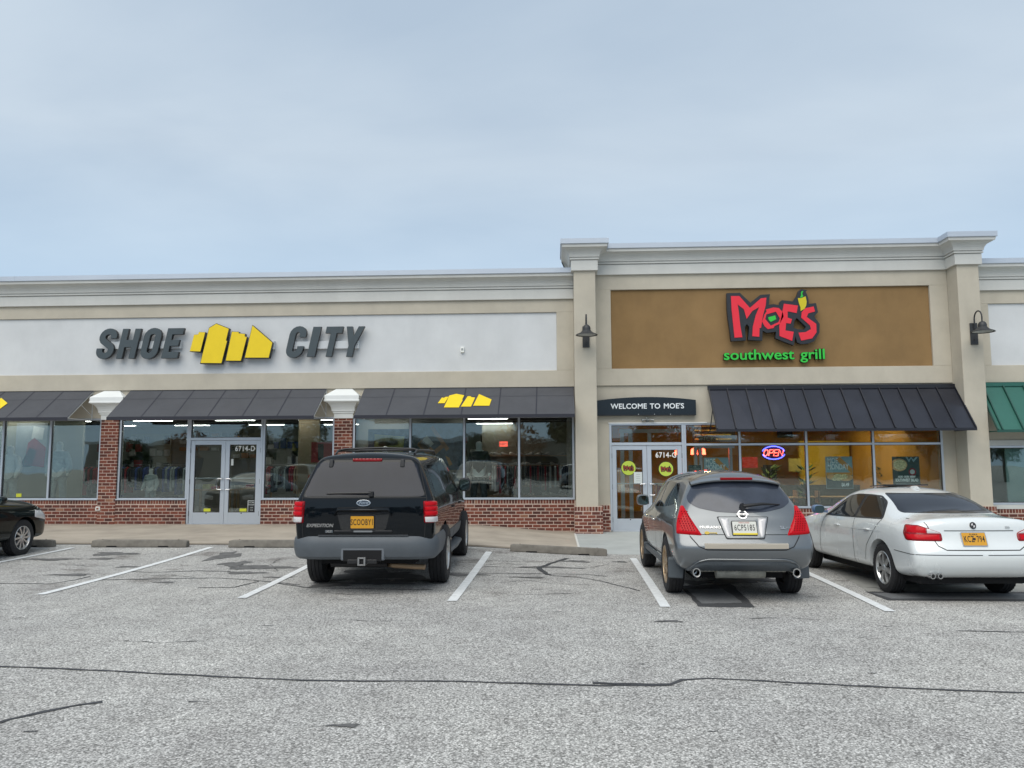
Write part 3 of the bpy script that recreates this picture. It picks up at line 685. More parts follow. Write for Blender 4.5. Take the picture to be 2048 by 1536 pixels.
mb = MB(); mb.box(NX, XR, 19.97, 20.2, NH2+.012, NH-.002); mb.box(NX, XR, 19.955, 20.2, NS1, NS0-.01); mb.build('window_surround', m_trim, nb, bevel=.004)
window(nb, NX+.001, XR, NS0-.008, NH2+.010, xs_=(12.4, 14.4), gl=None)
bn = Bricks(200); knee(nb, NX, XR, -.05, NS1, bn, single=True)
rf = MB(); rf.box(NX, XR, 20.301, 46, ZT_N-.5, ZT_N-.35); rf.build('roof', MATS['roof_membrane'], nb)

# ------------------------------------------------------------------ fabric awnings
def fabric_material(name, col):
    m = mat(name, col, .85, vary=.10, vscale=1.6, bump=.5, bscale=260); return m
m_fab = fabric_material('charcoal_awning_fabric', (.066, .069, .079))
m_hem = mat('dark_hem', (.028, .03, .042), .85)
m_tube = mat('pale_awning_tube', (.62, .63, .62), .45, metal=.3)
m_yel = mat('yellow_logo', (.84, .61, .008), .6, vary=.03, vscale=4)
AW_Z1, AW_Y1 = 3.585, 19.985; AW_Z0, AW_Y0 = 2.835, 18.93
def fabric_awning(x0, x1, label, ribs, logo=None):
    t = thing('fabric_awning', label, 'awning', (x0, 20, AW_Z0), 0, 'dark fabric awnings of the shoe shop')
    def P(x, s, d=0):   # s 0 top, 1 front edge; d lift off the cloth
        y = AW_Y1+(AW_Y0-AW_Y1)*s; z = AW_Z1+(AW_Z0-AW_Z1)*s
        n = Vector((0, AW_Z0-AW_Z1, -(AW_Y0-AW_Y1))).normalized(); n = n if n.y < 0 else -n
        return Vector((x, y, z))+n*d
    nx = max(8, int((x1-x0)/.12)); ny = 10; mb = MB(); V = []
    def sag(x, s):
        k = min(range(len(ribs)-1), key=lambda i: 0 if ribs[i] <= x <= ribs[i+1] else 1e3+i); a, b = ribs[k], ribs[k+1]
        u = (x-a)/(b-a); return -.010*sin(pi*min(1, max(0, u)))*sin(pi*s)
    for jy in range(ny+1):
        for i in range(nx+1):
            x = x0+(x1-x0)*i/nx; V.append(P(x, jy/ny, sag(x, jy/ny)))
    V2 = [v+Vector((0, .002, -.004)) for v in V]
    F = [(j*(nx+1)+i, j*(nx+1)+i+1, (j+1)*(nx+1)+i+1, (j+1)*(nx+1)+i) for j in range(ny) for i in range(nx)]
    mb.add(V+V2, F+[tuple(k+len(V) for k in reversed(f)) for f in F]); mb.build('canopy_cloth', m_fab, t, smooth=True, fixn=False)
    h = MB(); h.box(x0, x1, AW_Y0-.012, AW_Y0+.004, AW_Z0-.075, AW_Z0+.004); h.build('valance', m_hem, t)
    h = MB()
    for r in ribs[1:-1]:
        h.add([P(r-.016, s/10, sag(r, 0)+.0025) for s in range(11)]+[P(r+.016, s/10, .0025) for s in range(11)], [(i, i+1, i+12, i+11) for i in range(10)])
    h.add([P(x0+(x1-x0)*i/40, .33, .004+sag(x0+(x1-x0)*i/40, .33)) for i in range(41)]+[P(x0+(x1-x0)*i/40, .337, .004+sag(x0+(x1-x0)*i/40, .337)) for i in range(41)], [(i, i+1, i+42, i+41) for i in range(40)])
    h.build('cloth_seam', m_hem, t, fixn=False)
    f = MB()
    for x in (x0+.012, x1-.012):
        f.tube([P(x, 0, -.03), P(x, 1, -.03)], .014, 6); f.tube([(x, AW_Y0+.03, AW_Z0-.02), (x, 19.97, AW_Z0-.02)], .012, 6); f.tube([P(x, .5, -.03), (x, 19.97, AW_Z0+.1)], .010, 6)
        f.tube([(x, 19.98, AW_Z0-.02), (x, 19.98, AW_Z1-.05)], .012, 6)
    f.tube([(x0+.01, AW_Y0+.03, AW_Z0-.02), (x1-.01, AW_Y0+.03, AW_Z0-.02)], .014, 6)
    f.build('frame', m_tube, t, smooth=True)
    if logo is not None:
        for pl in logo:
            q = MB(); c = [P(x, s, .007) for x, s in pl]; q.add(c, [tuple(range(len(c)))]); q.add([P(x, s, .003) for x, s in pl], [tuple(range(len(c)))]); q.build('logo', m_yel, t)
    return t
def slope_pt(px, py):
    d = ray(px, py); o = Vector((0, 0, CAM_H)); n = Vector((0, AW_Z0-AW_Z1, -(AW_Y0-AW_Y1))); p0 = Vector((0, AW_Y1, AW_Z1))
    t = (p0-o).dot(n)/d.dot(n); q = o+d*t; return (q.x, (q.y-AW_Y1)/(AW_Y0-AW_Y1))
ax = lambda pts: [slope_pt(780+x/4.043, 740+y/4.043) for x, y in pts]
LOGO3 = [ax([(387, 270), (420, 224), (438, 228), (445, 220), (474, 217), (442, 270)]),
         ax([(436, 304), (480, 208), (537, 194), (600, 206), (583, 240), (588, 244), (556, 304)]),
         ax([(573, 297), (628, 214), (655, 214), (655, 221), (686, 224), (685, 232), (655, 297)]),
         ax([(672, 290), (720, 196), (821, 240), (803, 290)])]
dxl = W(-4, 800).x-W(886, 800).x
_dx = slope_pt(16, 806)[0]-slope_pt(983, 799.5)[0]
LOGO1 = [[(x+_dx, s) for x, s in pl] for pl in LOGO3]
_rx = lambda pxs: [slope_pt(p, 785)[0] for p in pxs]
fabric_awning(-16.6, -11.84, 'dark fabric awning with a yellow logo, cut off by the left edge', [-16.6, -15.8, -15.0, -14.2, -13.4, -12.63, -11.84], LOGO1)
fabric_awning(-10.86, -5.75, 'plain dark fabric awning over the shoe shop doors, between the two white capitals', [-10.86, -10.0, -9.18, -8.35, -7.5, -6.65, -5.75])
fabric_awning(-4.78, .495, 'dark fabric awning with a small yellow logo, next to the tall pillar', [-4.78, -4.0, -3.1, -2.2, -1.32, -.42, .495], LOGO3)

# ------------------------------------------------------------------ standing seam metal awnings
def metal_awning(x0, x1, n, zt, zb, yb, m, mdark, label, first=0.0):
    t = thing('metal_awning', label, 'awning', (x0, 20, zb))
    y1 = 19.90; 
    S = Vector((0, yb-y1, zb-zt)); nn = Vector((0, zb-zt, -(yb-y1))).normalized(); nn = nn if nn.y < 0 else -nn
    def P(x, s, d=0): return Vector((x, y1, zt))+S*s+nn*d
    xs_ = [x0]+[x0+first+(x1-x0-first)*i/n for i in range(0 if first else 1, n+1)]
    for i, (a, b) in enumerate(zip(xs_[:-1], xs_[1:])):
        mb = MB(); j = random.uniform(-.0025, .0025)
        A = [P(a+.002, 0), P(b-.002, 0, 0), P(b-.002, 1, j), P(a+.002, 1, j)]; mid = P((a+b)/2, .5, .002+random.uniform(-.004, .004))
        q = [v-nn*.012 for v in A]
        mb.add(A+[mid]+q, [(0, 1, 4), (1, 2, 4), (2, 3, 4), (3, 0, 4), (5, 8, 7, 6), (0, 3, 8, 5), (1, 6, 7, 2), (2, 7, 8, 3)]); mb.build('panel', m, t)
    for x in xs_:
        mb = MB(); xx = min(max(x, x0+.012), x1-.012)
        mb.hexa([P(xx-.017, 1), P(xx+.017, 1), P(xx+.017, 0), P(xx-.017, 0), P(xx-.012, 1, .045), P(xx+.012, 1, .045), P(xx+.012, 0, .045), P(xx-.012, 0, .045)])
        mb.build('seam', mdark, t)
    f = MB(); f.box(x0-.01, x1+.01, y1-.035, 19.948, zt-.012, zt+.085); f.build('flashing', mdark if 'green' not in mdark.name else m, t, bevel=.003)
    f = MB(); f.box(x0-.006, x1+.006, yb-.022, yb+.01, zb-.05, zb+.012); f.build('front_trim', mdark, t)
    f = MB()
    for x in (x0+.03, (x0+x1)/2, x1-.03):
        f.tube([P(x, 1, -.04), (x, 19.98, zb-.02)], .016, 6); f.tube([P(x, 0.05, -.03), P(x, .98, -.03)], .016, 6); f.tube([(x, 19.98, zb-.02), P(x, .45, -.03)], .012, 6)
    f.build('bracket', mdark, t, smooth=True)
    return t
m_navy = mat('black_painted_metal', (.036, .039, .052), .26, metal=.4, vary=.15, vscale=1.5)
m_navyd = mat('black_seam_metal', (.012, .013, .02), .4)
m_grn = mat('green_painted_metal', (.030, .135, .105), .38, metal=.15, vary=.08, vscale=1.5)
m_grnd = mat('green_seam_metal', (.014, .075, .058), .45)
metal_awning(3.80, 9.72, 13, W(1650, 777, 19.9).z, W(1650, 858, 19.02).z, 19.02, m_navy, m_navyd, 'black standing seam metal awning over the restaurant windows')
metal_awning(PRX1+.03, 16.0, 12, W(2010, 772, 19.9).z, W(2030, 860, 19.15).z, 19.15, m_grn, m_grnd, 'green standing seam metal awning cut off by the right edge', first=.12)
# ------------------------------------------------------------------ shop signs
m_let = mat('dark_grey_letter', (.052, .070, .080), .45, vary=.06, vscale=6)
m_ret = mat('black_return', (.012, .013, .015), .4)
def stroke(path, w, closed=False):
    P = [Vector(p) for p in path]; n = len(P); Lf, Rt = [], []
    for i in range(n):
        a = P[i-1] if (i > 0 or closed) else P[i]; b = P[(i+1) % n] if (i < n-1 or closed) else P[i]
        d = (b-a).normalized(); q = Vector((-d.y, d.x))*w/2; Lf.append(P[i]+q); Rt.append(P[i]-q)
    return [Lf, Rt] if closed else [Lf+Rt[::-1]]
def arc(cx, cy, rx, ry, a0, a1, n=8): return [(cx+rx*cos(radians(a0+(a1-a0)*i/n)), cy+ry*sin(radians(a0+(a1-a0)*i/n))) for i in range(n+1)]
def letter_polys(ch, w, h=1.0):
    t = .188*h if ch != 'I' else w; s = t/2; r = w/2-s
    if ch == 'S':
        p = [(w-s, h*.68)]+arc(w/2, h-s-r*.95, r, r*.95, 0, 180, 10)+[(s+.01, h*.66), (s+.05, h*.595), (w*.5, h*.5), (w-s-.05, h*.405), (w-s-.01, h*.34)]+arc(w/2, s+r*.95, r, r*.95, 0, -180, 10)+[(s, h*.34)]
        return stroke(p, t)
    if ch == 'C': return stroke([(w-s, h*.66)]+arc(w/2, h-s-r*.95, r, r*.95, 0, 180)+arc(w/2, s+r*.95, r, r*.95, 180, 360)+[(w-s, h*.36)], t)
    if ch == 'O': return stroke(arc(w/2, h-s-r*.95, r, r*.95, 0, 180)+arc(w/2, s+r*.95, r, r*.95, 180, 360), t, True)
    if ch == 'H': return [[(0, 0), (t, 0), (t, h*.385), (w-t, h*.385), (w-t, 0), (w, 0), (w, h), (w-t, h), (w-t, h*.62), (t, h*.62), (t, h), (0, h)]]
    if ch == 'E': return [[(0, 0), (w, 0), (w, h*.2), (t, h*.2), (t, h*.41), (w*.88, h*.41), (w*.88, h*.60), (t, h*.60), (t, h*.8), (w, h*.8), (w, h), (0, h)]]
    if ch == 'I': return [[(0, 0), (w, 0), (w, h), (0, h)]]
    if ch == 'T': c = w/2; return [[(c-s, 0), (c+s, 0), (c+s, h*.79), (w, h*.79), (w, h), (0, h), (0, h*.79), (c-s, h*.79)]]
    if ch == 'Y': c = w/2; return [[(c-s, 0), (c+s, 0), (c+s, h*.36), (w, h), (w-t*.98, h), (c, h*.66), (t*.98, h), (0, h), (c-s, h*.36)]]
sgn = thing('shop_sign', 'slanted dark grey letters round a yellow block logo on the white panel', 'shop sign', (-8.5, 19.9, 4.4))
zx = lambda x, y: (160+x/3.413, 620+y/3.413)
YL = 19.80
def sign_letter(ch, xl, w_z, yb=331, yt=127):
    a = W(*zx(xl, yb), YL); b = W(*zx(xl, yt), YL); H = b.z-a.z; k = (W(*zx(xl+100, yb), YL).x-a.x)/100
    sh = .205
    polys = [[(a.x+(p[0]+p[1]*sh)*H, a.z+p[1]*H) for p in pl] for pl in letter_polys(ch, w_z*k/H)]
    me = shape_mesh(polys, ext=.048, bev=.005); me.transform(Matrix.Translation((0, YL+.053, 0)))
    # front faces grey, returns darker
    me.materials.append(m_let); me.materials.append(m_ret)
    for p in me.polygons: p.material_index = 0 if p.normal.y < -.3 else 1
    o = link('letter', me, None, sgn); return o
for c_, x_, w_, b_, t_ in (('S', 97, 116, 334, 128), ('H', 245, 122, 331, 130), ('O', 400, 116, 334, 124), ('E', 553, 108, 328, 126), ('C', 1395, 112, 326, 112), ('I', 1548, 52, 318, 116), ('T', 1640, 112, 318, 115), ('Y', 1776, 120, 318, 114)):
    sign_letter(c_, x_, w_, b_, t_)
m_race = mat('white_raceway', (.60, .63, .65), .6)
for x0_, x1_ in ((210, 694), (1290, 1330), (1460, 1905)):
    a = W(*zx(x0_, 268), 19.93); b = W(*zx(x1_, 212), 19.93); MB().box(a.x, b.x, 19.885, 19.994, a.z, b.z).build('raceway', m_race, sgn, bevel=.004)
    q = MB()
    q.lathe([(19.882, 0), (19.882, .008), (19.886, .008)], 8, 'y', (b.x-.03, 0, (a.z+b.z)/2)); q.build('screw', m_dark, sgn)
LG = [[(748, 284), (778, 168), (807, 165), (812, 149), (856, 151), (822, 286)], [(818, 367), (880, 120), (930, 90), (1018, 125), (998, 208), (1006, 211), (966, 368)],
      [(992, 350), (1036, 146), (1084, 148), (1082, 158), (1128, 162), (1125, 180), (1140, 184), (1098, 351)], [(1122, 328), (1176, 101), (1316, 222), (1290, 328)]]
for i, pl in enumerate(LG):
    pts = wpolys([pl], zx, YL)[0]
    me = shape_mesh([pts], ext=.06, bev=0); me.transform(Matrix.Translation((0, YL+.064, 0))); o = link('logo_block', me, m_ret, sgn)
    c = (sum(p[0] for p in pts)/len(pts), sum(p[1] for p in pts)/len(pts)); s_ = .965
    me = shape_mesh([[(c[0]+(x-c[0])*s_, c[1]+(y-c[1])*s_) for x, y in pts]], ext=.003); me.transform(Matrix.Translation((0, YL-.001, 0))); link('logo_face', me, m_yel, o, world=False)

# grill sign
m_red = mat('sign_red', (.80, .022, .045), .45); m_green = mat('sign_green', (.03, .55, .05), .45); m_pep = mat('pepper_yellow', (.62, .52, .01), .5)
m_blk = mat('sign_black', (.016, .020, .028), .5, vary=.1, vscale=8); m_edge = mat('sign_pale_edge', (.40, .37, .30), .6)
gs = thing('restaurant_sign', 'red cut-out name with yellow pepper and green lettering on the brown panel', 'restaurant sign', (5.5, 19.9, 5))
mz = lambda x, y: (1400+x/6.827, 560+y/6.827)
YM = 19.84
BACK = [(365, 180), (545, 175), (688, 310), (822, 203), (955, 193), (938, 338), (1010, 330), (1080, 345), (1098, 290), (1120, 276), (1270, 292), (1300, 250), (1325, 215), (1345, 150), (1385, 123), (1465, 140), (1442, 160), (1458, 190), (1480, 250), (1484, 325), (1585, 315), (1612, 440), (1558, 495), (1635, 600), (1630, 720), (1560, 835), (1480, 865), (1380, 876), (1325, 850), (1305, 765), (1280, 892), (1180, 855), (1028, 793), (1038, 705), (910, 720), (855, 690), (850, 828), (655, 817), (672, 640), (642, 600), (612, 640), (628, 825), (425, 835), (405, 668), (380, 500), (370, 380)]
HOLE = [(1320, 515), (1450, 640), (1420, 677), (1330, 672), (1275, 650), (1290, 560)]
RED = [[[(422, 220), (535, 220), (680, 382), (830, 252), (905, 242), (895, 350), (860, 480), (832, 655), (812, 655), (808, 776), (712, 768), (720, 640), (760, 480), (806, 370), (712, 425), (636, 532), (598, 400), (512, 333), (528, 430), (548, 620), (577, 782), (470, 788), (455, 640), (430, 400)]],
       [[(895, 405), (1000, 376), (1075, 384), (1128, 440), (1140, 500), (1085, 600), (1015, 630), (1005, 655), (925, 672), (880, 630), (848, 570), (880, 470), (910, 425)], [(905, 470), (1035, 433), (1090, 525), (1072, 575), (965, 624), (890, 535)]],
       [[(1145, 325), (1335, 350), (1318, 452), (1195, 428), (1195, 515), (1255, 535), (1235, 597), (1175, 588), (1165, 690), (1278, 708), (1257, 832), (1085, 765), (1082, 620), (1110, 500)]],
       [[(1550, 362), (1568, 430), (1478, 455), (1455, 505), (1585, 600), (1590, 715), (1530, 797), (1380, 828), (1345, 720), (1440, 712), (1515, 670), (1500, 620), (1415, 545), (1380, 515), (1388, 440), (1440, 385)]]]
def plate(name, polys, Y, thick, m, parent, world=True):
    me = shape_mesh(wpolys(polys, mz, YM), ext=thick/2); me.transform(Matrix.Translation((0, Y+thick/2, 0))); return link(name, me, m, parent, world)
back = plate('backing', [BACK, HOLE], YM, .10, m_blk, gs)
for pl in RED: plate('letter', pl, YM-.012, .011, m_red, gs)
plate('letter_centre', [[(930, 510), (1025, 485), (1040, 535), (965, 573), (940, 548)]], YM-.012, .011, m_green, gs)
plate('pepper', [[(1335, 248), (1375, 250), (1440, 225), (1455, 300), (1448, 350), (1425, 395), (1372, 424), (1370, 370), (1350, 320)]], YM-.012, .011, m_pep, gs)
plate('pepper_stem', [[(1362, 245), (1380, 210), (1376, 175), (1392, 152), (1408, 155), (1393, 180), (1398, 212), (1410, 222), (1385, 238)]], YM-.016, .014, m_green, gs)
# green lettering, each letter with a dark return
def letters(s, x0px, x1px, ypx, ytop, m, mr, parent, Y, bold=.014, ext=.03, font_sx=None):
    me0 = text_mesh(s, 1.0, 0, off=bold, align='LEFT'); xs_ = [v.co.x for v in me0.vertices]; tot0, tot1 = min(xs_), max(xs_)
    a, b = W(x0px, ypx, Y), W(x1px, ypx, Y); k = (b.x-a.x)/(tot1-tot0)
    cap = text_mesh('l', 1.0, 0, off=bold, align='LEFT'); hz = max(v.co.z for v in cap.vertices); kz = (W(x0px, ytop, Y).z-a.z)/hz
    def adv(t_):
        m_ = text_mesh(t_+'|', 1.0, 0, align='LEFT'); q = max(v.co.x for v in m_.vertices); bpy.data.meshes.remove(m_); return q
    bar = adv('')
    for i, ch in enumerate(s):
        if ch == ' ': continue
        x_off = adv(s[:i])-bar
        me = text_mesh(ch, 1.0, .001, off=bold, align='LEFT')
        me2 = text_mesh(ch, 1.0, .001, off=bold*2.2, align='LEFT')
        for mm, th, yy, mt, nm in ((me2, ext, Y+.004+ext/2, mr, 'letter'), (me, .006, Y, m, 'letter_face')):
            mm.transform(Matrix.Diagonal((k, th/.002, kz, 1))); mm.transform(Matrix.Translation((a.x+(x_off-tot0)*k, yy, a.z)))
            if nm == 'letter': ob = link(nm, mm, mt, parent)
            else: link(nm, mm, mt, ob, world=False)
letters('southwest grill', 1448, 1650, 719.5, 699.5, m_green, m_ret, gs, 19.88, ext=.09)

# welcome sign
wsn = thing('entrance_sign', 'black arched board reading WELCOME TO MOE\'S over the restaurant doors', 'sign', (2.3, 19.95, 3))
Yw = 19.86; bx0, bx1 = PLX1+.004, W(1392, 815, Yw).x; zb_ = W(1300, 831, Yw).z; zl = W(1290, 800.5, Yw).z; zt_ = W(1290, 794, Yw).z
top = [(bx1-(bx1-bx0)*i/16, zl+(zt_-zl)*(1-(2*i/16-1)**2)) for i in range(17)]
me = shape_mesh([[(bx0, zb_), (bx1, zb_)]+top], ext=.05); me.transform(Matrix.Translation((0, Yw+.05, 0))); link('board', me, mat('gloss_black_board', (.010, .016, .022), .22), wsn)
MB().box(bx0+.01, bx1-.01, Yw-.004, Yw-.0005, zb_+.008, zb_+.022).build('lower_lip', m_ret, wsn)
def char_parts(s, size, sx, Y, px, py, m, parent, off=0, name='letter'):
    def w_(t_): m_ = text_mesh(t_+'|', size, 0, align='LEFT', sp=1.04); q = max(v.co.x for v in m_.vertices); bpy.data.meshes.remove(m_); return q
    b0 = w_(''); tot = w_(s)-b0; p = W(px, py, Y)
    for i, ch in enumerate(s):
        if ch != ' ':
            me = text_mesh(ch, size, .004, off=off, align='LEFT'); me.transform(Matrix.Translation((w_(s[:i])-b0-tot/2, 0, 0))); me.transform(Matrix.Diagonal((sx, 1, 1, 1))); put(name, me, m, parent, (p.x, Y, p.z))
char_parts('WELCOME TO MOE\'S', .178, 1.0, Yw-.008, 1295, 817, mat('white_lettering', (.8, .84, .86), .5), wsn, off=.003)
for px in (1277, 1309, 1341):
    q = W(px, 828.5, Yw-.01); MB().lathe([(Yw-.012, 0), (Yw-.012, .009), (Yw, .009)], 8, 'y', (q.x, 0, q.z)).build('bolt', m_tube, wsn)
# emergency twin spot under it
em = thing('emergency_light', 'small grey twin-head emergency light under the black entrance board', 'light', (W(1295, 840, 19.95).x, 19.95, W(1295, 840, 19.95).z))
m_g = mat('grey_fixture', (.25, .26, .25), .5, metal=.4)
mb = MB(); mb.lathe([(0, .0), (0, .055), (-.04, .05), (-.06, .02), (-.07, 0)], 16, 'y', (0, .04, .0)); mb.build('base', m_g, em, world=False, smooth=True)
for s_ in (-1, 1):
    mb = MB(); mb.tube([(0, -.02, .0), (s_*.05, -.04, .01), (s_*.115, -.05, -.005)], .016, 8); mb.tube([(s_*.06, -.045, .01), (s_*.15, -.055, -.012)], [.02, .038], 12); mb.build('lamp_head', m_g, em, world=False, smooth=True)
mb = MB(); mb.tube([(-.01, .0, .03), (-.03, -.03, .06)], .010, 8); mb.build('photocell', m_cream, em, world=False, smooth=True)

# gooseneck wall lamps
m_lamp = mat('dark_bronze', (.050, .052, .055), .5, metal=.4, vary=.15, vscale=12); m_lin = mat('lamp_inner_white', (.45, .45, .43), .5)
def gooseneck(x, z, label):
    t = thing('wall_lamp', label, 'lamp', (x, YP, z), 0, 'gooseneck lamps on the tall pillars')
    MB().box(-.085, .085, -.035, 0, -.26, .26).build('wall_plate', m_lamp, t, world=False, bevel=.006)
    path = [(0, -.03, .10), (0, -.06, .20), (0, -.07, .30)]+[(0, -.07-.17*(1-cos(a*pi/10)), .34+.17*sin(a*pi/10)) for a in range(0, 11)]+[(0, -.41, .22)]
    MB().tube(path, .0165, 10).build('arm', m_lamp, t, world=False, smooth=True)
    MB().tube([(0, -.03, -.12), (0, -.055, -.14), (0, -.055, -.17)], .012, 8).build('strut', m_lamp, t, world=False, smooth=True)
    pr = [(.235, 0), (.235, .03), (.22, .055), (.19, .083), (.15, .095), (.10, .095), (.095, .105), (.07, .12), (.035, .165), (.005, .235), (-.012, .262), (-.022, .262), (-.012, .250), (.0, .222), (.03, .155), (.06, .11), (.08, .09)]
    MB().lathe(pr, 36, 'z', (0, -.41, 0)).build('shade', m_lamp, t, world=False, smooth=True, sharp=50)
    MB().lathe([(.072, .0), (.072, .10), (.028, .150), (-.006, .218)], 36, 'z', (0, -.41, -.003)).build('shade_lining', m_lin, t, world=False, smooth=True)
    return t
q = W(1172, 679, YP); gooseneck(q.x, q.z+.06, 'dark gooseneck lamp with a conical shade, on the pillar left of the brown panel')
q = W(1948, 668, YP); gooseneck(q.x-.01, q.z, 'dark gooseneck lamp with a conical shade, on the pillar at the right')
# ------------------------------------------------------------------ shop interiors
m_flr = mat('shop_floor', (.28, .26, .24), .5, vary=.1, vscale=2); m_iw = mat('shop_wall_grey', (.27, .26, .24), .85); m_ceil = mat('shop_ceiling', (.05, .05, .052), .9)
m_tan = mat('display_wall_tan', (.30, .285, .225), .85, vary=.08, vscale=1); m_lit = mat('lit_strip_light', (.8, .8, .8), .5, emit=(1, .97, .90), es=11); m_wood = mat('wood_shelf', (.34, .23, .13), .6, vary=.2, vscale=8)
m_redc = mat('red_cloth', (.32, .02, .03), .8, vary=.2, vscale=9); m_bluc = mat('blue_cloth', (.03, .06, .22), .8, vary=.25, vscale=9); m_gryc = mat('grey_tracksuit', (.30, .34, .34), .85, vary=.18, vscale=14, bump=.8, bscale=25)
m_blkc = mat('black_cloth', (.02, .021, .025), .8, vary=.3, vscale=10); m_whc = mat('white_cloth', (.6, .6, .58), .8, vary=.1, vscale=10); m_man = mat('mannequin_white', (.55, .55, .53), .4)
m_plaid = mat('plaid_trousers', (.05, .06, .065), .85, vary=.6, vscale=16)
room = MB(); x0, x1 = XL+.2, PLX0
room.box(x0, x1, 20.2, 30.2, FLOOR-.1, FLOOR); ro = room.build('floor', m_flr, shop)
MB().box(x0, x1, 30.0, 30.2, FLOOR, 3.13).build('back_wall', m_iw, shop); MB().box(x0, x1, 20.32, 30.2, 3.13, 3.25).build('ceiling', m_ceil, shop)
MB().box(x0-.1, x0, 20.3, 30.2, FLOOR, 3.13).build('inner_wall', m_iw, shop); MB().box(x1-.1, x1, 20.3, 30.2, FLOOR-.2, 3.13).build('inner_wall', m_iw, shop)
for x in (-15, -12.4, -9.8, -7.2, -4.6, -2.0):
    for y in (21.6, 24.2, 26.9):
        t = thing('strip_light', 'fluorescent strip light under the dark ceiling inside the shoe shop', 'ceiling light', (x, y, 3.08), 0, 'strip lights inside the shoe shop')
        MB().box(-.62, .62, -.07, .07, -.03, .03).build('housing', m_cream, t, world=False); MB().box(-.6, .6, -.05, .05, -.036, -.031).build('tube', m_lit, t, world=False)
def skin_mesh(verts, edges, radii, lvl=1):
    me = bpy.data.meshes.new('sk'); me.from_pydata(verts, edges, []); o = bpy.data.objects.new('sk', me); COL.objects.link(o)
    md = o.modifiers.new('s', 'SKIN'); md.use_smooth_shade = True
    sv = me.skin_vertices[0].data
    for i, r_ in enumerate(radii): sv[i].radius = (r_, r_) if not isinstance(r_, tuple) else r_
    sv[0].use_root = True
    su = o.modifiers.new('u', 'SUBSURF'); su.levels = lvl; su.render_levels = lvl
    dg = bpy.context.evaluated_depsgraph_get(); m2 = bpy.data.meshes.new_from_object(o.evaluated_get(dg)); bpy.data.objects.remove(o); m2.shade_smooth(); return m2
def mannequin(x, y, z, h, label, m_top, m_leg, head=True, arm=0.0, rz=0):
    t = thing('mannequin', label, 'mannequin', (x, y, z), rz); s = h/1.8
    def S(v): return [(a*s, b*s, c*s) for a, b, c in v]
    V = [(0, 0, .98), (0, 0, 1.2), (0, .01, 1.42), (0, 0, 1.52)]+([(0, -.01, 1.62), (0, -.01, 1.74)] if head else [(0, 0, 1.55), (0, 0, 1.57)])+[(-.17, 0, 1.44), (-.24, .02, 1.16), (-.25+arm*.1, -.08-arm, .92), (.17, 0, 1.44), (.24, .02, 1.16), (.25, -.06-arm, .92), (-.10, 0, .92), (-.12, -.02, .50), (-.13, .02, .08), (-.13, -.10, .03), (.10, 0, .92), (.12, .02, .50), (.13, .05, .08), (.13, -.07, .03)]
    E = [(0, 1), (1, 2), (2, 3), (3, 4), (4, 5), (2, 6), (6, 7), (7, 8), (2, 9), (9, 10), (10, 11), (0, 12), (12, 13), (13, 14), (14, 15), (0, 16), (16, 17), (17, 18), (18, 19)]
    Rr = [(.14, .10), (.13, .10), (.16, .10), .05]+([.09, .085] if head else [.045, .03])+[.065, .05, .035, .065, .05, .035, .09, .06, .045, .04, .09, .06, .045, .04]
    Rr = [tuple(q*s for q in r_) if isinstance(r_, tuple) else r_*s for r_ in Rr]
    link('body', skin_mesh(S(V), E, Rr), m_man, t, world=False)
    V = [(0, 0, .92), (0, 0, 1.15), (0, .01, 1.40), (0, 0, 1.50), (-.17, 0, 1.44), (-.245, .02, 1.16), (-.25+arm*.1, -.07-arm*.9, .97), (.17, 0, 1.44), (.245, .02, 1.16), (.25, -.05-arm*.9, .97)]
    E = [(0, 1), (1, 2), (2, 3), (2, 4), (4, 5), (5, 6), (2, 7), (7, 8), (8, 9)]; Rr = [(.17, .125), (.16, .12), (.18, .12), .075, .085, .072, .058, .085, .072, .058]
    link('jacket', skin_mesh(S(V), E, [tuple(q*s for q in r_) if isinstance(r_, tuple) else r_*s for r_ in Rr]), m_top, t, world=False)
    V = [(0, 0, 1.0), (-.09, 0, .90), (-.12, -.02, .50), (-.13, .02, .12), (.09, 0, .90), (.12, .02, .50), (.13, .05, .12)]
    link('trousers', skin_mesh(S(V), [(0, 1), (1, 2), (2, 3), (0, 4), (4, 5), (5, 6)], [q*s for q in (.135, .105, .080, .066, .105, .080, .066)]), m_leg, t, world=False)
    MB().lathe([(0, .0), (0, .22*s), (.02, .22*s), (.02, 0)], 20, 'z').build('base', m_chrome_i, t, world=False)
    return t
m_chrome_i = mat('steel_base', (.5, .5, .5), .3, metal=.8)
def atx(px, Y): return W(px, 930, Y).x
F_ = FLOOR+.15
mannequin(atx(118, 20.8), 20.8, F_, 2.05, 'tall pale mannequin in grey tracksuit, left of the left brick pier behind the glass', m_gryc, m_gryc)
mannequin(atx(303, 20.8), 20.8, F_, 1.30, 'child-size mannequin in a grey tracksuit in the window between pier and doors', m_gryc, m_gryc, arm=.1)
mannequin(atx(958, 20.9), 20.9, F_, 2.0, 'mannequin in black hooded jacket and dark plaid trousers behind the middle pane', m_blkc, m_plaid, arm=.05)
mannequin(atx(770, 21.4), 21.4, F_, 1.9, 'dark clothed mannequin in the first pane beside the right brick pier', m_blkc, m_blkc)
mannequin(atx(20, 21.0), 21.0, F_, 1.95, 'pale mannequin at the left edge of the left display window', m_whc, m_gryc, arm=.1)
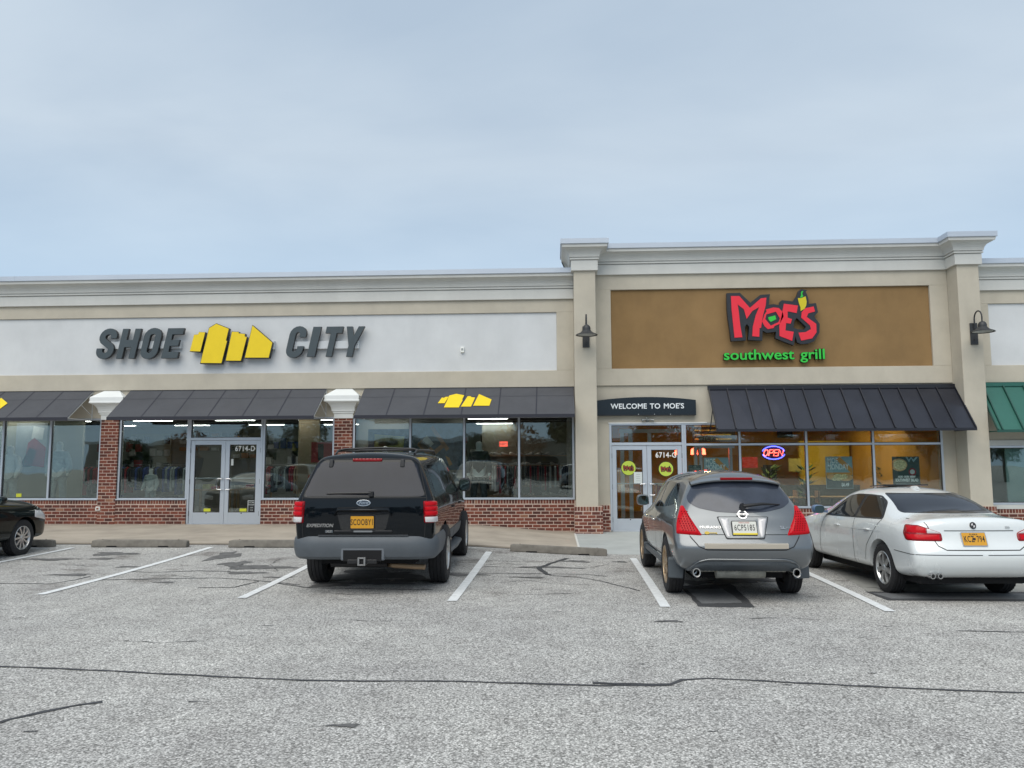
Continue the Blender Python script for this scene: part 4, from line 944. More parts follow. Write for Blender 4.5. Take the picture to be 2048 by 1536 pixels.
# raised display floor
MB().box(XL+.3, P1[0], 20.25, 21.9, FLOOR, F_).build('display_plinth', m_tan, shop); MB().box(P2[1], -.9, 20.25, 22.0, FLOOR, F_).build('display_plinth', m_tan, shop); MB().box(P1[1], DX0-.1, 20.25, 21.6, FLOOR, F_).build('display_plinth', m_tan, shop); MB().box(DX1+.1, P2[0], 20.25, 21.6, FLOOR, F_).build('display_plinth', m_tan, shop)
MB().box(-21, atx(163, 21.9), 21.9, 22.0, FLOOR, 3.12).build('display_wall', m_tan, shop)
MB().box(atx(716, 22.1), atx(925, 22.1), 22.1, 22.2, FLOOR, 3.12).build('display_wall', m_iw, shop)
MB().box(atx(598, 22.0), atx(640, 22.0), 21.9, 22.0, FLOOR, 3.12).build('display_wall', mat('curtain_tan', (.22, .17, .11), .9), shop)
# wall pictures and hanging clothes
def board(name, label, cat, px0, py0, px1, py1, Y, m, th=.03, decor=None, group=None):
    a, b = W(px0, py1, Y), W(px1, py0, Y); t = thing(name, label, cat, ((a.x+b.x)/2, Y, a.z), 0, group)
    MB().box(a.x, b.x, Y, Y+th, a.z, b.z).build('panel', m, t)
    for nm, polys, mm in (decor or []):
        for pl in polys:
            P = [(a.x+(b.x-a.x)*u, a.z+(b.z-a.z)*v) for u, v in pl]; me = shape_mesh([P], ext=.001); me.transform(Matrix.Translation((0, Y-.003, 0))); link(nm, me, mm, t)
    return t
m_denim = mat('denim_picture', (.07, .10, .15), .7, vary=.6, vscale=5); m_leather = mat('leather_tan', (.36, .16, .06), .6, vary=.2, vscale=9); m_pict = mat('light_picture', (.32, .34, .35), .7, vary=.15, vscale=3)
m_ylp = mat('olive_yellow_print', (.33, .32, .10), .7, vary=.3, vscale=6)
board('wall_picture', 'pale tall picture panel with a dark garment and red print, behind the left display glass', 'picture', 28, 846, 96, 945, 21.85, m_pict, decor=[('print_shape', [[(.3, .15), (.95, .1), (.98, .5), (.6, .7), (.4, .6)]], m_redc), ('print_shape', [[(.15, .1), (.55, .12), (.7, .45), (.45, .5)]], m_blkc), ('print_shape', [[(.5, .68), (.85, .66), (.9, .9), (.55, .94)]], m_whc)])
board('wall_picture', 'olive and grey printed picture above the black sport utility vehicle', 'picture', 735, 858, 822, 960, 21.6, m_denim, decor=[('print_shape', [[(.15, .35), (.8, .35), (.85, .85), (.15, .9)]], m_ylp), ('print_shape', [[(.25, .66), (.7, .68), (.7, .78), (.25, .76)], [(.4, .45), (.7, .47), (.7, .56), (.4, .54)]], m_pict)])
board('wall_picture', 'large picture of tan boots and a wooden frame on dark denim', 'picture', 822, 846, 926, 940, 21.6, m_denim, decor=[('print_shape', [[(.12, .52), (.42, .20), (.50, .26), (.20, .62)], [(.36, .9), (.42, .95), (.74, .45), (.68, .4)], [(.12, .55), (.2, .65), (.45, .42), (.40, .35)], [(.3, .3), (.38, .24), (.66, .5), (.6, .56)]], m_leather), ('print_shape', [[(.2, .62), (.3, .74), (.44, .56), (.34, .46)]], m_whc), ('print_shape', [[(.48, .16), (.55, .24), (.66, .14), (.72, .02), (.66, .0)], [(.66, .30), (.74, .26), (.80, .12), (.74, .08)]], mat('boot_tan', (.50, .24, .07), .6))])
board('banner', 'red printed banner hanging in the pane right of the shoe shop doors', 'banner', 622, 884, 668, 925, 21.2, m_redc, decor=[('print_shape', [[(.3, .1), (.55, .1), (.55, .9), (.3, .9)]], m_blkc), ('print_mark', [[(.34, .7), (.5, .7), (.5, .85), (.34, .85)]], m_whc)])
m_exit = mat('lit_exit_red', (.6, .05, .05), .5, emit=(1, .12, .08), es=1.2)
t = thing('exit_sign', 'small lit red exit sign hanging deep inside the shoe shop', 'sign', (atx(1007, 26), 26, 2.6)); p = W(1007, 888, 26); MB().box(p.x-.13, p.x+.13, 26, 26.06, p.z-.08, p.z+.08).build('lit_face', m_exit, t)
put('lettering', text_mesh('EXIT', .11, .001, off=.004), m_whc, t, (p.x, 25.995, p.z-.038))
# wall of shoes behind the right pane
sh = thing('shoe_wall', 'tan shelves lined with pale shoes behind the right pane beside the pillar', 'shelf', (atx(1100, 27), 27, FLOOR))
a, b = atx(1035, 27), atx(1140, 27)
MB().box(a-1.2, b+.3, 27.05, 27.2, FLOOR, 3.12).build('backing', mat('shoe_wall_tan', (.20, .185, .14), .8), sh)
mb_sh = None
for i, zz in enumerate((1.95, 1.62, 1.28, .95, .62)):
    MB().box(a-1.0, b+.2, 26.75, 27.05, zz, zz+.035).build('shelf', m_wood, sh)
    n = int((b-a+1.1)/.27)
    for k in range(n):
        if random.random() < .15: continue
        x = a-.95+k*.27+random.uniform(-.02, .02); L_ = .12
        if mb_sh is None:
            q = MB(); loft(q, [[(xx, -.04*w, 0), (xx, .04*w, 0), (xx, .035*w, hh), (xx, -.035*w, hh)] for xx, w, hh in ((-.13, .7, .10), (-.08, 1, .11), (-.02, 1, .08), (.05, 1.1, .05), (.11, 1, .04), (.135, .6, .02))])
            me = bpy.data.meshes.new('shoe'); me.from_pydata(q.v, [], q.f); me.shade_smooth(); mb_sh = me
            mb_sh.materials.append(mat('pale_shoe', (.45, .42, .38), .6, rnd=.6))
        o = bpy.data.objects.new('shoe', mb_sh); COL.objects.link(o); o.location = (x, 26.87, zz+.036); o.rotation_euler = (0, 0, random.choice((0, pi))+random.uniform(-.3, .3))
        tag(o, f'pale trainer on the {["top","second","third","fourth","lowest"][i]} tan shelf of the shoe wall', 'shoe', f'shoes on the {["top","second","third","fourth","lowest"][i]} shelf')
def rack(px, Y, w, label, mats_, z=FLOOR, h=1.5):
    x = atx(px, Y); t = thing('clothes_rack', label, 'clothes rack', (x, Y, z))
    mb = MB(); mb.tube([(-w/2, 0, .02), (-w/2, 0, h), (w/2, 0, h), (w/2, 0, .02)], .015, 6); mb.tube([(-w/2, -.25, .02), (-w/2, .25, .02)], .015, 6); mb.tube([(w/2, -.25, .02), (w/2, .25, .02)], .015, 6); mb.build('rail', m_chrome_i, t, world=False)
    n = int(w/.075)
    for k in range(n):
        xx = -w/2+.05+k*.075; d = random.uniform(.45, .9); g_ = MB(); j = random.uniform(-.01, .01)
        loft(g_, [[(xx+j, -.06, h-.05), (xx+.02+j, -.06, h-.05), (xx+.02+j, .06, h-.05), (xx+j, .06, h-.05)], [(xx-.01, -.22, h-.13), (xx+.035, -.22, h-.13), (xx+.035, .22, h-.13), (xx-.01, .22, h-.13)], [(xx-.015, -.2, h-d), (xx+.04, -.2, h-d), (xx+.04, .2, h-d), (xx-.015, .2, h-d)]])
        g_.build('garment', random.choice(mats_), t, world=False)
rack(262, 22.4, 1.1, 'rack of blue and dark clothes left of the child mannequin', [m_bluc, m_blkc, m_bluc, m_redc])
rack(345, 22.8, 1.2, 'rack of dark clothes right of the child mannequin', [m_blkc, m_blkc, m_bluc, m_gryc])
rack(180, 22.3, .7, 'rack of red clothes beside the left brick pier', [m_redc, m_redc, m_blkc])
rack(560, 23.5, 1.2, 'rack of mixed clothes right of the shoe shop doors', [m_blkc, m_gryc, m_redc, m_wood])
rack(985, 24.0, 1.6, 'rack of mixed clothes behind the plaid mannequin', [m_blkc, m_whc, m_redc, m_gryc])
rack(1085, 24.6, 1.6, 'rack of dark clothes before the shoe wall', [m_blkc, m_blkc, m_redc, m_whc])
rack(640, 22.9, .8, 'rack of pale clothes under the red banner', [m_whc, m_pict, m_blkc])
def counter(px, Y, w, d, h, label, m, z=FLOOR):
    x = atx(px, Y); t = thing('display_table', label, 'table', (x, Y, z)); MB().box(-w/2, w/2, -d/2, d/2, h-.05, h).build('top', m, t, world=False, bevel=.005)
    for sx in (-1, 1):
        for sy in (-1, 1): MB().box(sx*(w/2-.08)-.03, sx*(w/2-.08)+.03, sy*(d/2-.08)-.03, sy*(d/2-.08)+.03, 0, h-.05).build('leg', m, t, world=False)
    for k in range(5): MB().box(-w/2+.1+k*w/5, -w/2+.1+k*w/5+w/7, -d/4, d/4, h+.001, h+.06+random.random()*.08).build('folded_clothes', random.choice([m_redc, m_whc, m_bluc, m_gryc, m_ylp]), t, world=False)
counter(432, 23.2, 1.3, .8, .8, 'wooden display table behind the left shoe shop door', m_wood); counter(500, 24.5, 1.3, .8, .8, 'wooden display table behind the right shoe shop door', m_wood)
# goods and graphics deeper in the shop
for k, (px, Y, w, z0, z1, m_, dsc) in enumerate(((250, 29.9, 2.2, .9, 2.7, m_redc, 'red'), (300, 29.9, 1.6, 1.5, 2.9, m_whc, 'white'), (420, 29.9, 2.4, 2.2, 3.0, m_leather, 'orange brown'), (500, 29.9, 2.0, 1.9, 2.9, m_leather, 'tan'), (560, 29.9, 1.6, 1.0, 2.8, m_bluc, 'blue'), (620, 29.9, 1.4, 1.2, 2.6, m_ylp, 'olive'), (980, 29.9, 2.4, 1.4, 2.9, m_redc, 'dark red'), (1050, 29.9, 1.4, 1.6, 2.8, m_pict, 'pale'))):
    x = atx(px, Y); t = thing('wall_display', f'{dsc} goods display on the back wall of the shoe shop', 'wall display', (x, Y, z0))
    MB().box(x-w/2, x+w/2, Y, Y+.08, z0, z1).build('panel', m_tan if k % 2 else m_iw, t)
    for r_ in range(3):
        for c_ in range(6):
            if random.random() < .2: continue
            xx = x-w/2+w*(c_+.5)/6; zz = z0+(z1-z0)*(r_+.2)/3; s_ = w/16*random.uniform(.7, 1.1)
            MB().box(xx-s_, xx+s_, Y-.12, Y-.005, zz, zz+(z1-z0)*.18*random.uniform(.7, 1.2)).build('goods', random.choice([m_, m_, m_whc, m_blkc]), t)
for k, (px, Y, h, dsc) in enumerate(((232, 21.3, 1.0, 'blue'), (340, 21.4, .9, 'dark'), (690, 21.5, 1.2, 'pale'))):
    x = atx(px, Y); t = thing('clothes_pile', f'{dsc} folded clothes on a low stand at the foot of the window', 'clothes', (x, Y, F_))
    MB().box(-.22, .22, -.18, .18, 0, .35*h).build('stand', m_tan, t, world=False)
    for q in range(4): MB().box(-.19, .19, -.15, .15, .35*h+q*.045, .35*h+q*.045+.04).build('garment', [m_bluc, m_blkc, m_whc][k] if q % 2 else m_gryc, t, world=False, bevel=.01)
# door stickers
def sticker(name, label, cat, px0, py0, px1, py1, m, lines=None, Y=20.026, parent=None):
    a, b = W(px0, py1, Y), W(px1, py0, Y); 
    t = parent if parent else thing(name, label, cat, ((a.x+b.x)/2, Y, a.z)); MB().box(a.x, b.x, Y, Y+.003, a.z, b.z).build('sheet', m, t)
    for s, u, v, size, mm, sx in (lines or []): put('lettering', text_mesh(s, size, .0006, sx=sx), mm, t, (a.x+(b.x-a.x)*u, Y-.002, a.z+(b.z-a.z)*v))
    return t
m_ink2 = mat('black_sticker', (.012, .012, .014), .5); m_ylst = mat('yellow_sticker', (.60, .62, .04), .5); m_paper = mat('white_paper', (.62, .66, .64), .7)
sticker('hours_border', 'thin white frame round the opening hours notice', 'notice', 495, 1001, 511, 1025, m_paper, Y=20.0295)
sticker('opening_hours', 'black opening hours notice low on the right shoe shop door', 'notice', 496, 1002, 510, 1024, m_ink2, [('STORE', .5, .80, .05, m_paper, 1), ('HOURS', .5, .60, .05, m_paper, 1), ('10-9', .5, .34, .045, m_paper, 1), ('12-6', .5, .12, .045, m_paper, 1)])
for a_, b_, l_ in ((407, 421, 'yellow sticker at the foot of the left shoe shop door'), (479, 493, 'yellow sticker at the foot of the right shoe shop door')): sticker('alarm_sticker', l_, 'sticker', a_, 1017, b_, 1023, m_ylst)
sticker('alarm_sticker', 'yellow sticker low in the left display window', 'sticker', 32, 987, 43, 994, m_ylst, Y=20.044)
sticker('door_notice', 'small white sticker on the edge of the right shoe shop door', 'notice', 462, 918, 467, 931, m_paper, Y=20.008)

# ---------------- grill interior
m_ory = mat('orange_yellow_wall', (.50, .30, .06), .8, vary=.15, vscale=1); m_yw = mat('yellow_wall', (.52, .40, .05), .8, vary=.1, vscale=1); m_added_pend = mat('added_pendant_glow', (.9, .6, .2), .5, emit=(1, .72, .34), es=95)
gx0, gx1 = PLX1+.2, PRX0
MB().box(gx0, gx1, 20.2, 29.2, -.08, .02).build('floor', mat('tile_floor', (.14, .11, .09), .5), grill); MB().box(gx0, gx1, 29.0, 29.2, .02, 3.6).build('back_wall', m_ory, grill)
MB().box(gx0, gx1, 20.32, 29.2, 3.4, 3.5).build('ceiling', mat('dark_ceiling', (.10, .07, .04), .9), grill); MB().box(gx0-.1, gx0, 20.3, 29.2, .02, 3.5).build('inner_wall', m_yw, grill); MB().box(gx1-.1, gx1, 20.3, 29.2, -.05, 3.5).build('inner_wall', m_ory, grill)
MB().box(atx(1500, 26), gx1, 26.0, 26.15, .02, 1.0).build('low_wall', mat('dark_tile', (.04, .05, .05), .4), grill)
MB().box(atx(1490, 22.4), atx(1890, 22.4), 22.4, 22.6, 2.55, 3.4).build('bulkhead', m_ory, grill)
MB().box(atx(1600, 26.5), atx(1700, 26.5), 26.5, 26.7, .02, 2.4).build('inner_wall', m_yw, grill)
for i, (px, Y) in enumerate(((1310, 23), (1400, 24), (1490, 22.9), (1530, 25), (1590, 23.3), (1650, 25), (1700, 23.3), (1760, 25.3), (1810, 23.6), (1860, 25))):  # added pendants, unseen above the window heads, to brighten the orange interior
    t = thing('added_pendant', 'added amber pendant lamp, hung out of view to brighten the restaurant', 'lamp', (atx(px, Y), Y, 3.02), 0, 'added amber pendant lamps that brighten the restaurant')
    MB().tube([(0, 0, .12), (0, 0, .38)], .008, 5).build('cord', m_black, t, world=False); MB().lathe([(0, .13), (.05, .12), (.12, .05), (.13, .02)], 16, 'z').build('shade', m_blkc, t, world=False, smooth=True); MB().lathe([(-.005, .0), (-.005, .11), (.02, .11)], 14, 'z').build('bulb', m_added_pend, t, world=False)
# vestibule glazing behind the doors
vb = MB(); 
for px in (1245, 1262, 1300): vb.box(atx(px, 21.8)-.05, atx(px, 21.8)+.05, 21.8, 21.9, .02, 2.5)
vb.box(atx(1240, 21.8), atx(1375, 21.8), 21.8, 21.9, 2.5, 2.6); vb.box(atx(1390, 21.8), atx(1470, 21.8), 21.8, 21.9, 2.08, 2.18)
for px in (1392, 1402, 1462): vb.box(atx(px, 21.8)-.04, atx(px, 21.8)+.04, 21.79, 21.89, .02, 2.2)
vb.build('vestibule_frame', m_alu, grill)
def diner_table(px, Y, label):
    x = atx(px, Y); t = thing('diner_table', label, 'table', (x, Y, .02)); MB().box(-.55, .55, -.4, .4, .72, .76).build('top', m_wood, t, world=False, bevel=.006)
    MB().tube([(0, 0, .02), (0, 0, .72)], .04, 8).build('leg', m_black, t, world=False); MB().lathe([(0, 0), (0, .3), (.02, .28), (.02, 0)], 16, 'z').build('foot', m_black, t, world=False)
def chair(x, Y, rz, label):
    t = thing('chair', label, 'chair', (x, Y, .02), rz); MB().box(-.2, .2, -.2, .2, .44, .47).build('seat', m_blkc, t, world=False); MB().box(-.2, .2, .18, .21, .60, .92).build('backrest', m_wood, t, world=False)
    for a_ in (-1, 1):
        for b_ in (-1, 1): MB().tube([(a_*.18, b_*.18, 0), (a_*.18, b_*.18, .45 if b_ < 0 else .92)], .013, 6).build('leg', m_black, t, world=False)
for px, Y, wd in ((1560, 21.9, 'behind the neon sign'), (1660, 22.2, 'behind the left burrito poster'), (1800, 22.0, 'behind the salad poster')):
    diner_table(px, Y, 'wooden diner table '+wd); x = atx(px, Y); chair(x-.75, Y, pi/2, 'dark chair at the left end of the diner table '+wd); chair(x+.75, Y, -pi/2, 'dark chair at the right end of the diner table '+wd)
x = atx(1440, 25); t = thing('serving_counter', 'red fronted serving counter seen past the doors', 'counter', (x, 25, .02)); MB().box(-1.9, 1.5, -.3, .3, .02, 1.0).build('front', m_redc, t, world=False); MB().box(-1.95, 1.55, -.4, .35, 1.0, 1.05).build('top', m_chrome_i, t, world=False)
m_rl = mat('red_lamp_glow', (.8, .05, .02), .5, emit=(1, .06, .03), es=10)
for k, px in enumerate((1357, 1389, 1405)):
    t = thing('heat_lamp', 'glowing red lamp shade over the serving counter', 'lamp', (atx(px, 24.6), 24.6, 1.95), 0, 'red lamps over the serving counter'); MB().lathe([(0, .11), (.16, .09), (.20, .02)], 14, 'z').build('shade', m_rl, t, world=False, smooth=True); MB().tube([(0, 0, .2), (0, 0, 1.4)], .008, 5).build('cord', m_black, t, world=False)
board('menu_board', 'dark menu board with rows of yellow writing above the counter', 'menu board', 1385, 840, 1470, 884, 25.2, m_blkc, decor=[('menu_row', [[(.05, v), (.9, v), (.9, v+.06), (.05, v+.06)] for v in (.1, .3, .5, .7)], m_ylp)])
for k, (px, py, w, h, Y, m_, dsc) in enumerate(((1500, 925, 30, 22, 25.8, m_redc, 'red'), (1540, 945, 26, 30, 27, m_blkc, 'black'), (1590, 930, 24, 26, 25.8, m_ylp, 'olive'), (1640, 925, 30, 20, 28.8, m_blkc, 'dark'), (1725, 935, 26, 30, 28.8, m_blkc, 'black square'), (1775, 932, 22, 20, 28.8, m_leather, 'tan'), (1860, 925, 24, 26, 28.8, m_redc, 'rust red'), (1570, 868, 30, 14, 28.8, m_blkc, 'wide dark'), (1700, 872, 30, 12, 28.8, m_leather, 'wide tan'), (1820, 872, 26, 14, 28.8, m_leather, 'small tan'))):
    board('wall_picture', f'{dsc} picture on the orange wall inside the restaurant', 'picture', px-w//2, py-h//2, px+w//2, py+h//2, Y, m_)
t_ = board('header_board', 'brown board reading PICK in the pane over the side window', 'board', 1398, 872, 1432, 884, 20.9, mat('board_brown', (.12, .06, .03), .7)); p = W(1415, 881.5, 20.885); put('lettering', text_mesh('PICK', .16, .001, sp=1.1), m_ylp, t_, (p.x, 20.885, p.z))
for k, px in enumerate((1536, 1610, 1770, 1850)):
    x = atx(px, 24.5); t = thing('potted_plant', ['first', 'second', 'third', 'rightmost'][k]+' leafy potted plant inside the restaurant, counted from the left', 'plant', (x, 24.5, .02))
    MB().lathe([(0, .0), (0, .16), (.4, .2), (.4, 0)], 14, 'z').build('pot', m_blkc, t, world=False); pm = MB()
    for q in range(46):
        a = random.random()*6.28; r_ = random.uniform(.05, .42); z = random.uniform(.5, 1.5); d = Vector((cos(a), sin(a), .5)); e_ = Vector((-sin(a), cos(a), 0))*.06
        b_ = Vector((cos(a)*r_*.4, sin(a)*r_*.4, z)); pm.add([b_-e_*.3, b_+d*.14-e_, b_+d*.32, b_+d*.14+e_], [(0, 1, 2, 3)])
    pm.build('foliage', mat('plant_green', (.05, .12, .03), .6, vary=.3, vscale=3), t, world=False, fixn=False)
# windows stickers and posters
def circ(cx, cz, r_, n=28): return [(cx+r_*cos(2*pi*i/n), cz+r_*sin(2*pi*i/n)) for i in range(n)]
m_lime = mat('lime_sticker', (.50, .62, .07), .5); m_brn = mat('sticker_brown_red', (.20, .04, .02), .5)
def logo_sticker(px, py, label):
    p = W(px, py, 20.028); t = thing('round_sticker', label, 'sticker', p)
    for nm, r_, y, m in (('rim', .188, 20.030, m_ink2), ('disc', .175, 20.027, m_lime)):
        me = shape_mesh([circ(p.x, p.z, r_)], ext=.001); me.transform(Matrix.Translation((0, y, 0))); link(nm, me, m, t)
    k = .00021; cx_, cz_ = 1000, 500
    for pl in [BACK]:
        me = shape_mesh([[(p.x+(x-cx_)*k, p.z-(z-cz_)*k+.0) for x, z in pl]], ext=.001); me.transform(Matrix.Translation((0, 20.0235, 0))); link('logo_backing', me, m_ink2, t)
    for pls in RED:
        me = shape_mesh([[(p.x+(x-cx_)*k, p.z-(z-cz_)*k) for x, z in pl] for pl in pls], ext=.001); me.transform(Matrix.Translation((0, 20.0205, 0))); link('letter', me, mat('sticker_red', (.35, .05, .02), .5), t)
logo_sticker(1257, 936, 'round lime sticker with the restaurant name on the left restaurant door'); logo_sticker(1332, 938, 'round lime sticker with the restaurant name on the right restaurant door')
sticker('door_notice', 'white typed notice taped to the left restaurant door beside the lime sticker', 'notice', 1268, 944, 1285, 967, m_paper, [('-----', .5, v, .05, m_ink2, 1.2) for v in (.75, .55, .4, .2)])
m_pwh = mat('poster_white', (.92, .93, .92), .6); m_sky = mat('poster_pale_blue', (.33, .47, .52), .6); m_or = mat('poster_orange', (.72, .32, .07), .6); m_food = mat('poster_food', (.78, .66, .38), .6, vary=.6, vscale=26); m_teal = mat('poster_dark_teal', (.04, .075, .07), .6); m_tort = mat('poster_tortilla', (.72, .42, .20), .6, vary=.4, vscale=12)
def ell(cx, cy, rx, ry, n=20): return [(cx+rx*cos(2*pi*i/n), cy+ry*sin(2*pi*i/n)) for i in range(n)]
def poster(label, px0, py0, px1, py1, kind, Y=20.12):
    a, b = W(px0, py1, Y), W(px1, py0, Y); w, h = b.x-a.x, b.z-a.z; t = thing('poster', label, 'poster', ((a.x+b.x)/2, Y, a.z))
    lay = [0]
    def sh(nm, pl, m):
        lay[0] += 1; me = shape_mesh([[(a.x+w*min(.985, max(.015, u)), a.z+h*min(.985, max(.012, v))) for u, v in pl]], ext=.0006); me.transform(Matrix.Translation((0, Y-.002*lay[0], 0))); link(nm, me, m, t)
    def tx(s, u, v, size, m, sx=1, al='LEFT'):
        lay[0] += 1; put('lettering', text_mesh(s, size*h, .0006, off=.006*h, sx=sx, align=al), m, t, (a.x+w*u, Y-.002*lay[0], a.z+h*v))
    MB().box(a.x, b.x, Y, Y+.006, a.z, b.z).build('sheet', m_sky if kind == 'm' else m_teal, t)
    if kind == 'm':
        sh('print_shape', [(.55, 1), (1, .62), (1, .45), (.35, .93)], m_or); sh('print_shape', [(0, .5), (1, .5), (1, 0), (0, 0)], m_teal); sh('print_shape', [(.0, .5), (1, .5), (1, .42), (.0, .38)], m_or)
        for e_ in (ell(.35, .36, .32, .10), ell(.72, .34, .28, .11)): sh('print_food', e_, m_tort)
        for e_ in (ell(.45, .35, .18, .11), ell(.68, .37, .12, .08), ell(.3, .3, .1, .06)): sh('print_food', e_, m_food)
        tx('MOE', .06, .79, .24, m_pwh, .66); tx('MONDAY', .06, .60, .24, m_pwh, .62); tx('$6.49', .55, .07, .15, m_pwh, .7)
    elif kind == 's':
        sh('print_food', ell(.25, .74, .30, .20), m_tort); sh('print_food', ell(.28, .74, .24, .16), m_food)
        sh('print_mark', [(.5, 1), (.62, .82), (.70, .95), (.78, .82), (.95, 1), (.88, 1), (.78, .9), (.70, 1), (.62, .9), (.56, 1)], m_sky)
        sh('print_shape', ell(.72, .52, .14, .12), m_redc); sh('print_shape', ell(.72, .52, .09, .075), m_paper)
        tx('ADD OUR NEW', .5, .34, .08, m_pwh, .9, 'CENTER'); tx('SOUTHWEST SALAD', .5, .22, .125, m_pwh, .60, 'CENTER'); sh('print_line', [(.1, .12), (.9, .12), (.9, .14), (.1, .14)], m_paper); sh('print_food', ell(.3, .03, .22, .05), m_tort)
    else:
        tx('CATERING', .5, .7, .12, m_paper, .7, 'CENTER'); 
        for v in (.2, .35, .5): sh('print_line', [(.1, v), (.9, v), (.9, v+.03), (.1, v+.03)], m_paper)
poster('MOE MONDAY poster half hidden behind the grey crossover', 1409, 915, 1457, 975, 'm')
poster('full MOE MONDAY burrito poster in the third pane', 1653, 913, 1704, 977, 'm')
poster('dark green SOUTHWEST SALAD poster in the right pane', 1787, 913, 1838, 977, 's')
poster('small black notice beside the restaurant doors', 1377, 930, 1402, 945, 'n')
# neon sign
m_neor = mat('neon_red', (1, .15, .1), .4, emit=(1, .10, .07), es=5); m_neob = mat('neon_blue', (.1, .15, 1), .4, emit=(.07, .08, 1), es=6)
p = W(1546.5, 905.5, 20.16); t = thing('neon_open_sign', 'lit neon OPEN sign, red letters in a blue oval', 'neon sign', p)
MB().lathe([(.0, 0), (.0, .20), (.02, .20), (.02, 0)], 28, 'y').build('backing', m_blkc, t, world=False).scale = (1.5, 1, .92)
for a0, a1 in ((15, 165), (195, 345)):
    pts = [(.275*cos(radians(a)), -.03, .158*sin(radians(a))) for a in range(a0, a1+1, 10)]; MB().tube(pts, .011, 6).build('blue_tube', m_neob, t, world=False)
def neon(ch, x, w, h=.15):
    z0 = -h/2; S_ = {'O': [[(x+w/2+w/2*cos(a), z0+h/2+h/2*sin(a)) for a in [2*pi*i/14 for i in range(15)]]], 'P': [[(x, z0), (x, z0+h), (x+w*.8, z0+h*.98), (x+w, z0+h*.75), (x+w*.8, z0+h*.5), (x, z0+h*.48)]],
      'E': [[(x+w, z0), (x, z0), (x, z0+h), (x+w, z0+h)], [(x, z0+h/2), (x+w*.8, z0+h/2)]], 'N': [[(x, z0), (x, z0+h), (x+w, z0), (x+w, z0+h)]]}
    for pl in S_[ch]:
        m_ = MB(); m_.tube([(u+(v*.25), -.03, v) for u, v in pl], .009, 6)
        m_.build('red_tube', m_neor, t, world=False)
for ch, x in (('O', -.235), ('P', -.105), ('E', .015), ('N', .125)): neon(ch, x, .10)
# neighbour's blind behind the glass
MB().box(NX, 16, 22.0, 22.1, 0, 3.4).build('back_wall', mat('pale_blind', (.22, .29, .28), .8), nb); MB().box(NX, 16, 20.3, 22.1, 3.3, 3.4).build('ceiling', m_ceil, nb); MB().box(NX, 16, 20.3, 22.1, -.05, .01).build('floor', m_flr, nb)
MB().box(W(2012, 940, 20.3).x, 16, 20.3, 20.33, .7, 2.1).build('window_blind', mat('frosted_blind', (.26, .38, .37), .7, vary=.08, vscale=3), nb)
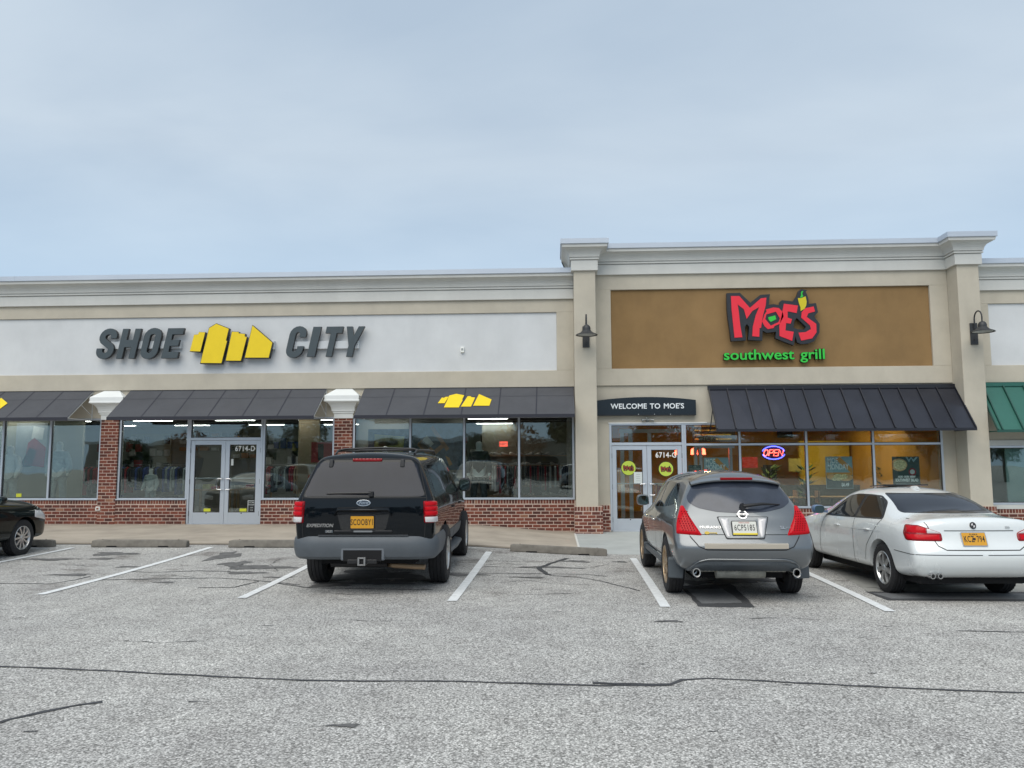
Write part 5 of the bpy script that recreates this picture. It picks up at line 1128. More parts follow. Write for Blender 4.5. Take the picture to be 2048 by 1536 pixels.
# ------------------------------------------------------------------ vehicles
def section(zb, zm, zs, zr, zt, wb, wm, ws, wr, bul=.018):
    L_ = [(wb, zb), (wb+(wm-wb)*.8, zb+(zm-zb)*.30), (wm-.010, zb+(zm-zb)*.65), (wm, zm), (wm-.004, zm+(zs-zm)*.55), (ws, zs)]
    for t, b in ((.14, 0), (.5, bul), (.84, bul*.8), (1, 0)): L_.append((ws+(wr-ws)*t+b, zs+(zr-zs)*t))
    return L_, zt
def body_mesh(st, dims, axles, wr_, wr_in=.60, lvl=3, arch=1.14, creases=None, arch_dz=0.0):
    """st: list of (ys, levels, zt, bulge) from rear to front; ys a number or one per level (+ the top centre)"""
    V = []; rings = []
    K = len(st[0][1])
    for ys, lv, zt, _b in st:
        yy = ys if isinstance(ys, (list, tuple)) else [ys]*(K+1)
        w0, z0 = lv[0]; wK, zK = lv[-1]; n0 = len(V)
        V += [(0, yy[0], z0), (w0*.55, yy[0], z0)]+[(w, yy[i], z) for i, (w, z) in enumerate(lv)]+[(wK*.58, yy[K]*.6+yy[K-1]*.4, zK+(zt-zK)*.72), (0, yy[K], zt)]
        V += [(-wK*.58, yy[K]*.6+yy[K-1]*.4, zK+(zt-zK)*.72)]+[(-w, yy[K-1-i], z) for i, (w, z) in enumerate(reversed(lv))]+[(-w0*.55, yy[0], z0)]
        rings.append(n0)
    R = 2*K+6-0; R = len(V)//len(st)
    F = []
    for a, b in zip(rings[:-1], rings[1:]):
        for k in range(R): F.append((a+k, b+k, b+(k+1) % R, a+(k+1) % R))
    def cap(ri, sgn_, bulge):
        n0 = rings[ri]; yy = st[ri][0]; yy = yy if isinstance(yy, (list, tuple)) else [yy]*(K+1); lv = st[ri][1]
        rows = []
        rows.append([n0+2, n0+1, n0, n0+R-1, n0+R-2])
        for k in range(1, K-1):
            w, z = lv[k]; y = yy[k]; c = len(V)
            bb = bulge[k] if isinstance(bulge, (list, tuple)) else bulge
            V.append((w*.60, y-sgn_*bb*.75, z)); V.append((0, y-sgn_*bb, z)); V.append((-w*.60, y-sgn_*bb*.75, z))
            rows.append([n0+2+k, c, c+1, c+2, n0+R-2-k])
        rows.append([n0+1+K, n0+2+K, n0+3+K, n0+4+K, n0+5+K])
        for a, b in zip(rows[:-1], rows[1:]):
            for k in range(4): F.append((a[k], a[k+1], b[k+1], b[k]) if sgn_ > 0 else (a[k], b[k], b[k+1], a[k+1]))
    cap(0, 1, st[0][3]); cap(len(st)-1, -1, st[-1][3])
    me = bpy.data.meshes.new('body'); me.from_pydata(V, [], F)
    bm = bmesh.new(); bm.from_mesh(me); bmesh.ops.recalc_face_normals(bm, faces=bm.faces); bm.to_mesh(me); bm.free()
    o = bpy.data.objects.new('tmp', me); COL.objects.link(o); md = o.modifiers.new('s', 'SUBSURF'); md.levels = lvl; md.render_levels = lvl
    dg = bpy.context.evaluated_depsgraph_get(); m2 = bpy.data.meshes.new_from_object(o.evaluated_get(dg)); bpy.data.objects.remove(o)
    # bring the smoothed cage back to the true length and width
    xsm = max(abs(v.co.x) for v in m2.vertices); y0 = min(v.co.y for v in m2.vertices); y1 = max(v.co.y for v in m2.vertices); z1 = max(v.co.z for v in m2.vertices)
    Wd, Ln, Ht = dims; kz = Ht/z1
    for v in m2.vertices: v.co = (v.co.x*Wd/2/xsm, (v.co.y-y0)*Ln/(y1-y0), v.co.z*kz)
    # wheel wells
    cb = MB()
    for ya in axles:
        for s_ in (-1, 1):
            n = 40; a, b = (wr_in*s_, 1.3*s_); R_ = wr_*arch
            cb.add([(a, ya+R_*cos(2*pi*k/n), wr_+arch_dz+R_*sin(2*pi*k/n)) for k in range(n)]+[(b, ya+R_*cos(2*pi*k/n), wr_+arch_dz+R_*sin(2*pi*k/n)) for k in range(n)],
                   [tuple(range(n)), tuple(range(2*n-1, n-1, -1))]+[(k, n+k, n+(k+1) % n, (k+1) % n) for k in range(n)])
    cm = bpy.data.meshes.new('c'); cm.from_pydata(cb.v, [], cb.f); bm = bmesh.new(); bm.from_mesh(cm); bmesh.ops.recalc_face_normals(bm, faces=bm.faces); bm.to_mesh(cm); bm.free()
    oc = bpy.data.objects.new('tmpc', cm); COL.objects.link(oc); ob = bpy.data.objects.new('tmpb', m2); COL.objects.link(ob)
    md = ob.modifiers.new('b', 'BOOLEAN'); md.operation = 'DIFFERENCE'; md.object = oc; md.solver = 'EXACT'
    dg = bpy.context.evaluated_depsgraph_get(); m3 = bpy.data.meshes.new_from_object(ob.evaluated_get(dg)); bpy.data.objects.remove(ob); bpy.data.objects.remove(oc)
    for p in m3.polygons:
        c = p.center; p.material_index = 0
        for ya in axles:
            d = sqrt((c.y-ya)**2+(c.z-wr_-arch_dz)**2)
            if d < wr_*arch+.004 and abs(c.x) > wr_in-.01 and (abs(d-wr_*arch) < .006 and (Vector((0, c.y-ya, c.z-wr_-arch_dz)).dot(p.normal) < -.5*d) or abs(abs(c.x)-wr_in) < .004): p.material_index = 1
        if p.normal.z < -.85 and c.z < .5: p.material_index = 1
    m3.shade_smooth(); m3.set_sharp_from_angle(angle=radians(38))
    return m2, m3
class Car:
    def __init__(s, name, label, cat, st, dims, axles, r, paint, well, **k):
        s.root = thing(name, label, cat); s.smooth, me = body_mesh(st, dims, axles, r, **k)
        me.materials.clear(); s.body = link('body', me, None, s.root, world=False); me.materials.append(paint); me.materials.append(well)
        idx = [p.material_index for p in me.polygons]
        bm = bmesh.new(); bm.from_mesh(s.smooth); bmesh.ops.triangulate(bm, faces=bm.faces)
        s.V = [v.co.copy() for v in bm.verts]; s.Nn = [v.normal.copy() for v in bm.verts]; s.T = [tuple(v.index for v in f.verts) for f in bm.faces]; bm.free()
        s.bvh = BVHTree.FromPolygons(s.V, s.T); s.axles = axles; s.r = r; s.paint = paint
    def hit(s, u, w, yaw=0, depth=-8):
        if yaw == 'top': o, d = Vector((u, w, 5)), Vector((0, 0, -1))
        else:
            a = radians(yaw); d = Vector((-sin(a), cos(a), 0)); o = Vector((cos(a), sin(a), 0))*u+Vector((0, 0, w))+d*depth
        p, n, i, _d = s.bvh.ray_cast(o, d)
        if p is None:
            q = o-d*depth if yaw != 'top' else Vector((u, w, 1)); p, n, i, _d = s.bvh.find_nearest(q)
        a_, b_, c_ = (s.V[k] for k in s.T[i]); e1, e2, e0 = b_-a_, c_-a_, p-a_
        d00, d01, d11, d20, d21 = e1.dot(e1), e1.dot(e2), e2.dot(e2), e0.dot(e1), e0.dot(e2); den = d00*d11-d01*d01 or 1e-9
        v = (d11*d20-d01*d21)/den; w_ = (d00*d21-d01*d20)/den
        nn = (s.Nn[s.T[i][0]]*(1-v-w_)+s.Nn[s.T[i][1]]*v+s.Nn[s.T[i][2]]*w_).normalized()
        return p, nn
    def panel(s, name, outline, m, yaw=0, off=.004, up=0, inset=.012, rnd=0, step=.05, mirror=False, parent=None, both=False, label=None):
        """a separate plate that follows the body: windows, lamps, handles' recesses"""
        if both: s.panel(name, outline, m, yaw, off, up, inset, rnd, step, False, parent)
        pl = fillet(outline, rnd) if rnd else outline; pl = densify(pl, step)
        area = sum(a[0]*b[1]-b[0]*a[1] for a, b in zip(pl, pl[1:]+pl[:1]))
        if area < 0: pl = pl[::-1]
        n = len(pl); P2 = [Vector(p) for p in pl]; offs = [0]*n
        cons = [list(range(n))]
        ins = []
        if up:
            for i in range(n):
                a, b = P2[i-1], P2[(i+1) % n]; t = (b-a).normalized(); ins.append(P2[i]+Vector((-t.y, t.x))*inset)
        pts = list(P2); 
        xs_ = [p.x for p in P2]; ys_ = [p.y for p in P2]
        def inside(q, poly, mg):
            c = False; k = len(poly)
            for i in range(k):
                a, b = poly[i], poly[(i+1) % k]
                if (a.y > q.y) != (b.y > q.y) and q.x < (b.x-a.x)*(q.y-a.y)/(b.y-a.y)+a.x: c = not c
                ab = b-a; t = max(0, min(1, (q-a).dot(ab)/(ab.length_squared or 1)))
                if (a+ab*t-q).length < mg: return False
            return c
        if up: pts += [q for q in ins if inside(q, P2, inset*.6)]
        g0 = len(pts); nx = max(1, int((max(xs_)-min(xs_))/step)); ny = max(1, int((max(ys_)-min(ys_))/step))
        for i in range(1, nx+1):
            for j in range(1, ny+1):
                q = Vector((min(xs_)+(i-.5)*(max(xs_)-min(xs_))/nx, min(ys_)+(j-.5)*(max(ys_)-min(ys_))/ny))
                if inside(q, P2, inset*1.5 if up else step*.4): pts.append(q)
        v, _e, f, *_r = delaunay_2d_cdt(pts, [], cons, 1, 1e-6)
        H = [s.hit(q.x, q.y, yaw) for q in v]
        def onb(q):
            return any((q-p).length < 1e-5 for p in P2)
        ob_ = [onb(q) for q in v]
        Vv = [p+nn*(off+(0 if ob_[i] else up)) for i, (p, nn) in enumerate(H)]
        # skirt
        bi = [i for i in range(len(v)) if ob_[i]]; order = []
        for p in P2:
            order.append(min(bi, key=lambda i: (v[i]-p).length_squared))
        sk = [H[i][0]-H[i][1]*.012 for i in order]; nb_ = len(Vv)
        F = [tuple(t) for t in f]+[(order[i], nb_+i, nb_+(i+1) % n, order[(i+1) % n]) for i in range(n)]
        allv = Vv+sk
        if mirror or both: allv = [Vector((-q.x, q.y, q.z)) for q in allv]; F = [tuple(reversed(t)) for t in F]
        me = bpy.data.meshes.new(name); me.from_pydata([tuple(q) for q in allv], [], F)
        c0 = (s.V[0]*0)
        # orientation check
        me.update()
        k = max(range(len(f)), key=lambda i: me.polygons[i].area); i0 = f[k][0]; nn = H[i0][1].copy()
        if mirror or both: nn.x = -nn.x
        if me.polygons[k].normal.dot(nn) < 0: me.flip_normals()
        me.shade_smooth()
        if not up:
            N = [h[1].copy() for h in H]
            if mirror or both:
                for q in N: q.x = -q.x
            me.normals_split_custom_set_from_vertices([tuple(q) for q in N]+[tuple((allv[nb_+i]-Vector((0, 2.3, .8))).normalized()) for i in range(len(sk))])
        else: me.set_sharp_from_angle(angle=radians(50))
        o = link(name, me, m, parent or s.root, world=False)
        if label: o['label'] = label
        return o
    def line(s, pts, w, m, yaw=0, off=.0025, name='shut_line', step=.04, both=False, closed=False, parent=None, depth=0):
        P = densify(pts if not closed else pts+[pts[0]], step, closed=False); mb = MB(); V = []
        for i, p in enumerate(P):
            a, b = Vector(P[max(i-1, 0)]), Vector(P[min(i+1, len(P)-1)]); t = (b-a).normalized(); q = Vector((-t.y, t.x))*w/2
            for s_ in (1, -1):
                h, nn = s.hit(p[0]+q.x*s_, p[1]+q.y*s_, yaw); V.append(h+nn*off)
        F = [(2*i, 2*i+2, 2*i+3, 2*i+1) for i in range(len(P)-1)]; mb.add(V, F)
        if both: mb.add([Vector((-q.x, q.y, q.z)) for q in V], F)
        return mb.build(name, m, parent or s.root, world=False, fixn=False, smooth=True)
    def decal(s, name, me, u, w, m, yaw=0, off=.006, parent=None):   # me made facing -Y at the origin
        p, nn = s.hit(u, w, yaw); 
        z = Vector((0, 0, 1)); f = -nn; f.normalize(); x = f.cross(z).normalized(); zz = x.cross(f)
        R_ = Matrix((x, f, zz)).transposed().to_4x4(); R_.translation = p+nn*off; me.transform(R_); return link(name, me, m, parent or s.root, world=False)
    def wheels(s, width, track, rim_r, style, m_rim, only=None):
        base = None
        for ya in s.axles:
            for sd in (1, -1):
                x = sd*(track/2)
                if base is None:
                    base = wheel_meshes(s.r, width, rim_r, style)
                o = link('wheel', base[0], MATS['wheel_dark'], s.root, world=False); o.location = (x, ya, s.r); o.rotation_euler = (radians(random.uniform(0, 60))*1, 0, 0 if sd > 0 else pi)
                t = link('tyre', base[1], m_rubber, o, world=False); r_ = link('rim', base[2], m_rim, o, world=False)
def densify(pl, step, closed=True):
    o = []; rng = zip(pl, list(pl[1:])+([pl[0]] if closed else []))
    for a, b in rng:
        d = sqrt((a[0]-b[0])**2+(a[1]-b[1])**2); n = max(1, int(round(d/step)))
        o += [(a[0]+(b[0]-a[0])*k/n, a[1]+(b[1]-a[1])*k/n) for k in range(n)]
    if not closed: o.append(tuple(pl[-1]))
    return o
def fillet(pl, r, n=5):
    o = []; k = len(pl)
    for i in range(k):
        p = Vector(pl[i]); a = Vector(pl[i-1])-p; b = Vector(pl[(i+1) % k])-p
        rr = min(r, a.length*.45, b.length*.45); A = p+a.normalized()*rr; B = p+b.normalized()*rr
        for j in range(n+1):
            t = j/n; q = A*(1-t)**2+p*2*t*(1-t)+B*t*t; o.append((q.x, q.y))
    return o
mat('wheel_dark', (.03, .03, .032), .6, metal=.3)
def wheel_meshes(R, w, rr, style):
    h = w/2
    prof = [(-h*.80, rr-.01), (-h*.95, rr+.02), (-h, (R+rr)/2), (-h*.93, R-.035), (-h*.80, R-.010)]
    t = h*.80; gx = []
    for k in range(4):   # tread ribs with grooves
        a = -t+2*t*(k+.10)/4; b = -t+2*t*(k+.90)/4
        crown = lambda x: R-.006*(x/t)**2
        gx += [(a, crown(a)), (b, crown(b)), (b+.0005, R-.011), (b+2*t*.2/4-.0005, R-.011)]
    prof += gx[:-2]+[(h*.80, R-.010), (h*.93, R-.035), (h, (R+rr)/2), (h*.95, rr+.02), (h*.80, rr-.01)]
    def fin(mb, nm, sharp=30):
        me = bpy.data.meshes.new(nm); me.from_pydata(mb.v, [], mb.f); bm = bmesh.new(); bm.from_mesh(me); bmesh.ops.recalc_face_normals(bm, faces=bm.faces); bm.to_mesh(me); bm.free()
        me.shade_smooth(); me.set_sharp_from_angle(angle=radians(sharp)); return me
    ty = MB().lathe(prof+[(0, rr-.03)], 48, 'x', closed=True)
    # shoulder tread blocks
    for k in range(40):
        a = 2*pi*k/40; 
        for sd in (-1, 1):
            pts = []
            for (x, r_) in ((sd*h*.80, R-.009), (sd*h*.97, R-.05)):
                for da in (-.045, .045):
                    for dr in (0, .006): pts.append((x, (r_+dr)*cos(a+da), (r_+dr)*sin(a+da)))
            ty.add([pts[0], pts[2], pts[6], pts[4], pts[1], pts[3], pts[7], pts[5]], [(0, 3, 2, 1), (4, 5, 6, 7), (0, 1, 5, 4), (1, 2, 6, 5), (2, 3, 7, 6), (3, 0, 4, 7)])
    hub = MB().lathe([(-h*.5, 0), (-h*.5, rr*.95), (h*.1, rr*.93), (h*.1, 0)], 32, 'x')
    rim = MB().lathe([(h*.05, rr*.93), (h*.60, rr*.90), (h*.82, rr*.955), (h*.90, rr*.97), (h*.93, rr*1.0), (h*.86, rr*1.03), (h*.78, rr*1.0), (h*.4, rr*.95)], 40, 'x')
    xf = h*.78; n, double, tw = style
    for k in range(n):
        for dd in ((-1, 1) if double else (0,)):
            a = 2*pi*k/n; da = dd*(.085 if double != 2 else .06); ai = a+dd*.10; ao = a+da+tw
            wi, wo = (.020, .015) if double else ((.034, .036) if n < 8 else (.016, .018))
            ri, ro = rr*.16, rr*.93
            def q(r_, an, wd, x): 
                c = Vector((x, r_*cos(an), r_*sin(an))); tg = Vector((0, -sin(an), cos(an)))*wd; return c-tg, c+tg
            i0, i1 = q(ri, ai, wi, xf); m0, m1 = q((ri+ro)/2, (ai+ao)/2, (wi+wo)/2, xf+.006); o0, o1 = q(ro, ao, wo, xf+.004)
            dv = Vector((.035, 0, 0))
            rim.hexa([i0-dv, i1-dv, m1-dv, m0-dv, i0, i1, m1, m0]); rim.hexa([m0-dv, m1-dv, o1-dv, o0-dv, m0, m1, o1, o0])
    rim.lathe([(xf-.04, 0), (xf-.04, rr*.21), (xf-.002, rr*.21), (xf+.008, rr*.17), (xf+.010, 0)], 24, 'x')
    for k in range(5): 
        a = 2*pi*(k+.5)/5; rim.lathe([(xf-.0, .011), (xf+.013, .010), (xf+.013, 0)], 6, 'x', (0, rr*.135*cos(a), rr*.135*sin(a)))
    return fin(hub, 'wheel'), fin(ty, 'tyre', 25), fin(rim, 'rim')
def mirror_part(car, x, y, z, w, h, m_shell, m_glass_, side, arm=.10):
    s_ = side; mb = MB(); rings = []
    for t, k in ((0, .72), (.03, .95), (.09, 1.0), (.15, .86), (.19, .45)):
        rings.append([(x+s_*(arm+w/2)+w/2*k*cos(a)*(abs(cos(a))**-.35 if abs(cos(a)) > .01 else 1), y+t, z+h/2*k*sin(a)*(abs(sin(a))**-.35 if abs(sin(a)) > .01 else 1)) for a in [2*pi*i/16 for i in range(16)]])
    loft(mb, rings)
    mb.hexa([(x, y+.05, z-h*.42), (x+s_*(arm+.03), y+.04, z-h*.34), (x+s_*(arm+.03), y+.11, z-h*.34), (x, y+.13, z-h*.42), (x, y+.05, z-h*.12), (x+s_*(arm+.03), y+.04, z-h*.1), (x+s_*(arm+.03), y+.11, z-h*.1), (x, y+.13, z-h*.12)])
    o = mb.build('mirror', m_shell, car.root, smooth=True, world=False, sharp=50)
    g_ = MB(); g_.add([(x+s_*(arm+w/2)+w/2*.80*cos(a)*(abs(cos(a))**-.35 if abs(cos(a)) > .01 else 1), y-.004, z+h/2*.80*sin(a)*(abs(sin(a))**-.35 if abs(sin(a)) > .01 else 1)) for a in [2*pi*i/16 for i in range(16)]]+
                      [(x+s_*(arm+w/2)+w/2*.80*cos(a)*(abs(cos(a))**-.35 if abs(cos(a)) > .01 else 1), y+.004, z+h/2*.80*sin(a)*(abs(sin(a))**-.35 if abs(sin(a)) > .01 else 1)) for a in [2*pi*i/16 for i in range(16)]],
                     [tuple(range(16)), tuple(range(31, 15, -1))]+[(i, (i+1) % 16, 16+(i+1) % 16, 16+i) for i in range(16)])
    g_.build('mirror_glass', MATS['mirror_glass'], o, world=False)
    return o
mat('mirror_glass', (.30, .42, .42), .04, metal=1)
m_tint = mat('tinted_glass', (.014, .016, .018), .03, spec=.8, coat=0, dirt=.0); 
m_tint2 = mat('grey_rear_glass', (.016, .019, .028), .09, spec=.28, coat=0, vary=.15, vscale=2)
m_chrome = mat('chrome', (.58, .58, .58), .18, metal=1); m_redl = mat('tail_lamp_red', (.44, .002, .008), .22, spec=.2, coat=0, emit=(.8, .01, .02), es=.05)
m_redd = mat('tail_lamp_dark_red', (.26, .003, .008), .2, spec=.3, coat=.3); m_whl = mat('clear_lamp', (.62, .60, .60), .15, coat=1)
m_gap = mat('shut_line_black', (.008, .008, .009), .7); m_trimb = mat('black_trim', (.015, .015, .017), .35)
def plate_part(car, u, w, width, h, m_bg, m_fr, txt, m_txt, small_top=None, small_bot=None, yaw=0, off=.014, size=.105, sx=.80, mtop=None):
    fr = shape_mesh([fillet([(-width/2-.010, -h/2-.010), (width/2+.010, -h/2-.010), (width/2+.010, h/2+.010), (-width/2-.010, h/2+.010)], .015)], ext=.006)
    f = car.decal('licence_plate', fr, u, w, m_fr, yaw, off)
    def add(nm, me, m, uu, ww, o): car.decal(nm, me, u+uu, w+ww, m, yaw, o, parent=f)
    pp, nn = car.hit(u, w, yaw)
    # keep everything in the plane of the plate
    z = Vector((0, 0, 1)); fdir = -nn; x = fdir.cross(z).normalized(); zz = x.cross(fdir)
    def inplane(nm, me, m, uu, ww, o_):
        R_ = Matrix((x, fdir, zz)).transposed().to_4x4(); R_.translation = pp+nn*(off+o_)+x*uu+zz*ww; me.transform(R_); link(nm, me, m, f, world=False)
    inplane('plate_face', shape_mesh([fillet([(-width/2, -h/2), (width/2, -h/2), (width/2, h/2), (-width/2, h/2)], .01)], ext=.002), m_bg, 0, 0, .007)
    inplane('plate_number', text_mesh(txt, size*1.05, .0015, off=.0008, sx=sx*.93, sp=1.14), m_txt, 0, -.034, .0095)
    if small_top: inplane('plate_lettering', text_mesh(small_top, .030, .001, off=.001), mtop or m_txt, 0, h/2-.030, .0095)
    if small_bot: inplane('plate_lettering', text_mesh(small_bot, .022, .001, off=.001, sx=1.1), mtop or m_txt, 0, -h/2+.008, .0095)
    return f, inplane
m_yplate = mat('amber_plate', (.62, .30, .015), .5); m_wplate = mat('white_plate', (.60, .60, .55), .5); m_ink = mat('plate_ink', (.01, .01, .012), .5)
m_redink = mat('plate_red', (.35, .03, .02), .5); m_grink = mat('plate_green', (.02, .28, .10), .5)

# ============ black sport utility vehicle
def suv_stations():
    A = section(.42, .92, 1.22, 1.73, 1.80, .90, .985, .945, .685)
    B = section(.42, .92, 1.22, 1.745, 1.815, .90, .985, .945, .70)
    lv0 = [(.82, .48), (.90, .60), (.935, .76), (.950, .90), (.950, 1.08), (.935, 1.21), (.91, 1.25), (.81, 1.50), (.725, 1.67), (.66, 1.73)]
    y0 = [.12, .10, .085, .08, .085, .10, .115, .20, .28, .33, .35]
    y1 = [y+.09 for y in y0]
    lv1 = [(w+d, z) for (w, z), d in zip(A[0], [0]*5+[0, 0, -.005, -.005, -.01])]
    return [(y0, lv0, 1.765, [.0, .02, .02, .025, .03, .03, .03, .035, .035, .02]), (y1, lv1, 1.795, 0), (.85, *A, 0), (1.8, *B, 0), (2.8, *B, 0),
            (3.25, *section(.42, .92, 1.22, 1.71, 1.78, .90, .985, .945, .69), 0), (3.55, *section(.42, .92, 1.19, 1.52, 1.58, .90, .985, .94, .69), 0),
            (4.05, *section(.42, .90, 1.10, 1.19, 1.23, .90, .98, .92, .70), 0), (4.7, *section(.42, .85, 1.02, 1.12, 1.16, .90, .96, .88, .66), 0), (5.08, *section(.45, .78, .94, 1.02, 1.06, .86, .90, .82, .60), .06)]
m_pblack = mat('black_car_paint', (.0025, .0045, .007), .25, spec=.05, coat=.6, vary=.15, vscale=3)
m_clad = mat('grey_plastic_bumper', (.085, .098, .112), .55, vary=.12, vscale=3, bump=.2, bscale=200)
def rear_bumper(car, path, prof, m, name='bumper'):
    """profile (outward, z) swept along a smoothed plan path from right wheel round the back to the left wheel"""
    P = fillet_path(path, .22, 8); o = sweep([(d, z) for d, z in prof], P, 0)
    return o.build(name, m, car.root, smooth=True, world=False, sharp=30)
def fillet_path(pl, r, n=6):
    o = [tuple(pl[0])]
    for i in range(1, len(pl)-1):
        p = Vector(pl[i]); a = Vector(pl[i-1])-p; b = Vector(pl[i+1])-p; rr = min(r, a.length*.48, b.length*.48); A = p+a.normalized()*rr; B = p+b.normalized()*rr
        for j in range(n+1):
            t = j/n; q = A*(1-t)**2+p*2*t*(1-t)+B*t*t; o.append((q.x, q.y))
    o.append(tuple(pl[-1])); return o
def build_suv():
    c = Car('sport_utility_vehicle', 'large black sport utility vehicle with grey bumper and amber plate, seen from behind', 'car', suv_stations(), (1.96, 5.15, 1.815), (1.20, 4.22), .395, m_pblack, m_dark, wr_in=.66)
    r = c.root
    # tailgate glass with its black edge, tailgate joints
    rg = [(-.83, 1.235), (.83, 1.235), (.70, 1.62), (.64, 1.66), (-.64, 1.66), (-.70, 1.62)]
    c.panel('rear_window', rg, m_tint2, 0, off=.006, rnd=.05)
    c.line([(-.835, .70), (-.86, 1.21), (-.725, 1.64), (-.64, 1.70), (.64, 1.70), (.725, 1.64), (.86, 1.21), (.835, .70)], .012, m_gap)
    c.line([(-.86, 1.215), (.86, 1.215)], .010, m_gap)
    # side glass
    for nm, ol in (('rear_quarter', [(.46, 1.26), (1.50, 1.25), (1.50, 1.62), (.62, 1.62)]), ('rear_door', [(1.60, 1.25), (2.42, 1.25), (2.42, 1.63), (1.60, 1.63)]), ('front_door', [(2.52, 1.25), (3.62, 1.25), (3.22, 1.61), (2.52, 1.63)])):
        c.panel('side_window', ol, m_tint, 90, off=.004, rnd=.06, both=True)
    c.panel('windscreen', [(-.70, 1.22), (.70, 1.22), (.60, 1.68), (-.60, 1.68)], m_tint, 180, rnd=.05)
    for y_ in (1.55, 2.47, 3.66): c.line([(y_, .55), (y_, 1.16)], .012, m_gap, 90, both=True)
    c.line([(1.60, 1.02), (3.7, 1.02)], .012, m_chrome if False else m_trimb, 90, both=True, name='side_crease')
    for y_ in (2.25, 3.35):
        for s_ in (1, -1): MB().tube([(s_*.975, y_-.09, .985), (s_*1.0, y_-.06, .985), (s_*1.0, y_+.06, .985), (s_*.975, y_+.09, .985)], .014, 6).build('door_handle', m_pblack, r, world=False, smooth=True)
    # lower cladding and running boards
    c.panel('door_cladding', [(1.72, .48), (2.44, .48), (2.44, .66), (1.72, .66)], m_clad, 90, off=.012, rnd=.02, both=True)
    c.panel('door_cladding', [(2.50, .48), (3.60, .48), (3.60, .66), (2.50, .66)], m_clad, 90, off=.012, rnd=.02, both=True)
    for s_ in (1, -1):
        mb = MB(); loft(mb, [[(s_*.86, y, .40), (s_*(.86+w), y, .385), (s_*(.88+w), y, .355), (s_*(.86+w), y, .33), (s_*.86, y, .33)] for y, w in ((1.70, .02), (1.80, .13), (2.6, .16), (3.5, .13), (3.62, .02))])
        mb.build('running_board', m_clad, r, world=False, bevel=.008)
    # tail lamps: red stack with a clear foot
    for mir in (False, True):
        o = c.panel('tail_light', [(.745, .90), (.945, .90), (.935, 1.175), (.735, 1.175)], m_redd, 28, off=.004, up=.024, inset=.02, rnd=.02, step=.03, mirror=mir)
        for z0, z1, m in ((1.112, 1.16, m_redl), (1.055, 1.104, m_redl), (.998, 1.047, m_redl), (.915, .978, m_whl)):
            c.panel('lens', [(.763, z0), (.928, z0), (.920, z1), (.754, z1)], m, 28, off=.035, up=.004, inset=.008, step=.04, mirror=mir, parent=o)
    c.panel('brake_light', [(-.21, 1.672), (.21, 1.672), (.21, 1.708), (-.21, 1.708)], m_redd, 0, off=.006, up=.018, inset=.01, rnd=.015)
    for s_ in (-1, 1):
        p, nn = c.hit(s_*.50, 1.66); mb = MB(); mb.hexa([(p.x-.03, p.y-.05, 1.60), (p.x+.03, p.y-.05, 1.60), (p.x+.03, p.y-.02, 1.60), (p.x-.03, p.y-.02, 1.60), (p.x-.026, p.y-.03, 1.70), (p.x+.026, p.y-.03, 1.70), (p.x+.026, p.y+.06, 1.70), (p.x-.026, p.y+.06, 1.70)])
        mb.build('glass_hinge', m_black, r, world=False, bevel=.01, seg=2)
    # wiper
    p, nn = c.hit(.10, 1.26); q, n2 = c.hit(-.50, 1.27)
    mb = MB(); mb.box(p.x-.03, p.x+.03, p.y-.05, p.y, 1.235, 1.295); mb.tube([p+Vector((0, -.045, .02)), q+Vector((.1, -.02, .004)), q+Vector((0, -.02, .0))], .010, 6); mb.tube([p+Vector((-.02, -.02, .01)), q+Vector((-.02, -.012, -.006))], .006, 5)
    mb.build('wiper', m_black, r, world=False)
    # number plate housing
    c.panel('plate_recess', [(-.30, .80), (.30, .80), (.37, 1.06), (-.37, 1.06)], mat('deep_black_paint', (.003, .004, .006), .2, coat=1), 0, off=.003, rnd=.05)
    p, nn = c.hit(0, 1.05); mb = MB(); loft(mb, [[(x, p.y+.01, 1.035-d), (x, p.y-.035, 1.045-d), (x, p.y-.05, 1.07-d), (x, p.y-.03, 1.095-d), (x, p.y+.01, 1.10-d)] for x, d in ((-.39, .05), (-.35, .0), (0, .0), (.35, .0), (.39, .05))])
    mb.build('tailgate_garnish', m_pblack, r, world=False, smooth=True, sharp=60)
    plate_part(c, -.01, .915, .315, .150, m_yplate, m_trimb, 'SCOOBY1', m_ink, size=.10, sx=.66)
    f = MB(); p, nn = c.hit(0, .72); f.box(-.40, .40, p.y-.02, p.y+.01, .785, .813); f.build('release_strip', m_trimb, r, world=False, bevel=.006)
    f = MB(); f.box(-.13, .13, p.y-.028, p.y-.020, .788, .810); f.build('release_handle', mat('grey_plastic', (.2, .21, .22), .4), r, world=False, bevel=.004)
    # oval badge and lettering
    el = [(.095*cos(a), .038*sin(a)) for a in [2*pi*i/32 for i in range(32)]]
    b = c.decal('badge', shape_mesh([el], ext=.004, bev=.003), 0, 1.152, m_chrome, off=.006)
    c.decal('badge_face', shape_mesh([[(x*.90, y*.84) for x, y in el]], ext=.002), 0, 1.152, mat('badge_dark', (.02, .03, .05), .3, coat=1), off=.014, parent=b)
    c.decal('badge_lettering', text_mesh('Ford', .060, .001, off=.0, shear=.35, sx=1.1), 0, 1.137, m_chrome, off=.0175, parent=b)
    c.decal('model_lettering', text_mesh('EXPEDITION', .058, .002, off=.0015, shear=.25, sx=1.13), -.60, .855, m_chrome, off=.008)
    c.decal('trim_badge', shape_mesh([fillet([(-.055, -.017), (.055, -.017), (.055, .017), (-.055, .017)], .012)], ext=.003), -.47, .80, m_clad, off=.006)
    c.decal('trim_lettering', text_mesh('XLT', .034, .001, off=.0015, shear=.2, sx=1.2), -.47, .789, m_chrome, off=.010)
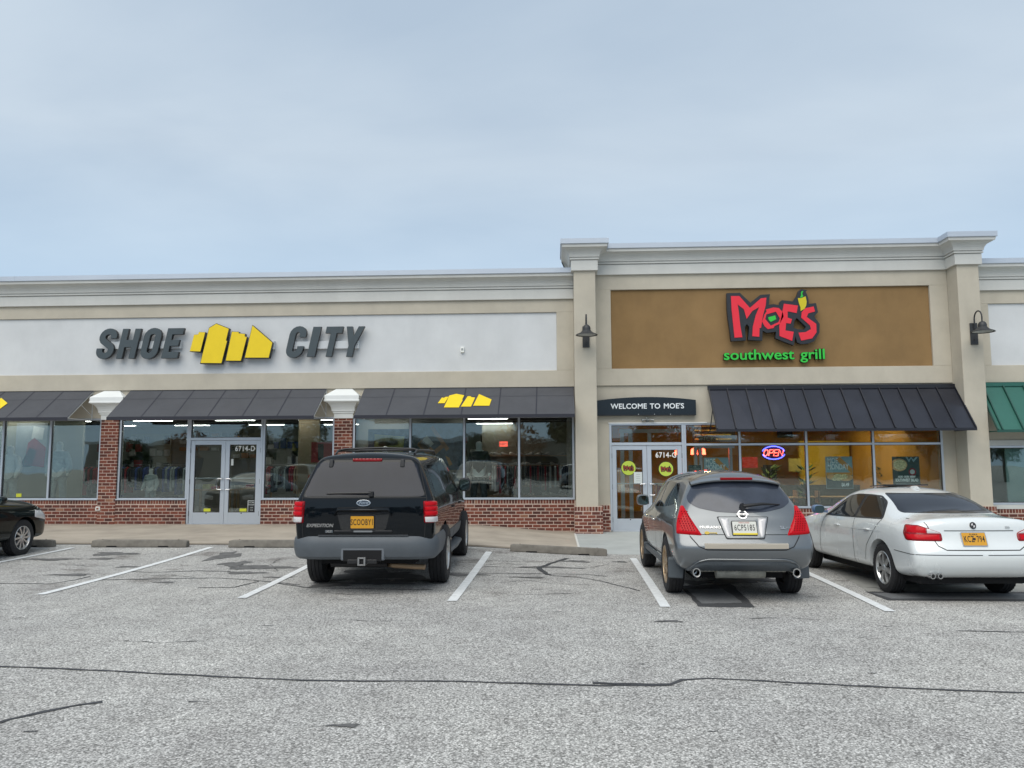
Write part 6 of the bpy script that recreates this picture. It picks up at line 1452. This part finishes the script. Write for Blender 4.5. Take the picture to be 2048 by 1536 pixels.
    # bumper
    prof = [(.0, .71), (.02, .745), (.06, .75), (.10, .735), (.125, .70), (.135, .64), (.13, .56), (.11, .485), (.07, .45), (.0, .44)]
    bp_ = rear_bumper(c, [(-.885, .98), (-.885, .17), (-.68, .105), (.68, .105), (.885, .17), (.885, .98)], prof, m_clad)
    MB().box(-.62, .62, -.012, .04, .744, .756).build('step_pad', mat('bumper_pad', (.05, .055, .062), .7), bp_, world=False, bevel=.006)
    f = MB(); f.box(-.30, .30, -.028, .06, .44, .605); f.build('hitch_recess', mat('grey_plastic_ring', (.14, .155, .175), .5), bp_, world=False, bevel=.02, seg=3)
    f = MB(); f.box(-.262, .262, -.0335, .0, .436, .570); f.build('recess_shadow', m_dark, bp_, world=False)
    f = MB(); f.box(-.20, .20, -.045, .3, .405, .455); f.build('hitch_beam', m_trimb, r, world=False, bevel=.005)
    f = MB(); 
    for q in ((-.052, -.030, .385, .485), (.030, .052, .385, .485), (-.030, .030, .385, .402), (-.030, .030, .468, .485)): f.box(q[0], q[1], -.085, .1, q[2], q[3])
    f.build('tow_hitch', mat('worn_steel', (.28, .28, .28), .5, metal=.6), r, world=False, bevel=.002)
    # underside
    f = MB(); f.tube([(-.80, 1.20, .37), (.80, 1.20, .37)], .05, 8); f.tube([(0, 1.20, .37), (0, 1.30, .37)], .14, 12); f.box(-.66, .66, .35, 1.0, .36, .45); f.build('rear_axle', m_dark, r, world=False, smooth=True)
    f = MB(); f.tube([(.15, 1.0, .34), (.22, .55, .33), (.35, .42, .325), (.60, .36, .32), (.80, .34, .315)], .034, 10); f.build('exhaust_pipe', mat('rusty_exhaust', (.34, .24, .15), .5, metal=.5), r, world=False, smooth=True)
    f = MB(); f.tube([(-.55, .45, .35), (.25, .45, .34)], .05, 10); f.build('spare_carrier', m_black, r, world=False, smooth=True)
    c.wheels(.270, 1.80, .225, (5, 0, 0), mat('alloy_silver', (.50, .50, .49), .3, metal=.85))
    for s_ in (1, -1):
        mb = MB(); mb.tube([(s_*.58, .72, 1.77), (s_*.59, .85, 1.815), (s_*.59, 1.2, 1.825), (s_*.59, 2.7, 1.825), (s_*.58, 2.95, 1.78)], .016, 8); mb.build('roof_rail', m_black, r, world=False, smooth=True)
    mb = MB(); mb.tube([(-.60, .95, 1.822), (-.52, .95, 1.842), (0, .95, 1.856), (.52, .95, 1.842), (.60, .95, 1.822)], .014, 8); mb.tube([(-.60, 2.2, 1.838), (.60, 2.2, 1.838)], .014, 8)
    mb.build('roof_crossbar', m_black, r, world=False, smooth=True)
    mirror_part(c, .93, 3.42, 1.27, .22, .23, m_black, None, 1, arm=.02); mirror_part(c, -.93, 3.42, 1.27, .22, .23, m_black, None, -1, arm=.02)
    c.panel('headlight', [(-.86, .80), (-.55, .80), (-.55, .98), (-.84, .98)], m_whl, 180, off=.004, up=.01, rnd=.03, both=True)
    c.panel('grille', [(-.46, .74), (.46, .74), (.46, .98), (-.46, .98)], m_trimb, 180, off=.004, up=.01, rnd=.03)
    return c
suv = build_suv()
def place(c, X, Y, rz, pitch=0): c.root.location = (X, Y, gz(X, Y+1.0)*0); c.root.rotation_euler = (radians(pitch), 0, radians(rz))
place(suv, -2.405, 10.10, 1.4, .6); suv.root.scale = (.92, 1, 1)
# ============ grey crossover
m_pgrey = mat('grey_metallic_paint', (.160, .175, .187), .30, metal=.6, coat=1, vary=.05, vscale=2, dirt=.08)
m_lowg = mat('dark_grey_lower_bumper', (.075, .088, .100), .45, vary=.08, vscale=3)
def xover_stations():
    S = lambda zb, zm, zs, zr, zt, ws, wr, wm=.93, wb=.86: section(zb, zm, zs, zr, zt, wb, wm, ws, wr, .02)
    lv0 = [(.80, .36), (.88, .44), (.915, .56), (.925, .68), (.915, .80), (.88, .97), (.835, 1.02), (.73, 1.22), (.62, 1.40), (.52, 1.455)]
    y0 = [.16, .08, .03, .02, .13, .19, .22, .38, .54, .60, .60]
    y1 = [y+.15 for y in y0]; lv1 = [(w+.01, z) for w, z in lv0]
    return [(y0, lv0, 1.52, [.0, .06, .08, .09, .08, .08, .08, .09, .08, .04]), (y1, lv1, 1.545, 0), (1.05, *S(.34, .78, .99, 1.46, 1.56, .885, .62), 0), (1.9, *S(.34, .76, .97, 1.475, 1.575, .89, .63), 0),
            (2.6, *S(.34, .74, .95, 1.455, 1.55, .885, .63), 0), (2.95, *S(.34, .73, .94, 1.36, 1.44, .88, .62), 0), (3.7, *S(.34, .72, .93, 1.03, 1.09, .86, .62), 0),
            (4.35, *S(.34, .68, .84, .90, .95, .80, .55, wm=.89), 0), (4.62, *section(.36, .62, .74, .80, .84, .76, .80, .72, .48), .10)]
def build_xover():
    c = Car('crossover', 'grey metallic rounded crossover with white plate and twin exhausts, parked before the restaurant doors', 'car', xover_stations(), (1.80, 4.70, 1.56), (.98, 3.80), .355, m_pgrey, m_dark, wr_in=.60)
    r = c.root
    rw = [(-.62, 1.30), (-.57, 1.37), (-.50, 1.40), (.50, 1.40), (.57, 1.37), (.62, 1.30), (.675, 1.22), (.665, 1.16), (.56, 1.10), (.32, 1.055), (0, 1.04), (-.32, 1.055), (-.56, 1.10), (-.665, 1.16), (-.675, 1.22)]
    c.panel('rear_window', rw, mat('blue_grey_glass', (.035, .042, .060), .10, spec=.6, vary=.3, vscale=3), 0, off=.006, rnd=.05)
    # spoiler lip over the glass
    L_ = []
    for x in frange(-.60, .60, 24):
        zc = 1.42-.055*(abs(x)/.60)**3; p, nn = c.hit(x, zc); L_.append([(x, p.y-.085, zc+.0), (x, p.y-.09, zc+.015), (x, p.y-.02, zc+.045), (x, p.y+.07, zc+.052), (x, p.y+.02, zc-.02)])
    sp = MB(); loft(sp, L_); sp.build('spoiler', m_pgrey, r, world=False, smooth=True, sharp=50)
    p, nn = c.hit(0, 1.425); s2 = MB(); s2.box(-.215, .215, p.y-.100, p.y-.06, 1.432, 1.462); s2.build('brake_light', m_redd, r, world=False, bevel=.006)
    c.line([(-.70, .775), (-.60, .66), (-.5, .625), (.5, .625), (.60, .66), (.70, .775)], .012, m_gap)
    c.line([(-.62, .795), (.62, .795)], .006, m_gap); c.line([(-.70, .785), (-.79, .93), (-.845, 1.05), (-.80, 1.2)], .010, m_gap); c.line([(.70, .785), (.79, .93), (.845, 1.05), (.80, 1.2)], .010, m_gap)
    # tall leaning tail lamps
    for mir in (False, True):
        o = c.panel('tail_light', [(.545, .785), (.875, .80), (.885, .90), (.865, 1.12), (.82, 1.125), (.70, .98)], m_redl, 22, off=.004, up=.022, inset=.02, rnd=.02, step=.035, mirror=mir)
        dots = MB()
        for i in range(9):
            z = .83+i*.026; n = 5 if i < 6 else 3
            for k in range(n):
                u = .645+.013*i+.034*k; p, nn = c.hit(u, z, 22); q = p+nn*.031
                if mir: q = Vector((-q.x, q.y, q.z))
                dots.lathe([(-.002, .0), (-.002, .009), (.002, .009)], 6, 'y', q)
        d_ = dots.build('lamp_dots', m_redd, o, world=False); d_['kind'] = 'stuff'
    # side glass
    for nm, ol in (('q', [(.70, 1.14), (1.28, 1.08), (1.28, 1.385), (1.05, 1.375)]), ('r', [(1.34, 1.075), (2.02, 1.045), (2.02, 1.405), (1.34, 1.39)]), ('f', [(2.08, 1.04), (3.22, 1.01), (2.72, 1.33), (2.50, 1.385), (2.08, 1.40)])):
        c.panel('side_window', ol, m_tint, -90 if False else 90, off=.004, rnd=.05, both=True)
    c.panel('windscreen', [(-.66, 1.06), (.66, 1.06), (.54, 1.44), (-.54, 1.44)], m_tint, 180, rnd=.05)
    for pl in ([(1.31, .98), (1.31, .90), (1.42, .62), (1.50, .45)], [(2.05, 1.02), (2.05, .45)], [(3.12, 1.0), (3.18, .45)]): c.line(pl, .010, m_gap, 90, both=True)
    for y_ in (1.95, 2.95):
        for s_ in (1, -1): MB().tube([(s_*.915, y_-.09, .87), (s_*.945, y_-.06, .875), (s_*.945, y_+.06, .875), (s_*.915, y_+.09, .87)], .013, 6).build('door_handle', m_chrome, r, world=False, smooth=True)
    for s_ in (1, -1):
        mb = MB(); loft(mb, [[(s_*.86, y, .40), (s_*.90, y, .39), (s_*.905, y, .34), (s_*.87, y, .31), (s_*.80, y, .31)] for y in (1.42, 2.4, 3.36)]); mb.build('sill_trim', m_lowg, r, world=False, smooth=True)
        mb = MB(); loft(mb, [[(s_*.70, y, zt), (s_*.93, y, zt), (s_*.935, y-.02, .245), (s_*.74, y-.02, .235)] for y, zt in ((.50, .47), (.53, .50))]); mb.build('mud_flap', m_lowg, r, world=False, bevel=.01)
        mb = MB(); loft(mb, [[(s_*.72, y, zt), (s_*.92, y, zt), (s_*.925, y-.02, .245), (s_*.74, y-.02, .235)] for y, zt in ((3.36, .42), (3.385, .44))]); mb.build('mud_flap', m_lowg, r, world=False, bevel=.01)
    # lower bumper valance with an arch over the exhausts
    ar = [(-.90, .40), (-.74, .43), (-.60, .50), (-.45, .53), (.45, .53), (.60, .50), (.74, .43), (.90, .40), (.90, .37), (.74, .385), (.60, .37), (-.60, .37), (-.74, .385), (-.90, .37)]
    c.panel('bumper_valance', [(-.80, .36), (-.66, .45), (-.52, .485), (.52, .485), (.66, .45), (.80, .36)], m_lowg, 0, off=.004, up=.018, inset=.02, rnd=.03)
    P = [c.hit(x, z)[0]+Vector((0, -.012, 0)) for x, z in densify(fillet_path([(-.72, .38), (-.64, .47), (-.50, .515), (.50, .515), (.64, .47), (.72, .38)], .12), .04, closed=False)]
    MB().tube(P, .008, 6).build('bumper_crease', m_pgrey, r, world=False, smooth=True)
    f = MB(); y_ = c.hit(0, .61)[0].y
    loft(f, [[(x, c.hit(x, .60)[0].y-.012, .640), (x, c.hit(x, .60)[0].y-.018, .690), (x, c.hit(x, .62)[0].y+.02, .70), (x, c.hit(x, .60)[0].y+.03, .635)] for x in frange(-.53, .53, 12)]); f.build('scuff_plate', mat('champagne_metal', (.60, .54, .45), .4, metal=.4), r, world=False, smooth=True, sharp=40)
    # plate housing: clear side lamps in a dark rimmed trapezoid
    c.panel('plate_housing', [(-.335, 1.0), (.335, 1.0), (.245, .745), (-.245, .745)], m_trimb, 0, off=.004, up=.008, inset=.012, rnd=.02)
    c.panel('plate_surround', [(-.318, .99), (.318, .99), (.236, .755), (-.236, .755)], m_pgrey, 0, off=.013, rnd=.02)
    for s_ in (-1, 1): c.panel('reverse_light', [(s_*.300, .975), (s_*.190, .975), (s_*.190, .765), (s_*.225, .765)], m_whl, 0, off=.014, up=.008, inset=.01, rnd=.01)
    f, ip = plate_part(c, .0, .862, .305, .155, m_wplate, m_ink, '6CP5185', m_ink, size=.10, sx=.66, off=.026)
    ip('plate_lettering', text_mesh('MARYLAND', .026, .001), m_redink, 0, .054, .0095)
    ip('dealer_strip', shape_mesh([[(-.155, -.086), (.155, -.086), (.155, -.066), (-.155, -.066)]], ext=.002), mat('dealer_yellow', (.7, .55, .03), .5), 0, 0, .008)
    ring = [[(.062*cos(a), .062*sin(a)) for a in [2*pi*i/28 for i in range(28)]], [(.047*cos(a), .047*sin(a)) for a in [2*pi*i/28 for i in range(28)]]]
    b = c.decal('badge', shape_mesh(ring, ext=.005, bev=.002), 0, 1.018, m_chrome, off=.010)
    c.decal('badge_bar', shape_mesh([[(-.074, -.012), (.074, -.012), (.074, .012), (-.074, .012)]], ext=.004, bev=.001), 0, 1.018, m_chrome, off=.016, parent=b)
    c.decal('badge_lettering', text_mesh('NISSAN', .024, .001, sx=1.2), 0, 1.010, m_ink, off=.0225, parent=b)
    c.decal('model_lettering', text_mesh('MURANO', .046, .002, off=.0, sx=1.3, sp=1.1), -.43, .862, m_chrome, off=.008)
    c.decal('trim_lettering', text_mesh('SL', .055, .002, off=.001, sx=1.25), .50, .855, m_chrome, off=.008); c.decal('trim_lettering', text_mesh('AWD', .030, .002, sx=1.2), .585, .858, m_chrome, off=.008)
    key = [[(.032*cos(a)-.05, .020*sin(a)) for a in [2*pi*i/14 for i in range(14)]]]; kb = c.decal('key_sticker', shape_mesh(key, ext=.001), -.43, .812, mat('sticker_yellow', (.55, .38, .03), .5), off=.006)
    c.decal('key_sticker_blade', shape_mesh([[(-.02, -.005), (.07, -.005), (.07, -.016), (.078, -.016), (.078, .005), (-.02, .005)]], ext=.001), -.43, .812, MATS['sticker_yellow'], off=.006)
    p, nn = c.hit(.0, 1.10); q, n2 = c.hit(.50, 1.15)
    mb = MB(); mb.lathe([(-.05, .0), (-.05, .035), (0, .045)], 12, 'y', (p.x+.02, p.y-.01, 1.115)); a_ = Vector((.02, p.y-.05, 1.125)); b_ = Vector((.26, q.y-.12, 1.150)); e_ = Vector((.52, q.y-.02, 1.14))
    mb.tube([a_, b_, e_], [.022, .018, .006], 8); mb.build('wiper', m_black, r, world=False, smooth=True)
    # exhausts and muffler
    for s_ in (-1, 1):
        mb = MB(); mb.lathe([(.05, .038), (.05, .050), (.04, .053), (.30, .050), (.30, .038)], 20, 'y', (s_*.635, .02, .36)); mb.build('exhaust_pipe', m_chrome, r, world=False, smooth=True)
        MB().lathe([(.30, .0), (.30, .039)], 16, 'y', (s_*.635, .0, .36)).build('exhaust_hole', m_dark, r, world=False)
    mb = MB(); mb.lathe([(-.32, .0), (-.32, .075), (.32, .075), (.32, 0)], 18, 'x', (0, .42, .325)); mb.tube([(-.60, .42, .35), (.60, .42, .35)], .025, 8); mb.tube([(.28, .45, .29), (.22, .8, .26)], .03, 8)
    mb.build('muffler', mat('muffler_steel', (.42, .42, .38), .5, metal=.4, vary=.3, vscale=8), r, world=False, smooth=True)
    MB().box(-.60, .60, .55, 1.1, .24, .36).build('rear_axle', m_dark, r, world=False)
    c.wheels(.235, 1.60, .235, (6, 0, 0), mat('bronze_alloy', (.42, .31, .20), .35, metal=.75))
    for s_ in (-1, 1): mirror_part(c, s_*.86, 2.98, 1.10, .21, .17, m_pgrey, None, s_, arm=.0)
    c.panel('headlight', [(-.80, .66), (-.50, .64), (-.50, .78), (-.78, .80)], m_whl, 180, off=.004, up=.01, rnd=.03, both=True)
    c.panel('grille', [(-.40, .55), (.40, .55), (.44, .74), (-.44, .74)], m_trimb, 180, off=.004, up=.01, rnd=.03)
    mb = MB(); p = c.hit(-.35, 1.6, 'top')[0]; mb.tube([(-.45, 3.2-.7, 1.56), (-.45, 2.0, 1.61)], .004, 5)
    return c
xov = build_xover(); place(xov, 2.235, 9.62, -.2, -.3); xov.root.scale = (.91, 1, 1)

# ============ white sedan
m_pwhite = mat('silver_white_paint', (.74, .77, .77), .25, metal=.05, coat=1, vary=.03, vscale=2, dirt=.05)
def sedan_stations(hood=0.0, dk=0.0):
    S = lambda zs, zr, zt, ws, wr, zm=.60, wm=.90, wb=.82, zb=.25: section(zb, zm, zs, zr, zt, wb, wm, ws, wr, .015)
    lv0 = [(.74, .27), (.84, .35), (.875, .46), (.885, .58), (.870, .70), (.835, .82), (.80, .87), (.73, .925), (.64, .945), (.54, .955)]
    y0 = [.14, .06, .02, .02, .10, .12, .12, .13, .14, .15, .12]
    y1 = [y+.13 for y in y0]; lv1 = [(w+.008, z+.004) for w, z in lv0]
    return [(y0, lv0, .975, [.0, .06, .08, .09, .085, .08, .08, .07, .05, .03]), (y1, lv1, .985, 0), (.44, *S(.86, .965, .995, .85, .62), 0), (.66, *S(.87, .985, 1.015, .855, .60), 0), (.98, *S(.88, 1.115, 1.15, .86, .575), 0),
            (1.38, *S(.885, 1.235, 1.285, .86, .56), 0), (1.98, *S(.88, 1.275, 1.325, .86, .575), 0), (2.48, *S(.87, 1.235, 1.285, .86, .57), 0), (3.05, *S(.86, 1.01, 1.04, .85, .60), 0), (3.38, *S(.84, .93, .96, .84, .62), 0),
            (4.15, *S(.77+hood, .84+hood, .87+hood, .80, .58, zm=.56, wm=.87), 0), (4.42, *section(.27, .50, .64, .70, .73, .72, .78, .70, .48), .10)]
def sedan_common(c, rim, m_rim, handle_m):
    r = c.root
    c.panel('rear_window', [(-.66, 1.015), (.66, 1.015), (.565, 1.20), (.53, 1.245), (-.53, 1.245), (-.565, 1.20)], m_tint2, 0, off=.005, rnd=.04)
    for ol in ([(1.04, .935), (1.76, .915), (1.76, 1.20), (1.46, 1.195), (1.24, 1.13)], [(1.84, .915), (2.86, .895), (2.52, 1.10), (2.34, 1.175), (2.14, 1.20), (1.84, 1.205)]):
        c.panel('side_window', ol, m_tint, 90, off=.008, rnd=.04, both=True)
    c.panel('window_trim', [(.99, .92), (2.92, .88), (2.54, 1.115), (2.36, 1.19), (2.10, 1.222), (1.70, 1.222), (1.42, 1.21), (1.20, 1.14)], m_trimb, 90, off=.003, rnd=.05, both=True)
    c.panel('windscreen', [(-.64, .98), (.64, .98), (.52, 1.24), (-.52, 1.24)], m_tint, 180, rnd=.05)
    for pl in ([(1.80, .90), (1.80, .40), (1.84, .30)], [(1.00, .92), (1.20, .72), (1.38, .56), (1.46, .36)], [(2.88, .88), (3.02, .62), (3.06, .33)]): c.line(pl, .009, m_gap, 90, both=True)
    c.line([(.95, .775), (2.0, .755), (3.3, .735)], .010, c.paint, 90, both=True, off=.006, name='side_crease')
    for y_ in (1.36, 2.36):
        for s_ in (1, -1):
            x = abs(c.hit(y_, .775, 90)[0].x)
            MB().tube([(s_*(x-.01), y_-.085, .772), (s_*(x+.022), y_-.06, .776), (s_*(x+.022), y_+.06, .776), (s_*(x-.01), y_+.085, .772)], .012, 6).build('door_handle', handle_m, r, world=False, smooth=True)
    c.wheels(.205, 1.555, .205, rim, m_rim)
    c.panel('headlight', [(-.78, .56), (-.48, .54), (-.46, .66), (-.76, .70)], m_whl, 180, off=.004, up=.01, rnd=.03, both=True)
def build_sedan():
    c = Car('sedan', 'white four-door sedan with open sunroof, red tail lamps and amber plate, at the right edge', 'car', sedan_stations(), (1.80, 4.50, 1.325), (.97, 3.72), .315, m_pwhite, m_dark, wr_in=.58, arch=1.15)
    r = c.root; sedan_common(c, (7, True, 0), mat('silver_alloy', (.55, .56, .56), .3, metal=.85), m_pwhite)
    # lid lines
    c.line([(-.70, .955), (-.66, .90), (-.64, .84), (-.62, .76), (-.57, .66), (-.48, .615), (.48, .615), (.57, .66), (.62, .76), (.64, .84), (.66, .90), (.70, .955)], .010, m_gap)
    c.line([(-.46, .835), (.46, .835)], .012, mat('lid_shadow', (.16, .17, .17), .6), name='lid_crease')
    c.line([(-.84, .42), (-.45, .40), (.45, .40), (.84, .42)], .007, c.paint, off=.008, name='bumper_crease')
    c.line([(.02, .56), (.60, .56), (.95, .575)], .008, m_gap, 60, both=True)
    for mir in (False, True):
        o = c.panel('tail_light', [(.50, .715), (.93, .715), (.945, .80), (.91, .895), (.77, .895), (.67, .86), (.51, .81)], m_redd, 20, off=.004, up=.012, inset=.015, rnd=.03, step=.04, mirror=mir)
        c.panel('lens', [(.70, .805), (.90, .805), (.895, .875), (.78, .877), (.70, .856)], m_redl, 20, off=.0165, up=.003, inset=.01, step=.04, mirror=mir, parent=o)
        c.panel('lens', [(.54, .729), (.905, .729), (.91, .785), (.54, .785)], m_redl, 20, off=.0165, up=.003, inset=.01, step=.04, mirror=mir, parent=o)
        c.panel('lens', [(.515, .803), (.685, .803), (.685, .853), (.655, .85)], m_whl, 20, off=.0165, up=.004, inset=.008, step=.04, mirror=mir, parent=o)
    f, ip = plate_part(c, -.10, .735, .305, .150, m_yplate, m_chrome, 'KCZ 794', m_ink, size=.098, sx=.66, off=.012)
    ip('plate_lettering', text_mesh('ALASKA', .030, .001), m_ink, 0, .046, .0095)
    ip('plate_flag', shape_mesh([[(-.016, -.016), (.018, -.012), (.018, .016), (-.016, .012)]], ext=.001), m_ink, .0, 0, .0095)
    ci = lambda rr: [(rr*cos(a), rr*sin(a)) for a in [2*pi*i/24 for i in range(24)]]
    b = c.decal('badge', shape_mesh([ci(.041)], ext=.003), -.08, .895, m_trimb, off=.006)
    c.decal('badge_face', shape_mesh([ci(.026)], ext=.001), -.08, .895, m_whl, off=.0105, parent=b)
    q1 = [(0, 0)]+[(.025*cos(a), .025*sin(a)) for a in [pi/2*i/6 for i in range(7)]]; q2 = [(-x, -y) for x, y in q1]
    c.decal('badge_quarter', shape_mesh([q1, q2], ext=.001), -.08, .895, m_trimb, off=.0125, parent=b)
    c.decal('model_lettering', text_mesh('325i', .036, .001, off=.0005, sx=1.1), 0.38, .86, mat('dull_chrome', (.45, .47, .47), .4, metal=.5), off=.006)
    # antenna fin, raised sunroof
    p, nn = c.hit(0, 1.6, 'top'); mb = MB(); loft(mb, [[(w, y, p.z-.01), (w*.4, y, p.z+h), (-w*.4, y, p.z+h), (-w, y, p.z-.01)] for y, w, h in ((1.50, .03, .012), (1.56, .034, .035), (1.67, .03, .028), (1.74, .012, .006))]); mb.build('antenna_fin', m_pwhite, r, world=False, smooth=True)
    z0 = c.hit(0, 2.0, 'top')[0].z; mb = MB(); mb.hexa([(-.36, 1.85, z0+.012), (.36, 1.85, z0+.012), (.36, 2.28, z0-.012), (-.36, 2.28, z0-.012), (-.36, 1.85, z0+.030), (.36, 1.85, z0+.030), (.36, 2.28, z0+.004), (-.36, 2.28, z0+.004)]); mb.build('sunroof', m_tint, r, world=False, bevel=.006)
    for s_ in (-1, 1): mirror_part(c, s_*.85, 2.74, .975, .20, .135, mat('blue_tinted_mirror', (.10, .17, .30), .3, coat=1) if True else m_pwhite, None, s_, arm=.06)
    for x in (-.66, -.56):
        MB().lathe([(.02, .024), (.02, .034), (.03, .037), (.25, .035), (.25, .026)], 18, 'y', (x, .06, .315)).build('exhaust_pipe', m_chrome, r, world=False, smooth=True)
        MB().lathe([(.20, .0), (.20, .027)], 14, 'y', (x, .06, .315)).build('exhaust_hole', m_dark, r, world=False)
    MB().box(-.72, .72, .30, 1.3, .20, .30).build('underbody', m_dark, r, world=False); MB().box(-.62, .62, 1.4, 3.6, .16, .28).build('underbody', m_dark, r, world=False)
    c.panel('side_marker', [(-.012, 0)], m_gap) if False else None
    return c
sed = build_sedan(); place(sed, 4.985, 9.72, 2.4, -.5); sed.root.scale = (.88, 1, 1)

# ============ black sedan at the left edge
m_pblk2 = mat('black_green_paint', (.0025, .006, .006), .25, spec=.05, coat=.6, dirt=.0, vary=.1, vscale=2)
def build_black():
    c = Car('black_sedan', 'shiny black car front with many-spoked silver wheel, cut off by the left edge', 'car', sedan_stations(.06), (1.82, 4.60, 1.40), (.95, 3.70), .325, m_pblk2, m_dark, wr_in=.58, arch=1.13)
    sedan_common(c, (10, False, .16), mat('bright_alloy', (.62, .61, .60), .3, metal=.8), m_pblk2); r = c.root
    c.panel('side_headlight', [(3.98, .67), (4.36, .60), (4.42, .66), (4.30, .76), (4.02, .80)], m_whl, 90, off=.002, up=.008, inset=.012, rnd=.03, both=True)
    c.panel('tail_light', [(.50, .655), (.90, .655), (.90, .80), (.55, .78)], m_redl, 20, off=.004, up=.012, inset=.015, rnd=.03, both=True)
    c.panel('grille', [(-.35, .38), (.35, .38), (.35, .60), (-.35, .60)], m_trimb, 180, off=.004, up=.006, inset=.012, rnd=.03)
    for s_ in (-1, 1): mirror_part(c, s_*.86, 2.76, 1.03, .20, .14, m_pblk2, None, s_, arm=.06)
    return c
blk = build_black(); place(blk, -10.36, 10.35, 0, .7)
# ------------------------------------------------------------------ across the car park (behind the viewer, seen in the shop glass)
def leaf_mesh(seed, n, R_, H_, z0):
    rnd_ = random.Random(seed); mb = MB(); V = []; F = []
    blobs = [(rnd_.uniform(-.6, .6)*R_, rnd_.uniform(-.6, .6)*R_, z0+rnd_.uniform(.1, .9)*H_, rnd_.uniform(.28, .5)*R_) for _ in range(16)]
    for i in range(n):
        bx, by, bz, br = rnd_.choice(blobs); d = Vector((rnd_.gauss(0, 1), rnd_.gauss(0, 1), rnd_.gauss(0, .8))).normalized()*br*rnd_.uniform(.6, 1.05)
        c = Vector((bx, by, bz))+d; a = Vector((rnd_.gauss(0, 1), rnd_.gauss(0, 1), rnd_.gauss(0, 1))).normalized(); b = a.cross(Vector((rnd_.gauss(0, 1), rnd_.gauss(0, 1), rnd_.gauss(0, 1)))).normalized(); s = rnd_.uniform(.10, .20)
        k = len(V); V += [c-a*s, c+b*s*.6, c+a*s, c-b*s*.6]; F.append((k, k+1, k+2, k+3))
    mb.add(V, F); me = bpy.data.meshes.new('crown'); me.from_pydata([tuple(v) for v in V], [], F); return me
m_bark = mat('bark', (.09, .07, .05), .9, vary=.3, vscale=10)
lm = [mat('leaf_green', (.045, .075, .022), .7, vary=.4, vscale=2), mat('leaf_autumn', (.20, .085, .025), .7, vary=.4, vscale=2), mat('leaf_olive', (.09, .085, .025), .7, vary=.4, vscale=2)]
crowns = [leaf_mesh(s, 2600, 2.6, 4.2, 1.9) for s in (1, 2, 3)]
words = [['green leafy', 'rust coloured', 'olive'], ['first', 'second', 'third', 'fourth', 'fifth', 'sixth', 'seventh', 'eighth', 'ninth', 'tenth', 'eleventh', 'twelfth', 'thirteenth', 'fourteenth', 'fifteenth', 'sixteenth']]
for i in range(16):
    x = -46+i*6.2+random.uniform(-1.5, 1.5); y = -44-random.uniform(0, 10); k = i % 3; s = random.uniform(.75, 1.2)
    t = thing('tree', f'{words[0][k]} tree across the car park, {words[1][i]} from the left, mirrored in the glass', 'tree', (x, y, 0), random.uniform(0, 6), 'trees across the car park')
    mb = MB(); mb.tube([(0, 0, 0), (.05, 0, 1.2), (0, .05, 2.4), (.1, 0, 4.6)], [.20, .15, .12, .04], 8)
    for q in range(6):
        a = q*1.05; mb.tube([(0, 0, 1.7+q*.35), (cos(a)*.7, sin(a)*.7, 2.5+q*.4), (cos(a)*1.5, sin(a)*1.5, 3.2+q*.42)], [.07, .05, .02], 6)
    mb.build('trunk', m_bark, t, world=False); link('crown', crowns[k].copy() if i < 3 else crowns[k], lm[k], t, world=False); t.scale = (s, s, s)
# pale shop row over the way
far = thing('far_building', 'long low pale building across the car park, mirrored in the shop glass', 'building', (0, -60, 0))
MB().box(-60, 50, -70, -60, 0, 4.6).build('wall', mat('far_wall', (.30, .27, .22), .9, vary=.1, vscale=.2), far); MB().box(-60.3, 50.3, -70, -59.7, 4.6, 5.1).build('fascia', m_trim, far)
for i in range(14): MB().box(-56+i*7.5, -52+i*7.5, -59.99, -59.9, .4, 3).build('window', m_tint, far)
def recolour(root, m, drop=('licence_plate', 'badge', 'model_lettering', 'trim_lettering', 'trim_badge', 'key_sticker', 'key_sticker_blade')):
    for ch in list(root.children):
        b_ = ch.name.split('.')[0]
        if b_ in drop:
            for g_ in list(ch.children): bpy.data.objects.remove(g_)
            bpy.data.objects.remove(ch); continue
        if b_ == 'body': ch.data = ch.data.copy(); ch.data.materials[0] = m
mp_ = {n: mat(n, c, .28, metal=.4, coat=1) for n, c in (('silver_paint', (.42, .43, .44)), ('blue_paint', (.02, .05, .14)), ('beige_paint', (.30, .27, .22)), ('red_paint', (.25, .01, .015)), ('teal_paint', (.02, .10, .10)))}
for src, x, y, rz, pn, lb in ((xov, 4.6, -6.0, 182, 'silver_paint', 'silver crossover parked behind the viewer, mirrored in the glass'), (sed, -9.5, -4.5, 178, 'teal_paint', 'teal sedan parked behind the viewer, mirrored in the glass'), (suv, -14.8, -5.0, 181, 'beige_paint', 'beige sport utility vehicle parked behind the viewer, mirrored in the glass'),
        (sed, 10.5, -5.5, 180, 'silver_paint', 'silver sedan parked behind the viewer, mirrored in the glass'), (sed, -4.0, -9.5, 92, 'blue_paint', 'blue sedan crossing behind the viewer, mirrored in the glass'), (suv, 1.2, -14, 180, 'silver_paint', 'silver sport utility vehicle parked far behind the viewer, mirrored in the glass')):
    d = dup(src.root, (x, y, 0), radians(rz), lb, 'cars parked across the lot'); recolour(d, mp_[pn])
